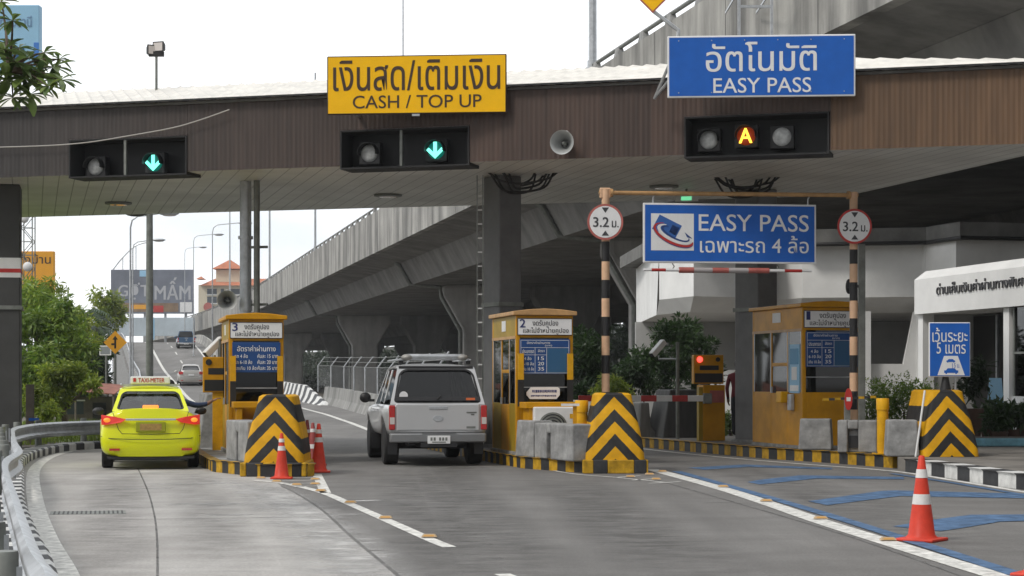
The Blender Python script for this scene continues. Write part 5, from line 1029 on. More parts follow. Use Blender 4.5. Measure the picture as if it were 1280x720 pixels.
def sedan(label, loc, rz, paint, lit, full=True):
    t = thing('sedan_car', label, 'car' if not full else 'taxi', loc, rz)
    def S_(y, zb, wb, zm, wm, zs, ws, zd, wd_, dyb=0, dys=0, dyd=0): return (y, [(wb, zb, dyb), (wm, zm, 0), (wm + .01, (zm + zs)/2, dys*.4), (ws, zs, dys), (wd_, zd, dyd)])
    ar = .66
    st = [S_(0, .24, .70, .42, .80, .82, .76, 1.07, .60, .06, .05, .1), S_(.1, .22, .80, .42, .868, .84, .83, 1.09, .66, 0, .0, .02), S_(.34, .2, .83, .42, .88, .86, .86, 1.08, .70),
          S_(.66, .2, .84, .44, .882, .87, .868, 1.06, .72), S_(.74, .6, .84, .66, .884, .88, .87, 1.05, .72), S_(.92, .68, .84, .72, .887, .89, .87, 1.04, .73), S_(1.14, .69, .84, .73, .887, .89, .87, 1.02, .74), S_(1.34, .6, .84, .66, .885, .88, .87, 1.0, .74), S_(1.42, .2, .84, .44, .885, .87, .87, .99, .75),
          S_(2.3, .2, .84, .44, .885, .86, .87, .97, .76), S_(3.3, .2, .84, .44, .88, .84, .86, .95, .76), S_(3.38, .58, .84, .64, .88, .84, .86, .94, .76), S_(3.56, .68, .84, .71, .88, .84, .86, .93, .76), S_(3.8, .69, .84, .72, .875, .84, .85, .92, .74), S_(3.98, .58, .82, .64, .86, .82, .83, .89, .7), S_(4.06, .2, .8, .44, .85, .8, .81, .87, .68),
          S_(4.45, .22, .72, .44, .76, .7, .72, .78, .56), S_(4.62, .26, .56, .44, .6, .62, .56, .7, .42)]
    car_body('body', st, paint, t, 2)
    wheels(t, (1.03, 3.68), .765, .315, .2)
    rw = cabin(t, paint, ((.62, 1.05, .66), (3.35, .96, .72)), ((1.22, 1.42, .535), (2.45, 1.43, .55)), M['glass_car'] if full else M['glass_dark'], M['glass_car'] if full else M['glass_dark'], (1.55, 2.3))
    rear_frame(t, paint, (-.68, .6, 1.03), (.68, .6, 1.03), (.545, 1.19, 1.425), (-.545, 1.19, 1.425), (.05, .07, .05, .1), (.09, .2), M['black'])
    mb = MB(); mb.quad((-.62, .75, 1.055), (.62, .75, 1.055), (.68, 3.2, .985), (-.68, 3.2, .985)); mb.build('cabin_dark_cover', M['dark'], t)  # dark sheet at belt height, standing in for the unlit cabin below
    if full: seats(t, (1.55, 2.55), (-.36, .36), 1.08)
    # rear details
    mb = MB(); mb.box(-.66, .66, .05, .5, .17, .245); mb.build('lower_valance', M['plastic'], t, bevel=.02)
    lp = [(-.86, .055, .98), (-.86, .085, .80), (-.78, .02, .80), (-.52, -.035, .84), (-.42, -.04, .9), (-.6, -.01, .94)] if full else [(-.86, .075, .98), (-.86, .1, .8), (-.72, .0, .78), (-.55, -.03, .8), (-.56, .0, .98), (-.74, .03, 1.0)]
    for s in (-1, 1):
        poly = [(s*-x, y - .012, z) for x, y, z in lp]; mb = MB(); mb.extr(poly if s < 0 else poly[::-1], (0, .05, 0)); tl = mb.build('tail_lamp', M['tail_lit'] if lit else M['tail'], t, bevel=.008)
        if lit: mb = MB(); mb.ball((s*.76, .0, .885), .06, .03, .04); mb.build('bulb', M['tail_hot'], tl, smooth=60)
        mb = MB(); mb.box(s*.63 - .09, s*.63 + .09, -.035, .0, .345, .385); mb.build('reflector', M['tail'], t)
    seam = mat('panel_gap', (.02, .02, .015), .8)
    mb = MB(); pts = [(-.66, .045, 1.02), (-.56, -.03, .72), (-.5, -.052, .645), (0, -.06, .635), (.5, -.052, .645), (.56, -.03, .72), (.66, .045, 1.02)]; mb.tube(pts, .006, 6); mb.tube([(-.87, .11, .6), (-.7, .0, .56), (-.35, -.052, .545), (0, -.062, .54), (.35, -.052, .545), (.7, .0, .56), (.87, .11, .6)], .006, 6); mb.build('panel_gaps', seam, t)
    if full:
        mb = MB(); mb.box(-.26, .26, -.058, -.03, .67, .85); mb.build('plate_recess', mat('taxi_recess_shade', (.3, .32, .004), .6), t, bevel=.02)  # panel without depth; the shade of the recess is its darker lime
        for s in (-1, 1): mb = MB(); mb.box(s*.66 - .1, s*.66 + .1, .02, .4, .2, .24); mb.build('exhaust_trim', M['plastic'], t)
    if lit: mb = MB(); mb.box(-.14, .14, .66, .72, 1.06, 1.14); mb.build('brake_lamp', mat('high_brake_lit', (.6, .2, .05), .3, emit=(1, .22, .04), es=1.4), t, bevel=.015)
    mb = MB(); mb.box(-.44, .44, -.065, -.02, .875, .915); mb.build('trim_strip', M['chrome'] if full else paint, t, bevel=.01)
    mb = MB(); mb.box(-.19, .19, -.062, -.045, .70, .82); pl = mb.build('number_plate', mat('plate_yellow_brown', (.4, .25, .07), .5, ns=20, na=.3) if full else M['sign_white'], t, bevel=.006)
    for s in (-1, 1):
        mb = MB(); mb.ball((s*.97, 2.95, 1.0), .11, .06, .075); mr_ = mb.build('mirror', M['plastic'] if full else paint, t, smooth=60); mb = MB(); mb.box(s*.9 - .05, s*.9 + .05, 2.94, 2.98, .95, .99); mb.build('mirror_arm', M['plastic'], mr_)
        for y in (1.75, 2.75): mb = MB(); mb.box(s*.893 - .012, s*.893 + .012, y, y + .16, .84, .868); mb.build('door_handle', paint if not full else M['chrome'], t)
    return t
tx_ = sedan('lime yellow taxi with brake lamps lit, stopped at the left toll lane', W(188.5, 0, 32.3), R(11), M['taxi'], True); tx_.location.z = 0; tx_.scale = (.95, .95, .95)
mb = MB(); mb.box(-.36, .36, 1.55, 1.72, 1.52, 1.66); ts = mb.build('roof_sign', M['sign_white'], tx_, bevel=.02); mb = MB(); mb.text('TAXI-METER', -.22, 1.55, .26, 1.63, 1.545, .03); mb.box(-.31, -.26, 1.54, 1.545, 1.56, 1.63); mb.build('lettering', M['red'], ts)
mb = MB(); mb.box(-.5, .5, 1.6, 1.66, 1.475, 1.519); mb.tube([(-.52, 1.3, 1.5), (-.53, 1.8, 1.52), (-.53, 2.3, 1.5)], .018, 6); mb.tube([(.52, 1.3, 1.5), (.53, 1.8, 1.52), (.53, 2.3, 1.5)], .018, 6); mb.build('roof_rack', M['galv'], tx_)
s_ = sedan('pale silver sedan driving up the ramp between the taxi and the blue pickup', Vector(((239 - CX) / F * 133, 133, zr(133) + .015)), R(11.5), M['champagne'], False, False)
# ---- pickup with canopy
def pickup(label, loc, rz, paint, topper):
    t = thing('pickup_truck', label, 'pickup truck', loc, rz)
    def S_(y, zb, wb, zm, wm, zs, ws, zd, wd_, dys=0): return (y, [(wb, zb, 0), (wm, zm, 0), (wm + .005, (zm + zs)/2, dys*.5), (ws, zs, dys), (wd_, zd, dys)])
    st = [S_(.0, .6, .83, .66, .855, 1.02, .855, 1.1, .83), S_(.06, .5, .85, .62, .868, 1.02, .865, 1.1, .84), S_(.45, .48, .86, .6, .87, 1.02, .868, 1.1, .845), S_(.55, .62, .87, .72, .885, 1.02, .87, 1.1, .845), S_(.72, .82, .89, .86, .905, 1.03, .872, 1.1, .845), S_(1.1, .84, .89, .88, .905, 1.03, .872, 1.1, .845), S_(1.34, .7, .88, .78, .89, 1.02, .87, 1.1, .845), S_(1.46, .45, .86, .6, .872, 1.02, .868, 1.1, .845),
          S_(2.6, .45, .86, .6, .872, 1.02, .868, 1.1, .84), S_(3.62, .45, .86, .6, .872, 1.02, .868, 1.08, .83), S_(3.74, .68, .87, .76, .885, 1.02, .87, 1.07, .82), S_(3.92, .82, .89, .86, .9, 1.0, .87, 1.06, .8), S_(4.25, .84, .89, .88, .9, 1.0, .865, 1.05, .78), S_(4.48, .68, .87, .76, .88, .98, .85, 1.03, .75), S_(4.58, .42, .84, .6, .85, .95, .82, 1.0, .7), S_(5.0, .42, .72, .58, .74, .85, .72, .93, .6), S_(5.1, .45, .62, .58, .64, .8, .62, .88, .5)]
    car_body('body', st, paint, t, 1, .02)
    wheels(t, (.93, 4.08), .755, .375, .26)
    y0 = .05 if topper else 1.72
    gd = M['glass_dark'] if topper else M['glass_car']
    cabin(t, paint, ((y0, 1.1, .82), (3.75, 1.06, .78)), ((y0 + (.3 if topper else .25), 1.75, .66), (3.05, 1.73, .61)), M['glass_dark'], gd, (1.66, 1.78, 2.62) if topper else (2.6,))
    mb = MB(); mb.quad((-.8, .1, 1.112), (.8, .1, 1.112), (.78, 3.7, 1.095), (-.78, 3.7, 1.095)); mb.build('cabin_dark_cover', M['dark'], t)  # near-black cover under the windows paints the cabin's shade
    if topper:
        rear_frame(t, paint, (-.835, y0 - .01, 1.08), (.835, y0 - .01, 1.08), (.68, y0 + .29, 1.755), (-.68, y0 + .29, 1.755), (.03, .04, .03, .07), (.1, .2), M['black'])
        mb = MB(); mb.quad((-.74, y0 - .022, 1.15), (.74, y0 - .022, 1.15), (.73, y0 + .0, 1.22), (-.73, y0 + .0, 1.22)); mb.build('window_band', M['plastic'], t)
    mb = MB(); mb.box(-.74, .74, -.028, .02, .62, 1.1); tg = mb.build('tailgate', paint, t, bevel=.03)
    mb = MB(); mb.box(-.16, .16, -.04, -.027, 1.0, 1.055); mb.build('handle', M['galv'], tg, bevel=.01); mb = MB(); mb.lathe([(.09, -.03), (.085, -.037)], 20, c=(0, 0, .84), axis='Y'); em_ = mb.build('emblem', M['galv'], tg, smooth=40); em_.scale = (1, 1, .62); em_.location.z = .32
    mb = MB(); mb.box(.5, .68, -.032, -.0275, .93, .955); mb.box(.58, .64, -.032, -.0275, .895, .92); mb.box(.5, .66, -.032, -.0275, .665, .7); mb.build('badge', M['galv_dark'], tg)
    for s in (-1, 1):
        mb = MB(); x = s * .81; mb.box(x - .05, x + .055, -.03, .09, .64, 1.07, 0); tl = mb.build('tail_lamp', M['tail'], t, bevel=.015); mb = MB(); mb.box(x - .04, x + .045, -.034, -.029, .74, .86); mb.build('clear_lens', M['lens_clear'], tl)
    mb = MB(); mb.loft([[(x, y, z) for x, y in ((-.86, .03), (-.84, -.09), (-.4, -.14), (.4, -.14), (.84, -.09), (.86, .03))] for z in (.42, .58)]); bp = mb.build('rear_bumper', mat('bumper_grey', (.2, .205, .21), .45, .2) if topper else M['chrome'], t, bevel=.025, smooth=40); mb = MB(); mb.box(-.3, .3, -.148, -.13, .585, .595); mb.build('step_pad', M['plastic'], bp)
    mb = MB(); mb.box(-.2, .2, -.155, -.141, .40, .54); np_ = mb.build('number_plate', M['sign_white'], t, bevel=.006); mb = MB(); [mb.box(-.15 + i*.055 + (.04 if i > 1 else 0), -.115 + i*.055 + (.04 if i > 1 else 0), -.158, -.1555, .455, .51) for i in range(5)]; mb.box(-.12, .12, -.158, -.1555, .42, .437); mb.build('plate_marks', M['galv_dark'], np_); mb = MB(); mb.box(-.32, .32, -.141, .0, .34, .418); mb.build('plate_recess', M['plastic'], t)
    mb = MB(); mb.box(-.5, .5, .3, 4.4, .36, .46); mb.lathe([(.1, -.7), (.1, .7)], 12, c=(0, .93, .38), axis='X'); mb.build('chassis', M['plastic'], t)
    for s in (-1, 1):
        mb = MB(); mb.ball((s*1.0, 3.42, 1.18), .11, .07, .1); mr_ = mb.build('mirror', M['plastic'] if topper else paint, t, smooth=60); mb = MB(); mb.box(s*.88 - .06, s*.88 + .06, 3.41, 3.45, 1.1, 1.15); mb.build('mirror_arm', M['plastic'], mr_)
        mb = MB()
        for k in range(2): mb.box(s*.885 - .012, s*.885 + .012, 1.95 + k*.9, 2.12 + k*.9, .95, .98)
        mb.build('door_handle', M['chrome'], t)
        for y in (.63, 3.78): mb = MB(); mb.box(s*.77 - .08, s*.77 + .08, y - .3 if y < 2 else y - .1, y - .28 if y < 2 else y - .08, .2, .46); mb.build('mud_flap', M['plastic'], t)
    return t
pk = pickup('silver pickup with dark rear window and roof rack, stopped before booth 2', Vector(((547.5 - CX) / F * 33.7, 33.7, 0)), R(9), M['silver'], True)
mb = MB()
for s in (-1, 1): mb.box(s*.62 - .02, s*.62 + .02, .35, 2.75, 1.86, 1.885)
for y in (.55, 1.2, 1.9, 2.6): mb.box(-.62, .62, y, y + .05, 1.886, 1.9)
rk = mb.build('roof_rack', M['galv'], pk, bevel=.006)
mb = MB(); mb.lathe([(.045, -.5), (.05, -.48), (.05, .48), (.045, .5)], 14, c=(0, .5, 1.93), axis='X'); mb.build('cross_bar', M['galv'], rk, smooth=40)
for s in (-1, 1):
    mb = MB(); mb.ball((s*.5, .5, 1.915), .1, .12, .06); mb.build('bar_end', M['tin'], rk, smooth=60); mb = MB(); mb.box(s*.6 - .04, s*.6 + .04, .5, .62, 1.8, 1.859); mb.build('rack_foot', M['plastic'], rk)
mb = MB(); mb.ball((.2, 1.6, 1.93), .1, .12, .05); mb.build('antenna_dome', M['white'], rk, smooth=60)
mb = MB(); mb.tube([(-.02, .02, 1.17), (.06, .04, 1.24)], .012, 6); mb.build('rear_wiper', M['black'], pk)
mb = MB(); mb.lathe([(.075, -.0), (.075, -.004)], 20, c=(-.6, .058, 1.24), axis='Y'); mb.box(-.68, -.52, .045, .05, 1.16, 1.19); mb.build('sticker', M['sign_white'], pk); mb = MB(); mb.box(.5, .66, .03, .034, 1.16, 1.2); mb.build('warning_sticker', mat('sticker_orange', (.7, .15, .04), .5), pk)
mb = MB(); mb.box(-.66, .66, .3, .34, 1.715, 1.76); mb.build('spoiler', M['plastic'], pk)
pickup('dark blue pickup near the crest of the ramp', Vector(((233 - CX) / F * 190, 190, zr(190) + .015)), R(11.5), M['bluecar'], False)

# ================================================================ PEOPLE
def person_mesh(name, J, E, mats, pick, parent=None, root=0):
    me = bpy.data.meshes.new('skin'); me.from_pydata([j[0] for j in J], E, []); o = bpy.data.objects.new('skin', me); SC.collection.objects.link(o)
    o.modifiers.new('s', 'SKIN'); sv = me.skin_vertices[0].data
    for i, j in enumerate(J): sv[i].radius = j[1] if isinstance(j[1], tuple) else (j[1], j[1]); sv[i].use_root = i == root
    q = o.modifiers.new('u', 'SUBSURF'); q.levels = q.render_levels = 2
    nm = bpy.data.meshes.new_from_object(o.evaluated_get(bpy.context.evaluated_depsgraph_get())); bpy.data.objects.remove(o)
    nm.materials.clear()
    for m_ in mats: nm.materials.append(m_)
    nm.polygons.foreach_set('material_index', [pick(p.center) for p in nm.polygons]); nm.polygons.foreach_set('use_smooth', [True] * len(nm.polygons))
    b = bpy.data.objects.new(name, nm); SC.collection.objects.link(b); b.parent = parent; return b
def hand_chain(J, E, wrist, d, side_, up, s=1.0):
    """palm and five curled fingers added to the skeleton at joint index wrist"""
    w0 = Vector(J[wrist][0]); palm = len(J); J.append((tuple(w0 + d*.05*s), (.036*s, .018*s))); E.append((wrist, palm))
    p2 = len(J); J.append((tuple(w0 + d*.09*s), (.038*s, .016*s))); E.append((palm, p2))
    for k, ln in ((-1.5, .07), (-.5, .085), (.5, .08), (1.5, .062)):
        b = w0 + d*.1*s + side_*k*.02*s; i0 = len(J); J.append((tuple(b), .0095*s)); E.append((p2, i0)); J.append((tuple(b + d*ln*.5*s - up*.008*s), .009*s)); E.append((i0, i0 + 1)); J.append((tuple(b + d*ln*.9*s - up*.03*s), .007*s)); E.append((i0 + 1, i0 + 2))
    b = w0 + d*.03*s - side_*.035*s; i0 = len(J); J.append((tuple(b), .012*s)); E.append((palm, i0)); J.append((tuple(b + d*.035*s - side_*.022*s - up*.01*s), .01*s)); E.append((i0, i0+1)); J.append((tuple(b + d*.06*s - side_*.024*s - up*.02*s), .008*s)); E.append((i0+1, i0+2))
def head_parts(parent, c, fwd_sign, hair_m):
    mb = MB(); mb.ball((c[0], c[1] - .012*fwd_sign, c[2] + .02), .083, .1, .12); mb.build('hair', hair_m, parent, smooth=60)
# taxi driver, right-hand seat, arm out of the window towards the booth
t = thing('person', 'taxi driver in dark blue sleeves stretching an arm out of the right window', 'person', tx_.location, tx_.rotation_euler.z)
dx, dy = .37, 2.62; J = [((dx, dy - .05, .72), (.15, .12)), ((dx, dy - .06, .95), (.15, .11)), ((dx, dy - .06, 1.13), (.17, .1)), ((dx, dy - .03, 1.23), .055), ((dx, dy - .01, 1.33), (.075, .085)), ((dx, dy, 1.4), (.07, .08)),
     ((dx - .18, dy - .04, 1.14), .06), ((dx - .24, dy + .2, 1.0), .045), ((dx - .15, dy + .45, 1.05), .036), ((dx + .2, dy - .04, 1.13), .062), ((dx + .46, dy + .0, 1.05), .056), ((dx + .64, dy + .02, 1.07), .045), ((dx + .74, dy + .02, 1.13), .03)]
E = [(0,1),(1,2),(2,3),(3,4),(4,5),(2,6),(6,7),(7,8),(2,9),(9,10),(10,11),(11,12)]
hand_chain(J, E, 12, Vector((.88, 0, .42)).normalized(), Vector((0, 1, 0)), Vector((-.42, 0, .88)))
def pk_(c): return 1 if c.z > 1.2 and abs(c.x - dx) < .15 or c.x > dx + .66 else 0
person_mesh('body', J, E, [M['shirt_blue'], M['skin']], pk_, t); head_parts(t, (dx, dy, 1.385), 1, M['hair'])
# person in maroon beside the grey column
t = thing('person', 'person in a maroon long sleeved shirt standing half behind the grey column', 'person', Vector(((922.5 - CX) / F * 44.5, 44.5, .212)), R(-22))
J = [((0, 0, .92), (.15, .11)), ((0, 0, 1.12), (.14, .1)), ((0, .01, 1.36), (.18, .11)), ((0, .01, 1.5), .055), ((0, .02, 1.6), (.075, .09)), ((0, .02, 1.69), (.07, .085)),
     ((-.2, 0, 1.4), .06), ((-.26, -.02, 1.12), .05), ((-.25, .05, .88), .036), ((.2, 0, 1.4), .06), ((.27, -.04, 1.12), .05), ((.28, .03, .88), .036),
     ((-.1, 0, .88), .09), ((-.1, .02, .5), .065), ((-.1, 0, .09), .045), ((-.1, .12, .045), .04), ((.1, 0, .88), .09), ((.11, .02, .5), .065), ((.11, 0, .09), .045), ((.11, .12, .045), .04)]
E = [(0,1),(1,2),(2,3),(3,4),(4,5),(2,6),(6,7),(7,8),(2,9),(9,10),(10,11),(0,12),(12,13),(13,14),(14,15),(0,16),(16,17),(17,18),(18,19)]
for wj in (8, 11): hand_chain(J, E, wj, Vector((0, .15, -1)).normalized(), Vector((0, 1, .1)), Vector((-1 if wj == 8 else 1, 0, 0)))
def pk2(c): return 1 if c.z > 1.47 or c.z < .87 and abs(c.x) > .2 else 0 if c.z > .9 else 3 if c.z < .1 else 2
person_mesh('body', J, E, [M['shirt_maroon'], M['skin_dark'], M['trousers'], M['black']], pk2, t); head_parts(t, (0, .0, 1.66), 1, M['hair'])

# ================================================================ OFFICE BUILDING
t = thing('office_building', 'white toll office under the viaduct with a lettered porch fascia on the right', 'building', (0, 0, 0))
YB = 58.0
def WX(x, Y=YB): return (x - CX) / F * Y
def WZ(y, Y=YB): return H + (HY - y) / F * Y
fp = [(824, 59.5), (867, 57.0), (925, 57.8), (972, 60.0), (1003, 58.2), (1153, 57.4), (1195, 55.4), (1330, 56.2)]
P = [Vector((WX(x, Y), Y, 0)) for x, Y in fp]; zt, zl, zc = WZ(306), WZ(372), WZ(390)
mb = MB(); back = [p + Vector((-1.2, 10, 0)) for p in P]
for i in range(len(P) - 1):
    a, b = P[i], P[i+1]; mb.quad(a + Vector((0, 0, zl)), b + Vector((0, 0, zl)), b + Vector((0, 0, zt)), a + Vector((0, 0, zt)))
    ai, bi = a + Vector((0, 1.1, zc - .0)), b + Vector((0, 1.1, zc)); mb.quad(ai, bi, b + Vector((0, 0, zl)), a + Vector((0, 0, zl))); mb.quad(ai, a + Vector((0, 11, zc)), b + Vector((0, 11, zc)), bi)
a = P[0]; mb.quad(a + Vector((0, 11, zc)), a + Vector((0, 1.1, zc)), a + Vector((0, 0, zt)), a + Vector((0, 11, zt))); mb.build('upper_wall', M['wall_white'], t)
mb = MB(); mb.extr([p + Vector((0, -.5, zt + .02)) for p in P] + [P[-1] + Vector((0, 11, zt + .02)), P[0] + Vector((-.6, 11, zt + .02))], (0, 0, .42)); mb.build('roof', M['concrete_dark'], t)
mb = MB(); mb.tube([p + Vector((0, -.56, zt - .02)) for p in P], .06, 8); mb.build('gutter', M['black'], t)
# ground floor: piers and rear wall leave dark open bays
for x0, x1 in ((1143, 1160), (1075, 1084)):
    mb = MB(); mb.box(WX(x0), WX(x1), YB - .6, YB - .2, .2, zc); mb.build('wall_pier', M['wall_white'], t)
mb = MB(); mb.box(WX(1060), WX(1143), YB - .3, YB - .1, .2, WZ(455)); mb.extr([(WX(1143), YB - .3, WZ(455)), (WX(1143), YB - .3, zc), (WX(1140), YB - .3, zc), (WX(1127), YB - .3, WZ(455))], (0, .2, 0)); mb.build('dado_wall', M['wall_white'], t)
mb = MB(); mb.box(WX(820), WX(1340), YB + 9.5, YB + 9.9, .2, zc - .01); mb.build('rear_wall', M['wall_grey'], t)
mb = MB(); mb.box(WX(880), WX(930), YB + 1.5, YB + 1.7, .2, WZ(462)); mb.build('low_wall', M['wall_white'], t)
# porch running parallel to the lanes
A = Vector((WX(1143, 48), 48, 0)); d = Vector((-.208, .978, 0)); nrm = Vector((.978, .208, 0))
def pp(l, o, z): q = A - d*l + nrm*o; return Vector((q.x, q.y, z))
def pz(y): return H + (HY - y) / F * 48
mb = MB(); zt1, zb1 = pz(350), pz(393)
mb.loft([[pp(l, 0, zb1), pp(l, 4.5, zb1), pp(l, 4.5, zt1), pp(l, .3, zt1 + .22), pp(l, 0, zt1)] for l in (0, 11)]); mb.build('porch_fascia', M['wall_white'], t)
tt = text_geo('ด่านเก็บเงินค่าผ่านทางพิเศษ', .012); mb = MB(); l0, l1 = 1.35, 6.1; z0, z1 = zb1 + .43, zt1 - .16
mb.add([pp(l0 + a_*(l1 - l0), -.02, z0 + b_*(z1 - z0)) for a_, b_ in tt[0]], tt[1]); mb.build('lettering', M['grey_ink'], t, solid=.03)
mb = MB()
for l in (0.0, 4.65): mb = MB(); mb.extr([pp(l, .1, .2), pp(l + .28, .1, .2), pp(l + .28, .4, .2), pp(l, .4, .2)], (0, 0, zb1 - .2)); mb.build('porch_column', M['wall_white'], t)
mb = MB(); mb.tube([(WX(1150), YB - .75, .2), (WX(1150), YB - .75, zt)], .06, 8); mb.build('rain_pipe', M['white'], t, smooth=40)
mb = MB(); mb.extr([pp(4.93, .15, .2), pp(11, .15, .2), pp(11, .3, .2), pp(4.93, .3, .2)], (0, 0, .95)); mb.extr([pp(3.2, .5, .2), pp(4.65, .5, .2), pp(4.65, .65, .2), pp(3.2, .65, .2)], (0, 0, .95)); mb.build('sill_wall', M['wall_white'], t)
for l0, l1 in ((5.0, 6.9), (6.95, 9.2), (9.25, 11)):
    mb = MB(); mb.extr([pp(l0, .2, 1.16), pp(l1, .2, 1.16), pp(l1, .23, 1.16), pp(l0, .23, 1.16)], (0, 0, zb1 - 1.17)); wn_ = mb.build('window', M['glass_dark'], t)
    mb = MB()
    for l in (l0, l1 - .06): mb.extr([pp(l, .16, 1.155), pp(l + .06, .16, 1.155), pp(l + .06, .19, 1.155), pp(l, .19, 1.155)], (0, 0, zb1 - 1.17))
    mb.extr([pp(l0 + .06, .16, 2.1), pp(l1 - .06, .16, 2.1), pp(l1 - .06, .19, 2.1), pp(l0 + .06, .19, 2.1)], (0, 0, .05)); mb.build('frame', M['galv_dark'], wn_)
for l0, l1 in ((.4, 1.7), (1.75, 3.15), (3.2, 4.6)):
    mb = MB(); mb.extr([pp(l0, 1.4, .25 if l0 < 3 else 1.2), pp(l1, 1.4, .25 if l0 < 3 else 1.2), pp(l1, 1.43, .25 if l0 < 3 else 1.2), pp(l0, 1.43, .25 if l0 < 3 else 1.2)], (0, 0, zb1 - .3 if l0 < 3 else zb1 - 1.3)); dw = mb.build('glass_door' if l0 < 3 else 'window', M['glass_dark'], t)
    mb = MB(); mb.extr([pp(l1, 1.36, .25), pp(l1 + .05, 1.36, .25), pp(l1 + .05, 1.46, .25), pp(l1, 1.46, .25)], (0, 0, zb1 - .3)); mb.build('frame', M['galv'], dw)
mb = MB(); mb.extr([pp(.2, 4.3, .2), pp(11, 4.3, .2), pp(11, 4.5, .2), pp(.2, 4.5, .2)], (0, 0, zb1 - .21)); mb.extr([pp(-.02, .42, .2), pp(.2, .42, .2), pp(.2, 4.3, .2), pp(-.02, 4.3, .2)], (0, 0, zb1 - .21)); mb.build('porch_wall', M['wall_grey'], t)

# ================================================================ PLANTS
def crown(name, blobs, n, m, parent, size=(.1, .25), droop=.3, seed=1, shell=.55, folded=True):
    rnd = random.Random(seed); mb = MB(); tot = sum(r*r for c, r in blobs)
    for c, r in blobs:
        c = Vector(c)
        subs = [(c + Vector((rnd.gauss(0, 1), rnd.gauss(0, 1), rnd.gauss(0, .8))).normalized() * r * rnd.uniform(.45, 1.0), r * rnd.uniform(.22, .45)) for _ in range(14)]
        for _ in range(int(n * r*r / tot)):
            sc, sr = rnd.choice(subs); v = Vector((rnd.gauss(0, 1), rnd.gauss(0, 1), rnd.gauss(0, 1))).normalized(); p = sc + v * sr * (shell + (1 - shell) * rnd.random())
            l = rnd.uniform(*size); w_ = l * rnd.uniform(.28, .42); d = (v + Vector((rnd.gauss(0, .6), rnd.gauss(0, .6), rnd.gauss(0, .5) - droop))).normalized(); s = d.cross(Vector((rnd.gauss(0, .5), rnd.gauss(0, .5), 1))).normalized() * w_ * .5; u = s.cross(d).normalized() * w_ * .25
            mb.add([p, p + d*l*.5 + s + u, p + d*l, p + d*l*.5 - s + u, p + d*l*.5], [(0, 1, 4), (1, 2, 4), (4, 2, 3), (0, 4, 3)])
    return mb.build(name, m, parent)
def limbs(mb, base, tips, r0, seed=1):
    rnd = random.Random(seed); base = Vector(base)
    for tip in tips:
        tip = Vector(tip); mid = base.lerp(tip, .45) + Vector((rnd.gauss(0, .15), rnd.gauss(0, .15), .1)) * (tip - base).length * .3; mb.tube(cr([base, mid, tip], 5), [r0 * (1 - .75 * k / 10) for k in range(11)], 7)
def tree(label, base, th, blobs, n, m, size, seed, r=.14, group='trees beside the left road edge', name='tree', droop=.3):
    base = Vector(base); t = thing(name, label, 'tree', base, 0, group); bl = [(Vector(c) - base, rr) for c, rr in blobs]
    mb = MB(); top = Vector((bl[0][0].x * .3, 0, th)); mb.tube(cr([(0, 0, -.1), (r*.4, 0, th*.5), top], 4), [r * (1.25 - .05*k) for k in range(9)], 9); limbs(mb, top - Vector((0, 0, .1)), [c for c, _ in bl], r * .62, seed); mb.build('trunk', M['bark'], t, smooth=60)
    crown('crown', bl, n, m, t, size, droop, seed); return t
def Bp(x, y, Y, r): return (W(x, y, Y), r)
tree('dense mid green tree beside the left pillar, its leaves hanging in sprays', W(52, 0, 57).xy.to_3d(), 1.2, [Bp(48, 410, 57, .75), Bp(78, 398, 57.5, .6), Bp(30, 385, 58, .8), Bp(90, 425, 57, .65), Bp(58, 445, 56.4, .8), Bp(30, 440, 57, .9), Bp(100, 455, 57, .5), Bp(55, 478, 56.5, .7), Bp(30, 490, 57, .8)], 9000, M['leaf'], (.12, .3), 5, droop=.6)
tree('bright yellow green bushy tree low in front of the wooden shack', W(80, 0, 53).xy.to_3d(), .7, [Bp(70, 470, 53, .5), Bp(95, 470, 53.4, .45), Bp(112, 480, 53.2, .32), Bp(48, 500, 52.5, .5), Bp(75, 495, 53, .4), Bp(60, 515, 52, .3)], 6000, M['leaf_yellow'], (.09, .2), 8, .09)
tree('tall olive tree whose top reaches the orange billboard', W(60, 0, 68).xy.to_3d(), 2.6, [Bp(45, 378, 68, .9), Bp(66, 382, 68, .7), Bp(28, 375, 68.5, .8), Bp(85, 405, 68, .8), Bp(105, 425, 68, .6)], 5000, M['leaf_yellow'], (.12, .28), 11)
tree('dark shaded tree behind the small diamond road sign', W(118, 0, 84).xy.to_3d(), 1.6, [Bp(116, 442, 84, .8), Bp(108, 460, 83, .9), Bp(122, 472, 83.5, .7), Bp(104, 485, 82, .8)], 7000, M['leaf_shade'], (.14, .34), 14)
tree('slim pale green tree beside the slate billboard', W(133, 0, 150).xy.to_3d(), 3, [Bp(132, 372, 150, 1.1), Bp(134, 392, 150, 1.2), Bp(128, 410, 150, 1.2)], 2500, M['leaf_yellow'], (.3, .6), 17)
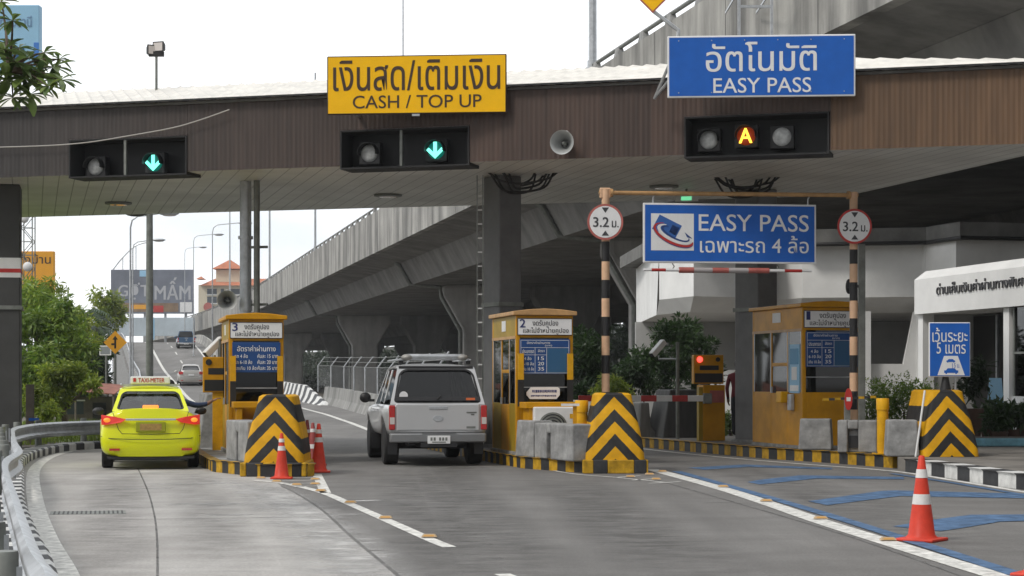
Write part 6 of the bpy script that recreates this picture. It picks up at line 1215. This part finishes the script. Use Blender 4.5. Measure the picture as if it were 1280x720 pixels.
# palms
def palm(label, base, h, m, seed, n=13, L_=2.0, group='palms behind the roadside trees'):
    rnd = random.Random(seed); t = thing('palm_tree', label, 'palm', base, 0, group); mb = MB(); mb.tube(cr([(0, 0, -.1), (.1, 0, h*.5), (0, 0, h)], 4), [.2 - .01*k for k in range(9)], 9); mb.build('trunk', M['bark'], t, smooth=60); mb = MB()
    for i in range(n):
        a = 6.283 * i / n + rnd.uniform(-.2, .2); e = rnd.uniform(.1, 1.0); d = Vector((math.cos(a), math.sin(a), 0)); prev = None; l_ = L_ * rnd.uniform(.8, 1.15)
        pts = [Vector((0, 0, h)) + d * l_ * u + Vector((0, 0, l_ * (e * u - (.55 + e*.6) * u * u))) for u in np.linspace(0, 1, 14)]
        for k in range(1, 14):
            p = pts[k]; tg = (pts[k] - pts[k-1]).normalized(); s = tg.cross(Vector((0, 0, 1))).normalized(); w_ = .55 * math.sin(math.pi * min(1, k / 13 * .8 + .18)) * L_ / 2
            for sg in (-1, 1): q = p + s * sg * w_ + tg * w_ * .6 - Vector((0, 0, w_ * .5)); mb.add([p, p + tg * .09 * L_, q], [(0, 1, 2)])
    mb.build('crown', m, t); return t
palm('dark palm with drooping fronds left of the slate billboard', W(108, 0, 128).xy.to_3d(), WZ(392, 128), M['leaf_shade'], 4, 13, 2.1)
palm('smaller dark palm between the trees and the diamond sign', W(122, 0, 110).xy.to_3d(), WZ(410, 110), M['leaf_shade'], 9, 11, 1.4)
# overhanging branch, upper left
t = thing('tree', 'broad leaved tree reaching in from the upper left corner with glossy leaf rosettes', 'tree', (-8.6, 20.5, 0)); base = Vector((-8.6, 20.5, 0))
mb = MB(); top = Vector((.2, 0, 3.6)); mb.tube(cr([(0, 0, -.1), (.05, .1, 1.8), top], 4), [.16 - .007*k for k in range(9)], 9)
rs = [(2, 2, .2), (16, 26, .2), (-15, 10, .25), (6, 62, .26), (20, 78, .26), (38, 72, .24), (55, 66, .22), (30, 98, .28), (8, 100, .3), (50, 92, .26), (66, 84, .24), (16, 122, .22), (38, 118, .24), (76, 100, .2), (60, 108, .2), (-10, 50, .3), (-20, 90, .3), (-40, 60, .3), (-60, 30, .3), (-45, 110, .3), (-80, 80, .3), (-100, 40, .3), (-120, 100, .3), (-30, 130, .25), (74, 74, .14), (46, 104, .2), (24, 60, .2)]
tips = [W(x, y, 20.5 + random.Random(i).uniform(-.5, .5)) - base for i, (x, y, r) in enumerate(rs)]
hub = W(-40, 85, 20.5) - base; mb.tube(cr([top, top.lerp(hub, .6) + Vector((0, 0, .2)), hub], 4), [.09 - .005*k for k in range(9)], 8); hub2 = W(10, 90, 20.4) - base; mb.tube([hub, hub.lerp(hub2, .5) + Vector((0, 0, -.04)), hub2], [.04, .03, .022], 7)
for tip, (x, y, r) in zip(tips, rs): h_ = hub2 if x > 0 else hub; mb.tube(cr([h_, h_.lerp(tip, .5) + Vector((0, .05, .06)), tip], 4), [.02 - .0015*k for k in range(9)], 6)
mb.build('trunk', M['bark'], t, smooth=60)
rnd = random.Random(12); mb = MB()
for tip, (x, y, r) in zip(tips, rs):
    for k in range(13):
        a = 6.283 * k / 13 * 1.62 + rnd.random(); el = rnd.uniform(-.5, .9); d = Vector((math.cos(a) * math.cos(el), math.sin(a) * math.cos(el), math.sin(el) - .15)).normalized(); l = r * rnd.uniform(.7, 1.15); s = d.cross(Vector((0, 0, 1))).normalized(); u = s.cross(d); w_ = l * .17
        g = []
        for i, f in enumerate((.12, .45, .78, 1.05, .82, .25)):
            q = tip + d * l * (i / 5) - Vector((0, 0, l * .22 * (i / 5) ** 2)); g += [q - s * w_ * f + u * w_ * f * .4, q, q + s * w_ * f + u * w_ * f * .4]
        mb.add(g, [(3*i + j, 3*i + j + 1, 3*i + j + 4, 3*i + j + 3) for i in range(5) for j in range(2)])
mb.build('crown', M['leaf_big'], t, smooth=60)
# right-hand planting
def shrub(label, base, blobs, n, m, size, seed, group, cat='shrub', name='shrub'):
    base = Vector(base); t = thing(name, label, cat, base, 0, group); bl = [(Vector(c) - base, r) for c, r in blobs]; mb = MB(); limbs(mb, (0, 0, -.05), [c for c, _ in bl], .045, seed); mb.build('stem', M['bark'], t, smooth=60); crown('foliage', bl, n, m, t, size, .25, seed); return t
GR = 'shrubs under the viaduct'
def gb(x, Y): p = W(x, 0, Y); return (p.x, p.y, -.05)
shrub('dark tall shrub right behind the booth numbered 2', gb(738, 53), [Bp(728, 455, 53, .6), Bp(750, 470, 53, .5), Bp(735, 490, 52.6, .5), Bp(720, 500, 52.4, .5), Bp(735, 430, 53.5, .45)], 3500, M['leaf_shade'], (.12, .28), 21, GR)
shrub('bright yellow green shrub behind the chevron barrier with the banded pole', gb(765, 47), [Bp(762, 486, 47, .36), Bp(776, 492, 47, .3), Bp(748, 494, 47, .3), Bp(765, 500, 46.8, .3)], 2600, M['leaf_yellow'], (.08, .17), 22, GR)
shrub('dark leafy shrub with spreading branches around the white bullet camera', gb(835, 52), [Bp(815, 445, 52, .45), Bp(840, 425, 52.5, .6), Bp(865, 440, 52, .6), Bp(845, 465, 52, .6), Bp(800, 455, 52, .4), Bp(880, 470, 51.5, .5), Bp(825, 480, 51.5, .45), Bp(860, 410, 53, .4)], 5200, M['leaf_shade'], (.12, .26), 23, GR)
shrub('low dark shrub left of the camera post, over the concrete wall', gb(795, 50), [Bp(790, 462, 50, .35), Bp(805, 475, 50, .35), Bp(785, 485, 50, .35)], 1800, M['leaf_shade'], (.1, .2), 24, GR)
shrub('small green shrub at the foot of the grey column behind the orange cabinet', (WX(914, 45), 45, .23), [Bp(914, 524, 45, .2), Bp(912, 535, 45, .2)], 600, M['leaf'], (.06, .14), 25, GR)
t = thing('hedge', 'clipped green hedge in front of the white office wall right of booth 1', 'hedge', (WX(1124, 43), 43, .212)); base = t.location.copy()
crown('foliage', [(W(x, y, 43 + (i % 2) * .5) - base, .36) for i, (x, y) in enumerate([(1090, 492), (1106, 490), (1122, 488), (1138, 490), (1154, 494), (1166, 500), (1095, 506), (1115, 506), (1135, 506), (1155, 508), (1100, 520), (1125, 520), (1148, 520)])], 7000, M['leaf'], t, (.05, .12), .0, 31)
mb = MB(); 
for k in range(6): mb.tube([(-.7 + k*.28, .2, 0), (-.68 + k*.28, .25, .6)], .025, 6)
mb.build('stem', M['bark'], t)
# potted plants, planter, board by the porch
def pot(label, x, y, Y, h, w_, seed, m, leafn=420):
    t = thing('potted_plant', label, 'potted plant', W(x, y, Y), 0, 'potted plants along the office front'); t.location.z = .235
    mb = MB(); mb.lathe([(w_*.62, 0), (w_*.95, h*.34), (w_, h*.36), (w_, h*.4), (w_*.85, h*.4)], 16); mb.build('pot', M['terracotta'], t, smooth=40); crown('foliage', [((0, 0, h*.75), w_*1.5), ((w_*.5, 0, h*.95), w_*.9), ((-w_*.6, .05, h*.6), w_)], leafn, m, t, (.1, .26), -.1, seed); return t
for i, (x, Y, h, w_, lab, m) in enumerate(((1175, 40, .8, .17, 'potted plant half hidden behind the distance sign barrier', 'leaf_dark'), (1218, 40.5, 1.7, .2, 'tall dark potted plant with reddish tips right of the distance sign', 'leaf_dark'), (1236, 41.0, .75, .2, 'bushy potted plant left of the blue bucket stand', 'leaf_shade'), (1250, 38.5, .62, .17, 'low potted plant below the blue bucket stand', 'leaf_shade'), (1266, 38.8, .7, .17, 'potted plant with upright leaves near the right frame edge', 'leaf_shade'), (1282, 39.2, .75, .18, 'potted plant cut by the right frame edge', 'leaf_shade'), (1162, 41.5, .7, .16, 'round potted plant at the end of the green hedge', 'leaf_dark'))): pot(lab, x, 560, Y, h, w_, 40 + i, M[m])
t = thing('water_tub', 'low pale blue water tub on the pavement below the potted plants', 'tub', Vector((WX(1257, 37.6), 37.6, .212))); mb = MB(); mb.box(-.75, .75, 0, .5, 0, .16); mb.build('tub', mat('pale_blue_tub', (.16, .36, .45), .6, ns=6, na=.3), t, bevel=.03); mb = MB(); mb.box(-.7, .7, .05, .45, .161, .18); mb.build('rim', M['concrete_dark'], t)
t = thing('display_board', 'small blue folding board standing against the white porch wall', 'board', Vector((WX(1245, 42.5), 42.5, .212)), R(-10)); mb = MB(); mb.loft([[(-.18, 0, .6), (.18, 0, .6), (.18, .3, .6), (-.18, .3, .6)], [(-.13, .12, 1.35), (.13, .12, 1.35), (.13, .2, 1.35), (-.13, .2, 1.35)]]); mb.build('panel', M['light_blue'], t); mb = MB(); mb.box(-.22, .22, 0, .4, 0, .599); mb.build('stand', M['black'], t)
# added dark wood beyond the viaduct, closing gaps of bright sky
rnd = random.Random(77); bl = [(Vector((vx(Y) + rnd.uniform(46.5, 56), Y, rnd.uniform(.5, 9))), rnd.uniform(2.2, 4.2)) for Y in np.linspace(70, 520, 150)] + [(Vector((vx(Y) + rnd.uniform(22, 46), Y, rnd.uniform(.0, 1.5))), rnd.uniform(1.6, 2.6)) for Y in np.linspace(90, 420, 60)]
o = crown('filler_woodland', bl, 34000, M['leaf_dark'], None, (.7, 1.7), .1, 77); tag(o, 'dark wood added to fill the bright gap below the viaduct', 'filler_woodland', kind='stuff')
t = thing('sky_blocking_wall', 'long dark concrete wall added to block the bright sky beneath the viaduct', 'wall', (0, 0, 0)); mb = MB(); mb.loft([[Vector((vx(Y) + a, Y, z)) for a, z in ((60, -.1), (60.6, -.1), (60.6, 9.5), (60, 9.5))] for Y in np.linspace(60, 560, 40)]); mb.build('wall', M['concrete_dark'], t)  # added wall, blocks bright sky between the piers
rnd = random.Random(5); bl = [(Vector((rnd.uniform(-130, -62) + (Y - 260) * -.3, Y, rnd.uniform(0, 4))), rnd.uniform(2.5, 4)) for Y in np.linspace(230, 380, 40)]
tag(crown('distant_trees', bl, 9000, M['leaf_shade'], None, (.7, 1.5), .1, 6), 'distant tree belt at the bottom of the billboard', 'trees', kind='stuff')

# ================================================================ RAMP EDGES, FENCE, LIGHT POLES, DISTANCE
t = thing('ramp_parapet', 'grey concrete parapet along the right side of the ramp, with a striped stretch', 'parapet', (0, 0, 0))
def para(name, m, y0, y1, off, prof, parent, step=3.0):
    mb = MB(); n = max(2, int((y1 - y0) / step)); mb.loft([[Vector((off(y0 + (y1 - y0)*k/n) + a, y0 + (y1 - y0)*k/n, zr(y0 + (y1 - y0)*k/n) + b)) for a, b in prof] for k in range(n + 1)]); return mb.build(name, m, parent)
NJ = [(-.12, -.05), (.3, -.05), (.3, .86), (.14, .86), (.06, .35)]
para('wall_section', stain_concrete('ramp_wall', (.34, .335, .32), (.18, .18, .17), .8), 50, 95.5, lambda Y: XR(Y) + .45, NJ, t)
mb_y = 92.5; k = 0
mbs = MB()
while mb_y < 118:
    y1 = mb_y + .95; mbs.loft([[Vector((XR(y) + a, y + (.5 if i in (2, 3) else 0), zr(y) + max(-.05, b * min(1, .12 + (y - 92.5) / 9)))) for i, (a, b) in enumerate(NJ)] for y in (mb_y + .002, y1 - .002)], k % 2); mb_y = y1; k += 1
mbs.build('striped_section', [M['kerb_white'], M['kerb_black']], t)
para('wall_section', M['stain'], 118.6, 296, XR, NJ, t)
t2 = thing('ramp_parapet', 'low concrete parapet with steel handrail along the left side of the ramp', 'parapet', (0, 0, 0))
para('wall_section', M['concrete'], 62, 296, XL, [(-.3, -.05), (.1, -.05), (.05, .35), (0, .6), (-.2, .6)], t2)
mb = MB(); mb.tube([Vector((XL(Y) - .1, Y, zr(Y) + 1.0)) for Y in range(62, 296, 4)], .05, 6); hr = mb.build('handrail', M['galv'], t2); mb = MB()
for Y in range(62, 290, 4): mb.box(XL(Y) - .14, XL(Y) - .06, Y - .04, Y + .04, zr(Y) + .6, zr(Y) + 1.0)
mb.build('handrail_stanchion', M['galv'], hr)
# chain-link fence with angled posts on the near stretch of the right parapet
t = thing('chain_link_fence', 'chain link fence with angled post tops on the concrete wall behind the silver pickup', 'fence', (0, 0, 0)); off = .63
for Y in np.arange(56, 99, 4.7):
    x = XR(Y) + off; z = zr(Y) + .84; mb = MB(); mb.tube([(x, Y, z - .3), (x, Y, z + 1.05), (x + .34, Y, z + 1.5)], .03, 7); mb.build('post', M['galv'], t, smooth=40)
cm = bpy.data.materials.new('chain_link'); cm.use_nodes = True; MATS['chain_link'] = cm; n = cm.node_tree; pb = n.nodes['Principled BSDF']; pb.inputs['Base Color'].default_value = (.3, .31, .31, 1); pb.inputs['Metallic'].default_value = .5
uvn = n.nodes.new('ShaderNodeTexCoord'); sp_ = n.nodes.new('ShaderNodeSeparateXYZ'); n.links.new(uvn.outputs['Object'], sp_.inputs[0]); res = []
for sg in (1, -1):
    q = N(cm, 'ShaderNodeMath'); q.operation = 'MULTIPLY_ADD'; q.inputs[1].default_value = sg; L(cm, sp_.outputs['Z'], q.inputs[0]); L(cm, sp_.outputs['Y'], q.inputs[2]); a = N(cm, 'ShaderNodeMath'); a.operation = 'MULTIPLY'; a.inputs[1].default_value = 9; L(cm, q.outputs[0], a.inputs[0]); f_ = N(cm, 'ShaderNodeMath'); f_.operation = 'FRACT'; L(cm, a.outputs[0], f_.inputs[0]); g_ = N(cm, 'ShaderNodeMath'); g_.operation = 'LESS_THAN'; g_.inputs[1].default_value = .09; L(cm, f_.outputs[0], g_.inputs[0]); res.append(g_.outputs[0])
mxx = N(cm, 'ShaderNodeMath'); mxx.operation = 'MAXIMUM'; L(cm, res[0], mxx.inputs[0]); L(cm, res[1], mxx.inputs[1]); tr_ = N(cm, 'ShaderNodeBsdfTransparent'); mi_ = N(cm, 'ShaderNodeMixShader'); L(cm, mxx.outputs[0], mi_.inputs[0]); L(cm, tr_.outputs[0], mi_.inputs[1]); L(cm, pb.outputs[0], mi_.inputs[2]); L(cm, mi_.outputs[0], n.nodes['Material Output'].inputs[0])
mb = MB(); mb.loft([[Vector((XR(Y) + off, Y, zr(Y) + .86)), Vector((XR(Y) + off, Y, zr(Y) + 1.88))] for Y in np.arange(56, 98.6, 2)], closed=False, caps=False); mb.build('mesh', cm, t)
mb = MB()
for z in (1.9, 2.1, 2.3): mb.tube([Vector((XR(Y) + off + (0 if z < 2 else (z - 1.9) * .7), Y, zr(Y) + z)) for Y in np.arange(56, 98.6, 4.7)], .012, 5)
mb.build('wire', M['galv_dark'], t)
# lamp posts
t = thing('light_pole', 'thick grey pole at the left of the ramp rising up behind the canopy', 'light pole', Vector((WX(187, 62), 62, .1)), 0, 'light poles up the ramp')
mb = MB(); mb.tube([(0, 0, 0), (0, 0, 5), (0, 0, 9.6)], [.125, .115, .09], 12); mb.build('pole', M['galv_dark'], t, smooth=40); mb = MB(); mb.lathe([(.2, 0), (.2, .06), (.14, .07), (.135, .4)], 12); mb.build('base_collar', M['galv_dark'], t); mb = MB(); mb.tube([(0, 0, 6.75), (-.3, 0, 6.8)], .03, 6); mb.ball((-.45, 0, 6.82), .36, .16, .12); mb.build('lamp_head', M['black'], t, smooth=60)
GL = 'light poles up the ramp'
mast('light_pole', 'curved arm lamp post left of the thick grey pole, on the near ramp edge', Vector((WX(163, 93), 93, zr(93))), 9.2, .07, 1.45, group=GL)
mast('light_pole', 'fainter curved lamp post farther up the left ramp edge', Vector((WX(166, 132), 132, zr(132))), 10.0, .065, 1.35, group=GL)
mast('light_pole', 'slender curved lamp post left of the orange roofed tower', Vector((WX(265.5, 135), 135, zr(135) - .2)), 11.5, .055, 1.9, group=GL)
mast('light_pole', 'faint lamp post above the right corner of the slate billboard', Vector((WX(242, 178), 178, zr(178))), 11.2, .055, 1.9, group=GL)
mast('light_pole', 'faintest tiny lamp post behind the slate billboard edge', Vector((WX(231, 226), 226, zr(226))), 11.2, .055, 1.7, group=GL)
# small signs by the ramp
t = thing('warning_sign', 'small orange diamond sign with a black arrow left of the ramp lamp posts', 'road sign', W(144, 428, 70), R(5)); mb = MB(); r_ = .42; mb.extr([(-r_, 0, 0), (0, 0, -r_), (r_, 0, 0), (0, 0, r_)], (0, .02, 0)); mb.build('plate', M['bb_orange'], t); mb = MB(); y_ = -.004; mb.box(-.035, .035, y_, -.001, -.22, .12); mb.extr([(-.1, y_, .1), (.1, y_, .1), (0, y_, .25)], (0, .003, 0)); mb.box(-.14, -.036, y_, -.001, -.1, -.03); mb.build('symbol', M['black'], t); mb = MB(); mb.box(-.04, .04, .021, .08, -2.9, .2); mb.build('post', M['galv_dark'], t)
t = thing('blank_sign', 'white framed blank rectangular sign overlapping the small diamond sign', 'road sign', W(131.5, 438, 71), R(-25)); mb = MB(); mb.box(-.26, .26, 0, .03, -.18, .18); mb.build('frame', M['white'], t); mb = MB(); mb.box(-.22, .22, -.006, -.001, -.14, .14); mb.build('face', mat('sign_back_grey', (.22, .24, .25), .4), t); mb = MB(); mb.box(-.03, .03, .031, .08, -2.9, .1); mb.build('post', M['galv_dark'], t)
# shack
t = thing('shack', 'weathered timber shack with a tin roof below the roadside trees', 'shack', Vector((WX(112, 66), 66, 0)), R(10))
mb = MB(); mb.box(-1.1, 1.2, 0, 2.5, -.1, .95); mb.build('wall', M['wood'], t); mb = MB(); mb.loft([[(-1.35, y, .9), (.1, y, 1.35), (1.5, y, .8), (1.5, y, .85), (.1, y, 1.41), (-1.35, y, .95)] for y in (-.4, 2.8)]); mb.build('roof', M['tin'], t); mb = MB(); mb.box(-.75, -.2, -.012, -.002, .35, .8); w_ = mb.build('window', M['window_far'], t); mb = MB(); mb.box(-.8, -.15, -.02, -.013, .8, .85); mb.build('sill', M['white'], w_); mb = MB(); mb.box(.1, .55, -.02, -.002, -.1, .75); mb.build('door', M['dark'], t)
t = thing('tin_lean_to', 'rusty red tin sheet roof leaning beside the shack', 'lean-to', Vector((WX(96, 64.5), 64.5, 0)), R(-5)); mb = MB(); mb.quad((-.2, 0, 1.15), (1.3, 0, 1.05), (1.2, 1.6, 1.35), (-.3, 1.6, 1.45)); mb.build('roof', mat('rusty_tin', (.25, .09, .06), .7, ns=3, na=.4), t, solid=.03); mb = MB()
for x in (-.1, 1.2): mb.box(x, x + .06, .05, .11, -.1, 1.04)
mb.build('post', M['wood'], t)
# billboards
def billboard(name, label, tl, br, Y, m, th, legs, yaw=0):
    wd = (br[0] - tl[0]) / F * Y; hh = (br[1] - tl[1]) / F * Y; c = W((tl[0] + br[0]) / 2, (tl[1] + br[1]) / 2, Y); t = thing(name, label, 'billboard', c, yaw); mb = MB(); mb.box(-wd/2, wd/2, 0, th, -hh/2, hh/2); mb.build('panel', m, t, bevel=.03)
    mb = MB()
    for x in legs: mb.box(x*wd - wd*.012, x*wd + wd*.012, th + .02, th + .02 + wd*.03, -c.z - .1, hh/2 - .1)
    mb.build('support_frame', M['galv'], t); return t, wd, hh
t, wd, hh = billboard('billboard', 'big slate billboard with pale letters standing beyond the ramp crest', (138.5, 337), (241.5, 392), 330, M['bb_dark'], .8, (-.35, -.1, .15, .4))
def bx_(u0, v0, u1, v1, y, m, mb): mb.box(-wd/2 + u0*wd, -wd/2 + u1*wd, y - .02, y, hh/2 - v1*hh, hh/2 - v0*hh, m)
mb = MB(); mb.text('GỢT', -wd/2 + .09*wd, hh/2 - .68*hh, -wd/2 + .47*wd, hh/2 - .3*hh, -.03, .02); mb.text('MẤM', -wd/2 + .53*wd, hh/2 - .68*hh, -wd/2 + .97*wd, hh/2 - .18*hh, -.03, .02); mb.build('lettering', M['bb_letters'], t)
mb = MB(); bx_(.06, .76, .82, .96, -.01, 0, mb); bx_(.51, .82, .64, .97, -.035, 1, mb); bx_(.84, .74, .985, .97, -.035, 2, mb); bx_(.35, .02, .45, .16, -.035, 3, mb); bx_(.25, .8, .45, .9, -.035, 4, mb); mb.build('artwork', [M['bb_brown'], M['red'], M['sign_white'], M['light_blue'], M['bb_orange']], t)
mb = MB(); pts = [(-wd*.48, .4, hh*.5), (-wd*.36, .4, hh*.78), (-wd*.2, .4, hh*1.05), (0, .4, hh*1.15), (wd*.05, .4, hh*.5)]; mb.tube(cr(pts[:4], 6), .12, 6)
for a, b in (((-wd*.36, .4, hh*.5), (-wd*.36, .4, hh*.78)), ((-wd*.2, .4, hh*.5), (-wd*.2, .4, hh*1.05)), ((0, .4, hh*.5), (0, .4, hh*1.15))): mb.tube([a, b], .08, 5)
mb.build('crest_frame', M['galv'], t)
t, wd, hh = billboard('billboard', 'pale bluish billboard strip right below the slate billboard', (137, 397), (243, 420), 326, mat('pale_billboard', (.5, .58, .64), .6, ns=.3, na=.2), .5, (-.4, -.05, .3))
mb = MB(); bx_(.46, .05, .53, 1.2, -.01, 0, mb); mb.build('blue_band', [M['light_blue']], t)
t, wd, hh = billboard('billboard', 'orange billboard with dark Thai letters behind the roadside trees', (-20, 314), (67, 366), 150, M['bb_orange'], .6, (-.3, .1, .45)); mb = MB(); mb.text('แห่งบ้าน', -.12*wd, .2*hh, .46*wd, .44*hh, -.02, .02); mb.build('lettering', M['brown_ink'], t)
t, wd, hh = billboard('billboard', 'light blue billboard with Thai lettering at the top left, behind leaves', (-45, 6), (49, 92), 75, M['light_blue'], .5, (-.2, .2)); mb = MB(); mb.text('ทองธานี', -.02*wd, .18*hh, .4*wd, .34*hh, -.02, .012); mb.build('lettering', mat('slate_blue_letters', (.16, .28, .45), .6), t); mb = MB(); bx_(.93, .55, .998, .8, -.008, 0, mb); bx_(.62, .62, .8, 1, -.008, 1, mb); mb.build('artwork', [mat('strong_blue', (.05, .2, .6), .5), M['board_teal']], t)
# lattice tower
t = thing('lattice_tower', 'thin steel lattice tower in front of the orange billboard', 'tower', Vector((WX(35, 120), 120, 0))); mb = MB(); hw = .35; ht = 14
for a, b in ((-hw, -hw), (hw, -hw), (hw, hw), (-hw, hw)): mb.tube([(a, b, 0), (a, b, ht)], .04, 5)
mb.build('leg_frame', M['galv_dark'], t); mb = MB()
for k in range(16):
    z = k * .85; s = 1 if k % 2 else -1
    for yy in (-hw, hw): mb.tube([(-hw*s, yy, z), (hw*s, yy, z + .85)], .025, 4); mb.tube([(-hw, yy, z), (hw, yy, z)], .02, 4)
mb.build('bracing', M['galv_dark'], t); mb = MB(); mb.ball((.1, -.5, 8.6), .3, .2, .3); mb.ball((-.1, -.5, 11.6), .28, .2, .28); mb.build('dish', M['white'], t, smooth=60)
# hotel
Y = 380; t = thing('hotel_building', 'cream apartment block with orange tiled roofs and a small roof tower', 'building', Vector((WX(292, Y), Y, 0)))
def hx(x): return (x - 292) / F * Y
def hz(y): return H + (HY - y) / F * Y
mb = MB(); mb.box(hx(248), hx(345), 0, 14, -1, hz(356)); mb.build('wall', M['cream'], t); mb = MB(); mb.box(hx(267), hx(296), 3, 9, hz(356), hz(336)); tw = mb.build('tower', M['cream'], t)
mb = MB(); a, b = hx(263), hx(301); mb.add([(a, 2, hz(335)), (b, 2, hz(335)), (b, 10, hz(335)), (a, 10, hz(335)), ((a+b)/2, 6, hz(322))], [(0,1,4),(1,2,4),(2,3,4),(3,0,4),(3,2,1,0)]); mb.build('tower_roof', M['roof_orange'], tw)
mb = MB(); a, b, c_, d_ = hx(251), hx(348), hx(262), hx(340); mb.add([(a, -1, hz(357)), (b, -1, hz(357)), (b, 15, hz(357)), (a, 15, hz(357)), (c_, 7, hz(346)), (d_, 7, hz(346))], [(0,1,5,4),(1,2,5),(2,3,4,5),(3,0,4)]); mb.build('roof', M['roof_orange'], t)
mb = MB(); mb.add([(hx(246), -1, hz(349)), (hx(255), -1, hz(349)), (hx(250.5), 1, hz(345)), (hx(246), 3, hz(349)), (hx(255), 3, hz(349))], [(0,1,2),(1,4,2),(4,3,2),(3,0,2)]); mb.build('turret_roof', M['roof_orange'], t)
for y0, y1 in ((361, 368), (371, 379), (383, 391), (396, 404)):
    for x0, x1 in ((259, 271), (276, 280), (288, 302), (308, 318), (324, 336)):
        mb = MB(); mb.box(hx(x0), hx(x1), -.06, -.01, hz(y1), hz(y0)); wn_ = mb.build('window', M['window_far'], t); mb = MB(); mb.box(hx(x0) - .1, hx(x1) + .1, -.25, -.061, hz(y1) - .2, hz(y1)); mb.build('sill', M['white'], wn_)
mb = MB(); mb.lathe([(.9, -.5), (.9, -.3)], 20, c=(hx(260.5), 0, hz(384)), axis='Y'); mb.build('red_disc', M['red_pale'], t)

# ---------------------------------------------------------------- air
hz_ = bpy.data.materials.new('humid_air'); hz_.use_nodes = True; n = hz_.node_tree; n.nodes.remove(n.nodes['Principled BSDF']); pv = n.nodes.new('ShaderNodeVolumePrincipled'); pv.inputs['Color'].default_value = (.93, .95, .97, 1); pv.inputs['Density'].default_value = .0003; pv.inputs['Anisotropy'].default_value = .2; n.links.new(pv.outputs[0], n.nodes['Material Output'].inputs['Volume'])
mb = MB(); mb.box(-220, 130, -24, 640, -1.3, 40); tag(mb.build('haze', hz_), kind='stuff')
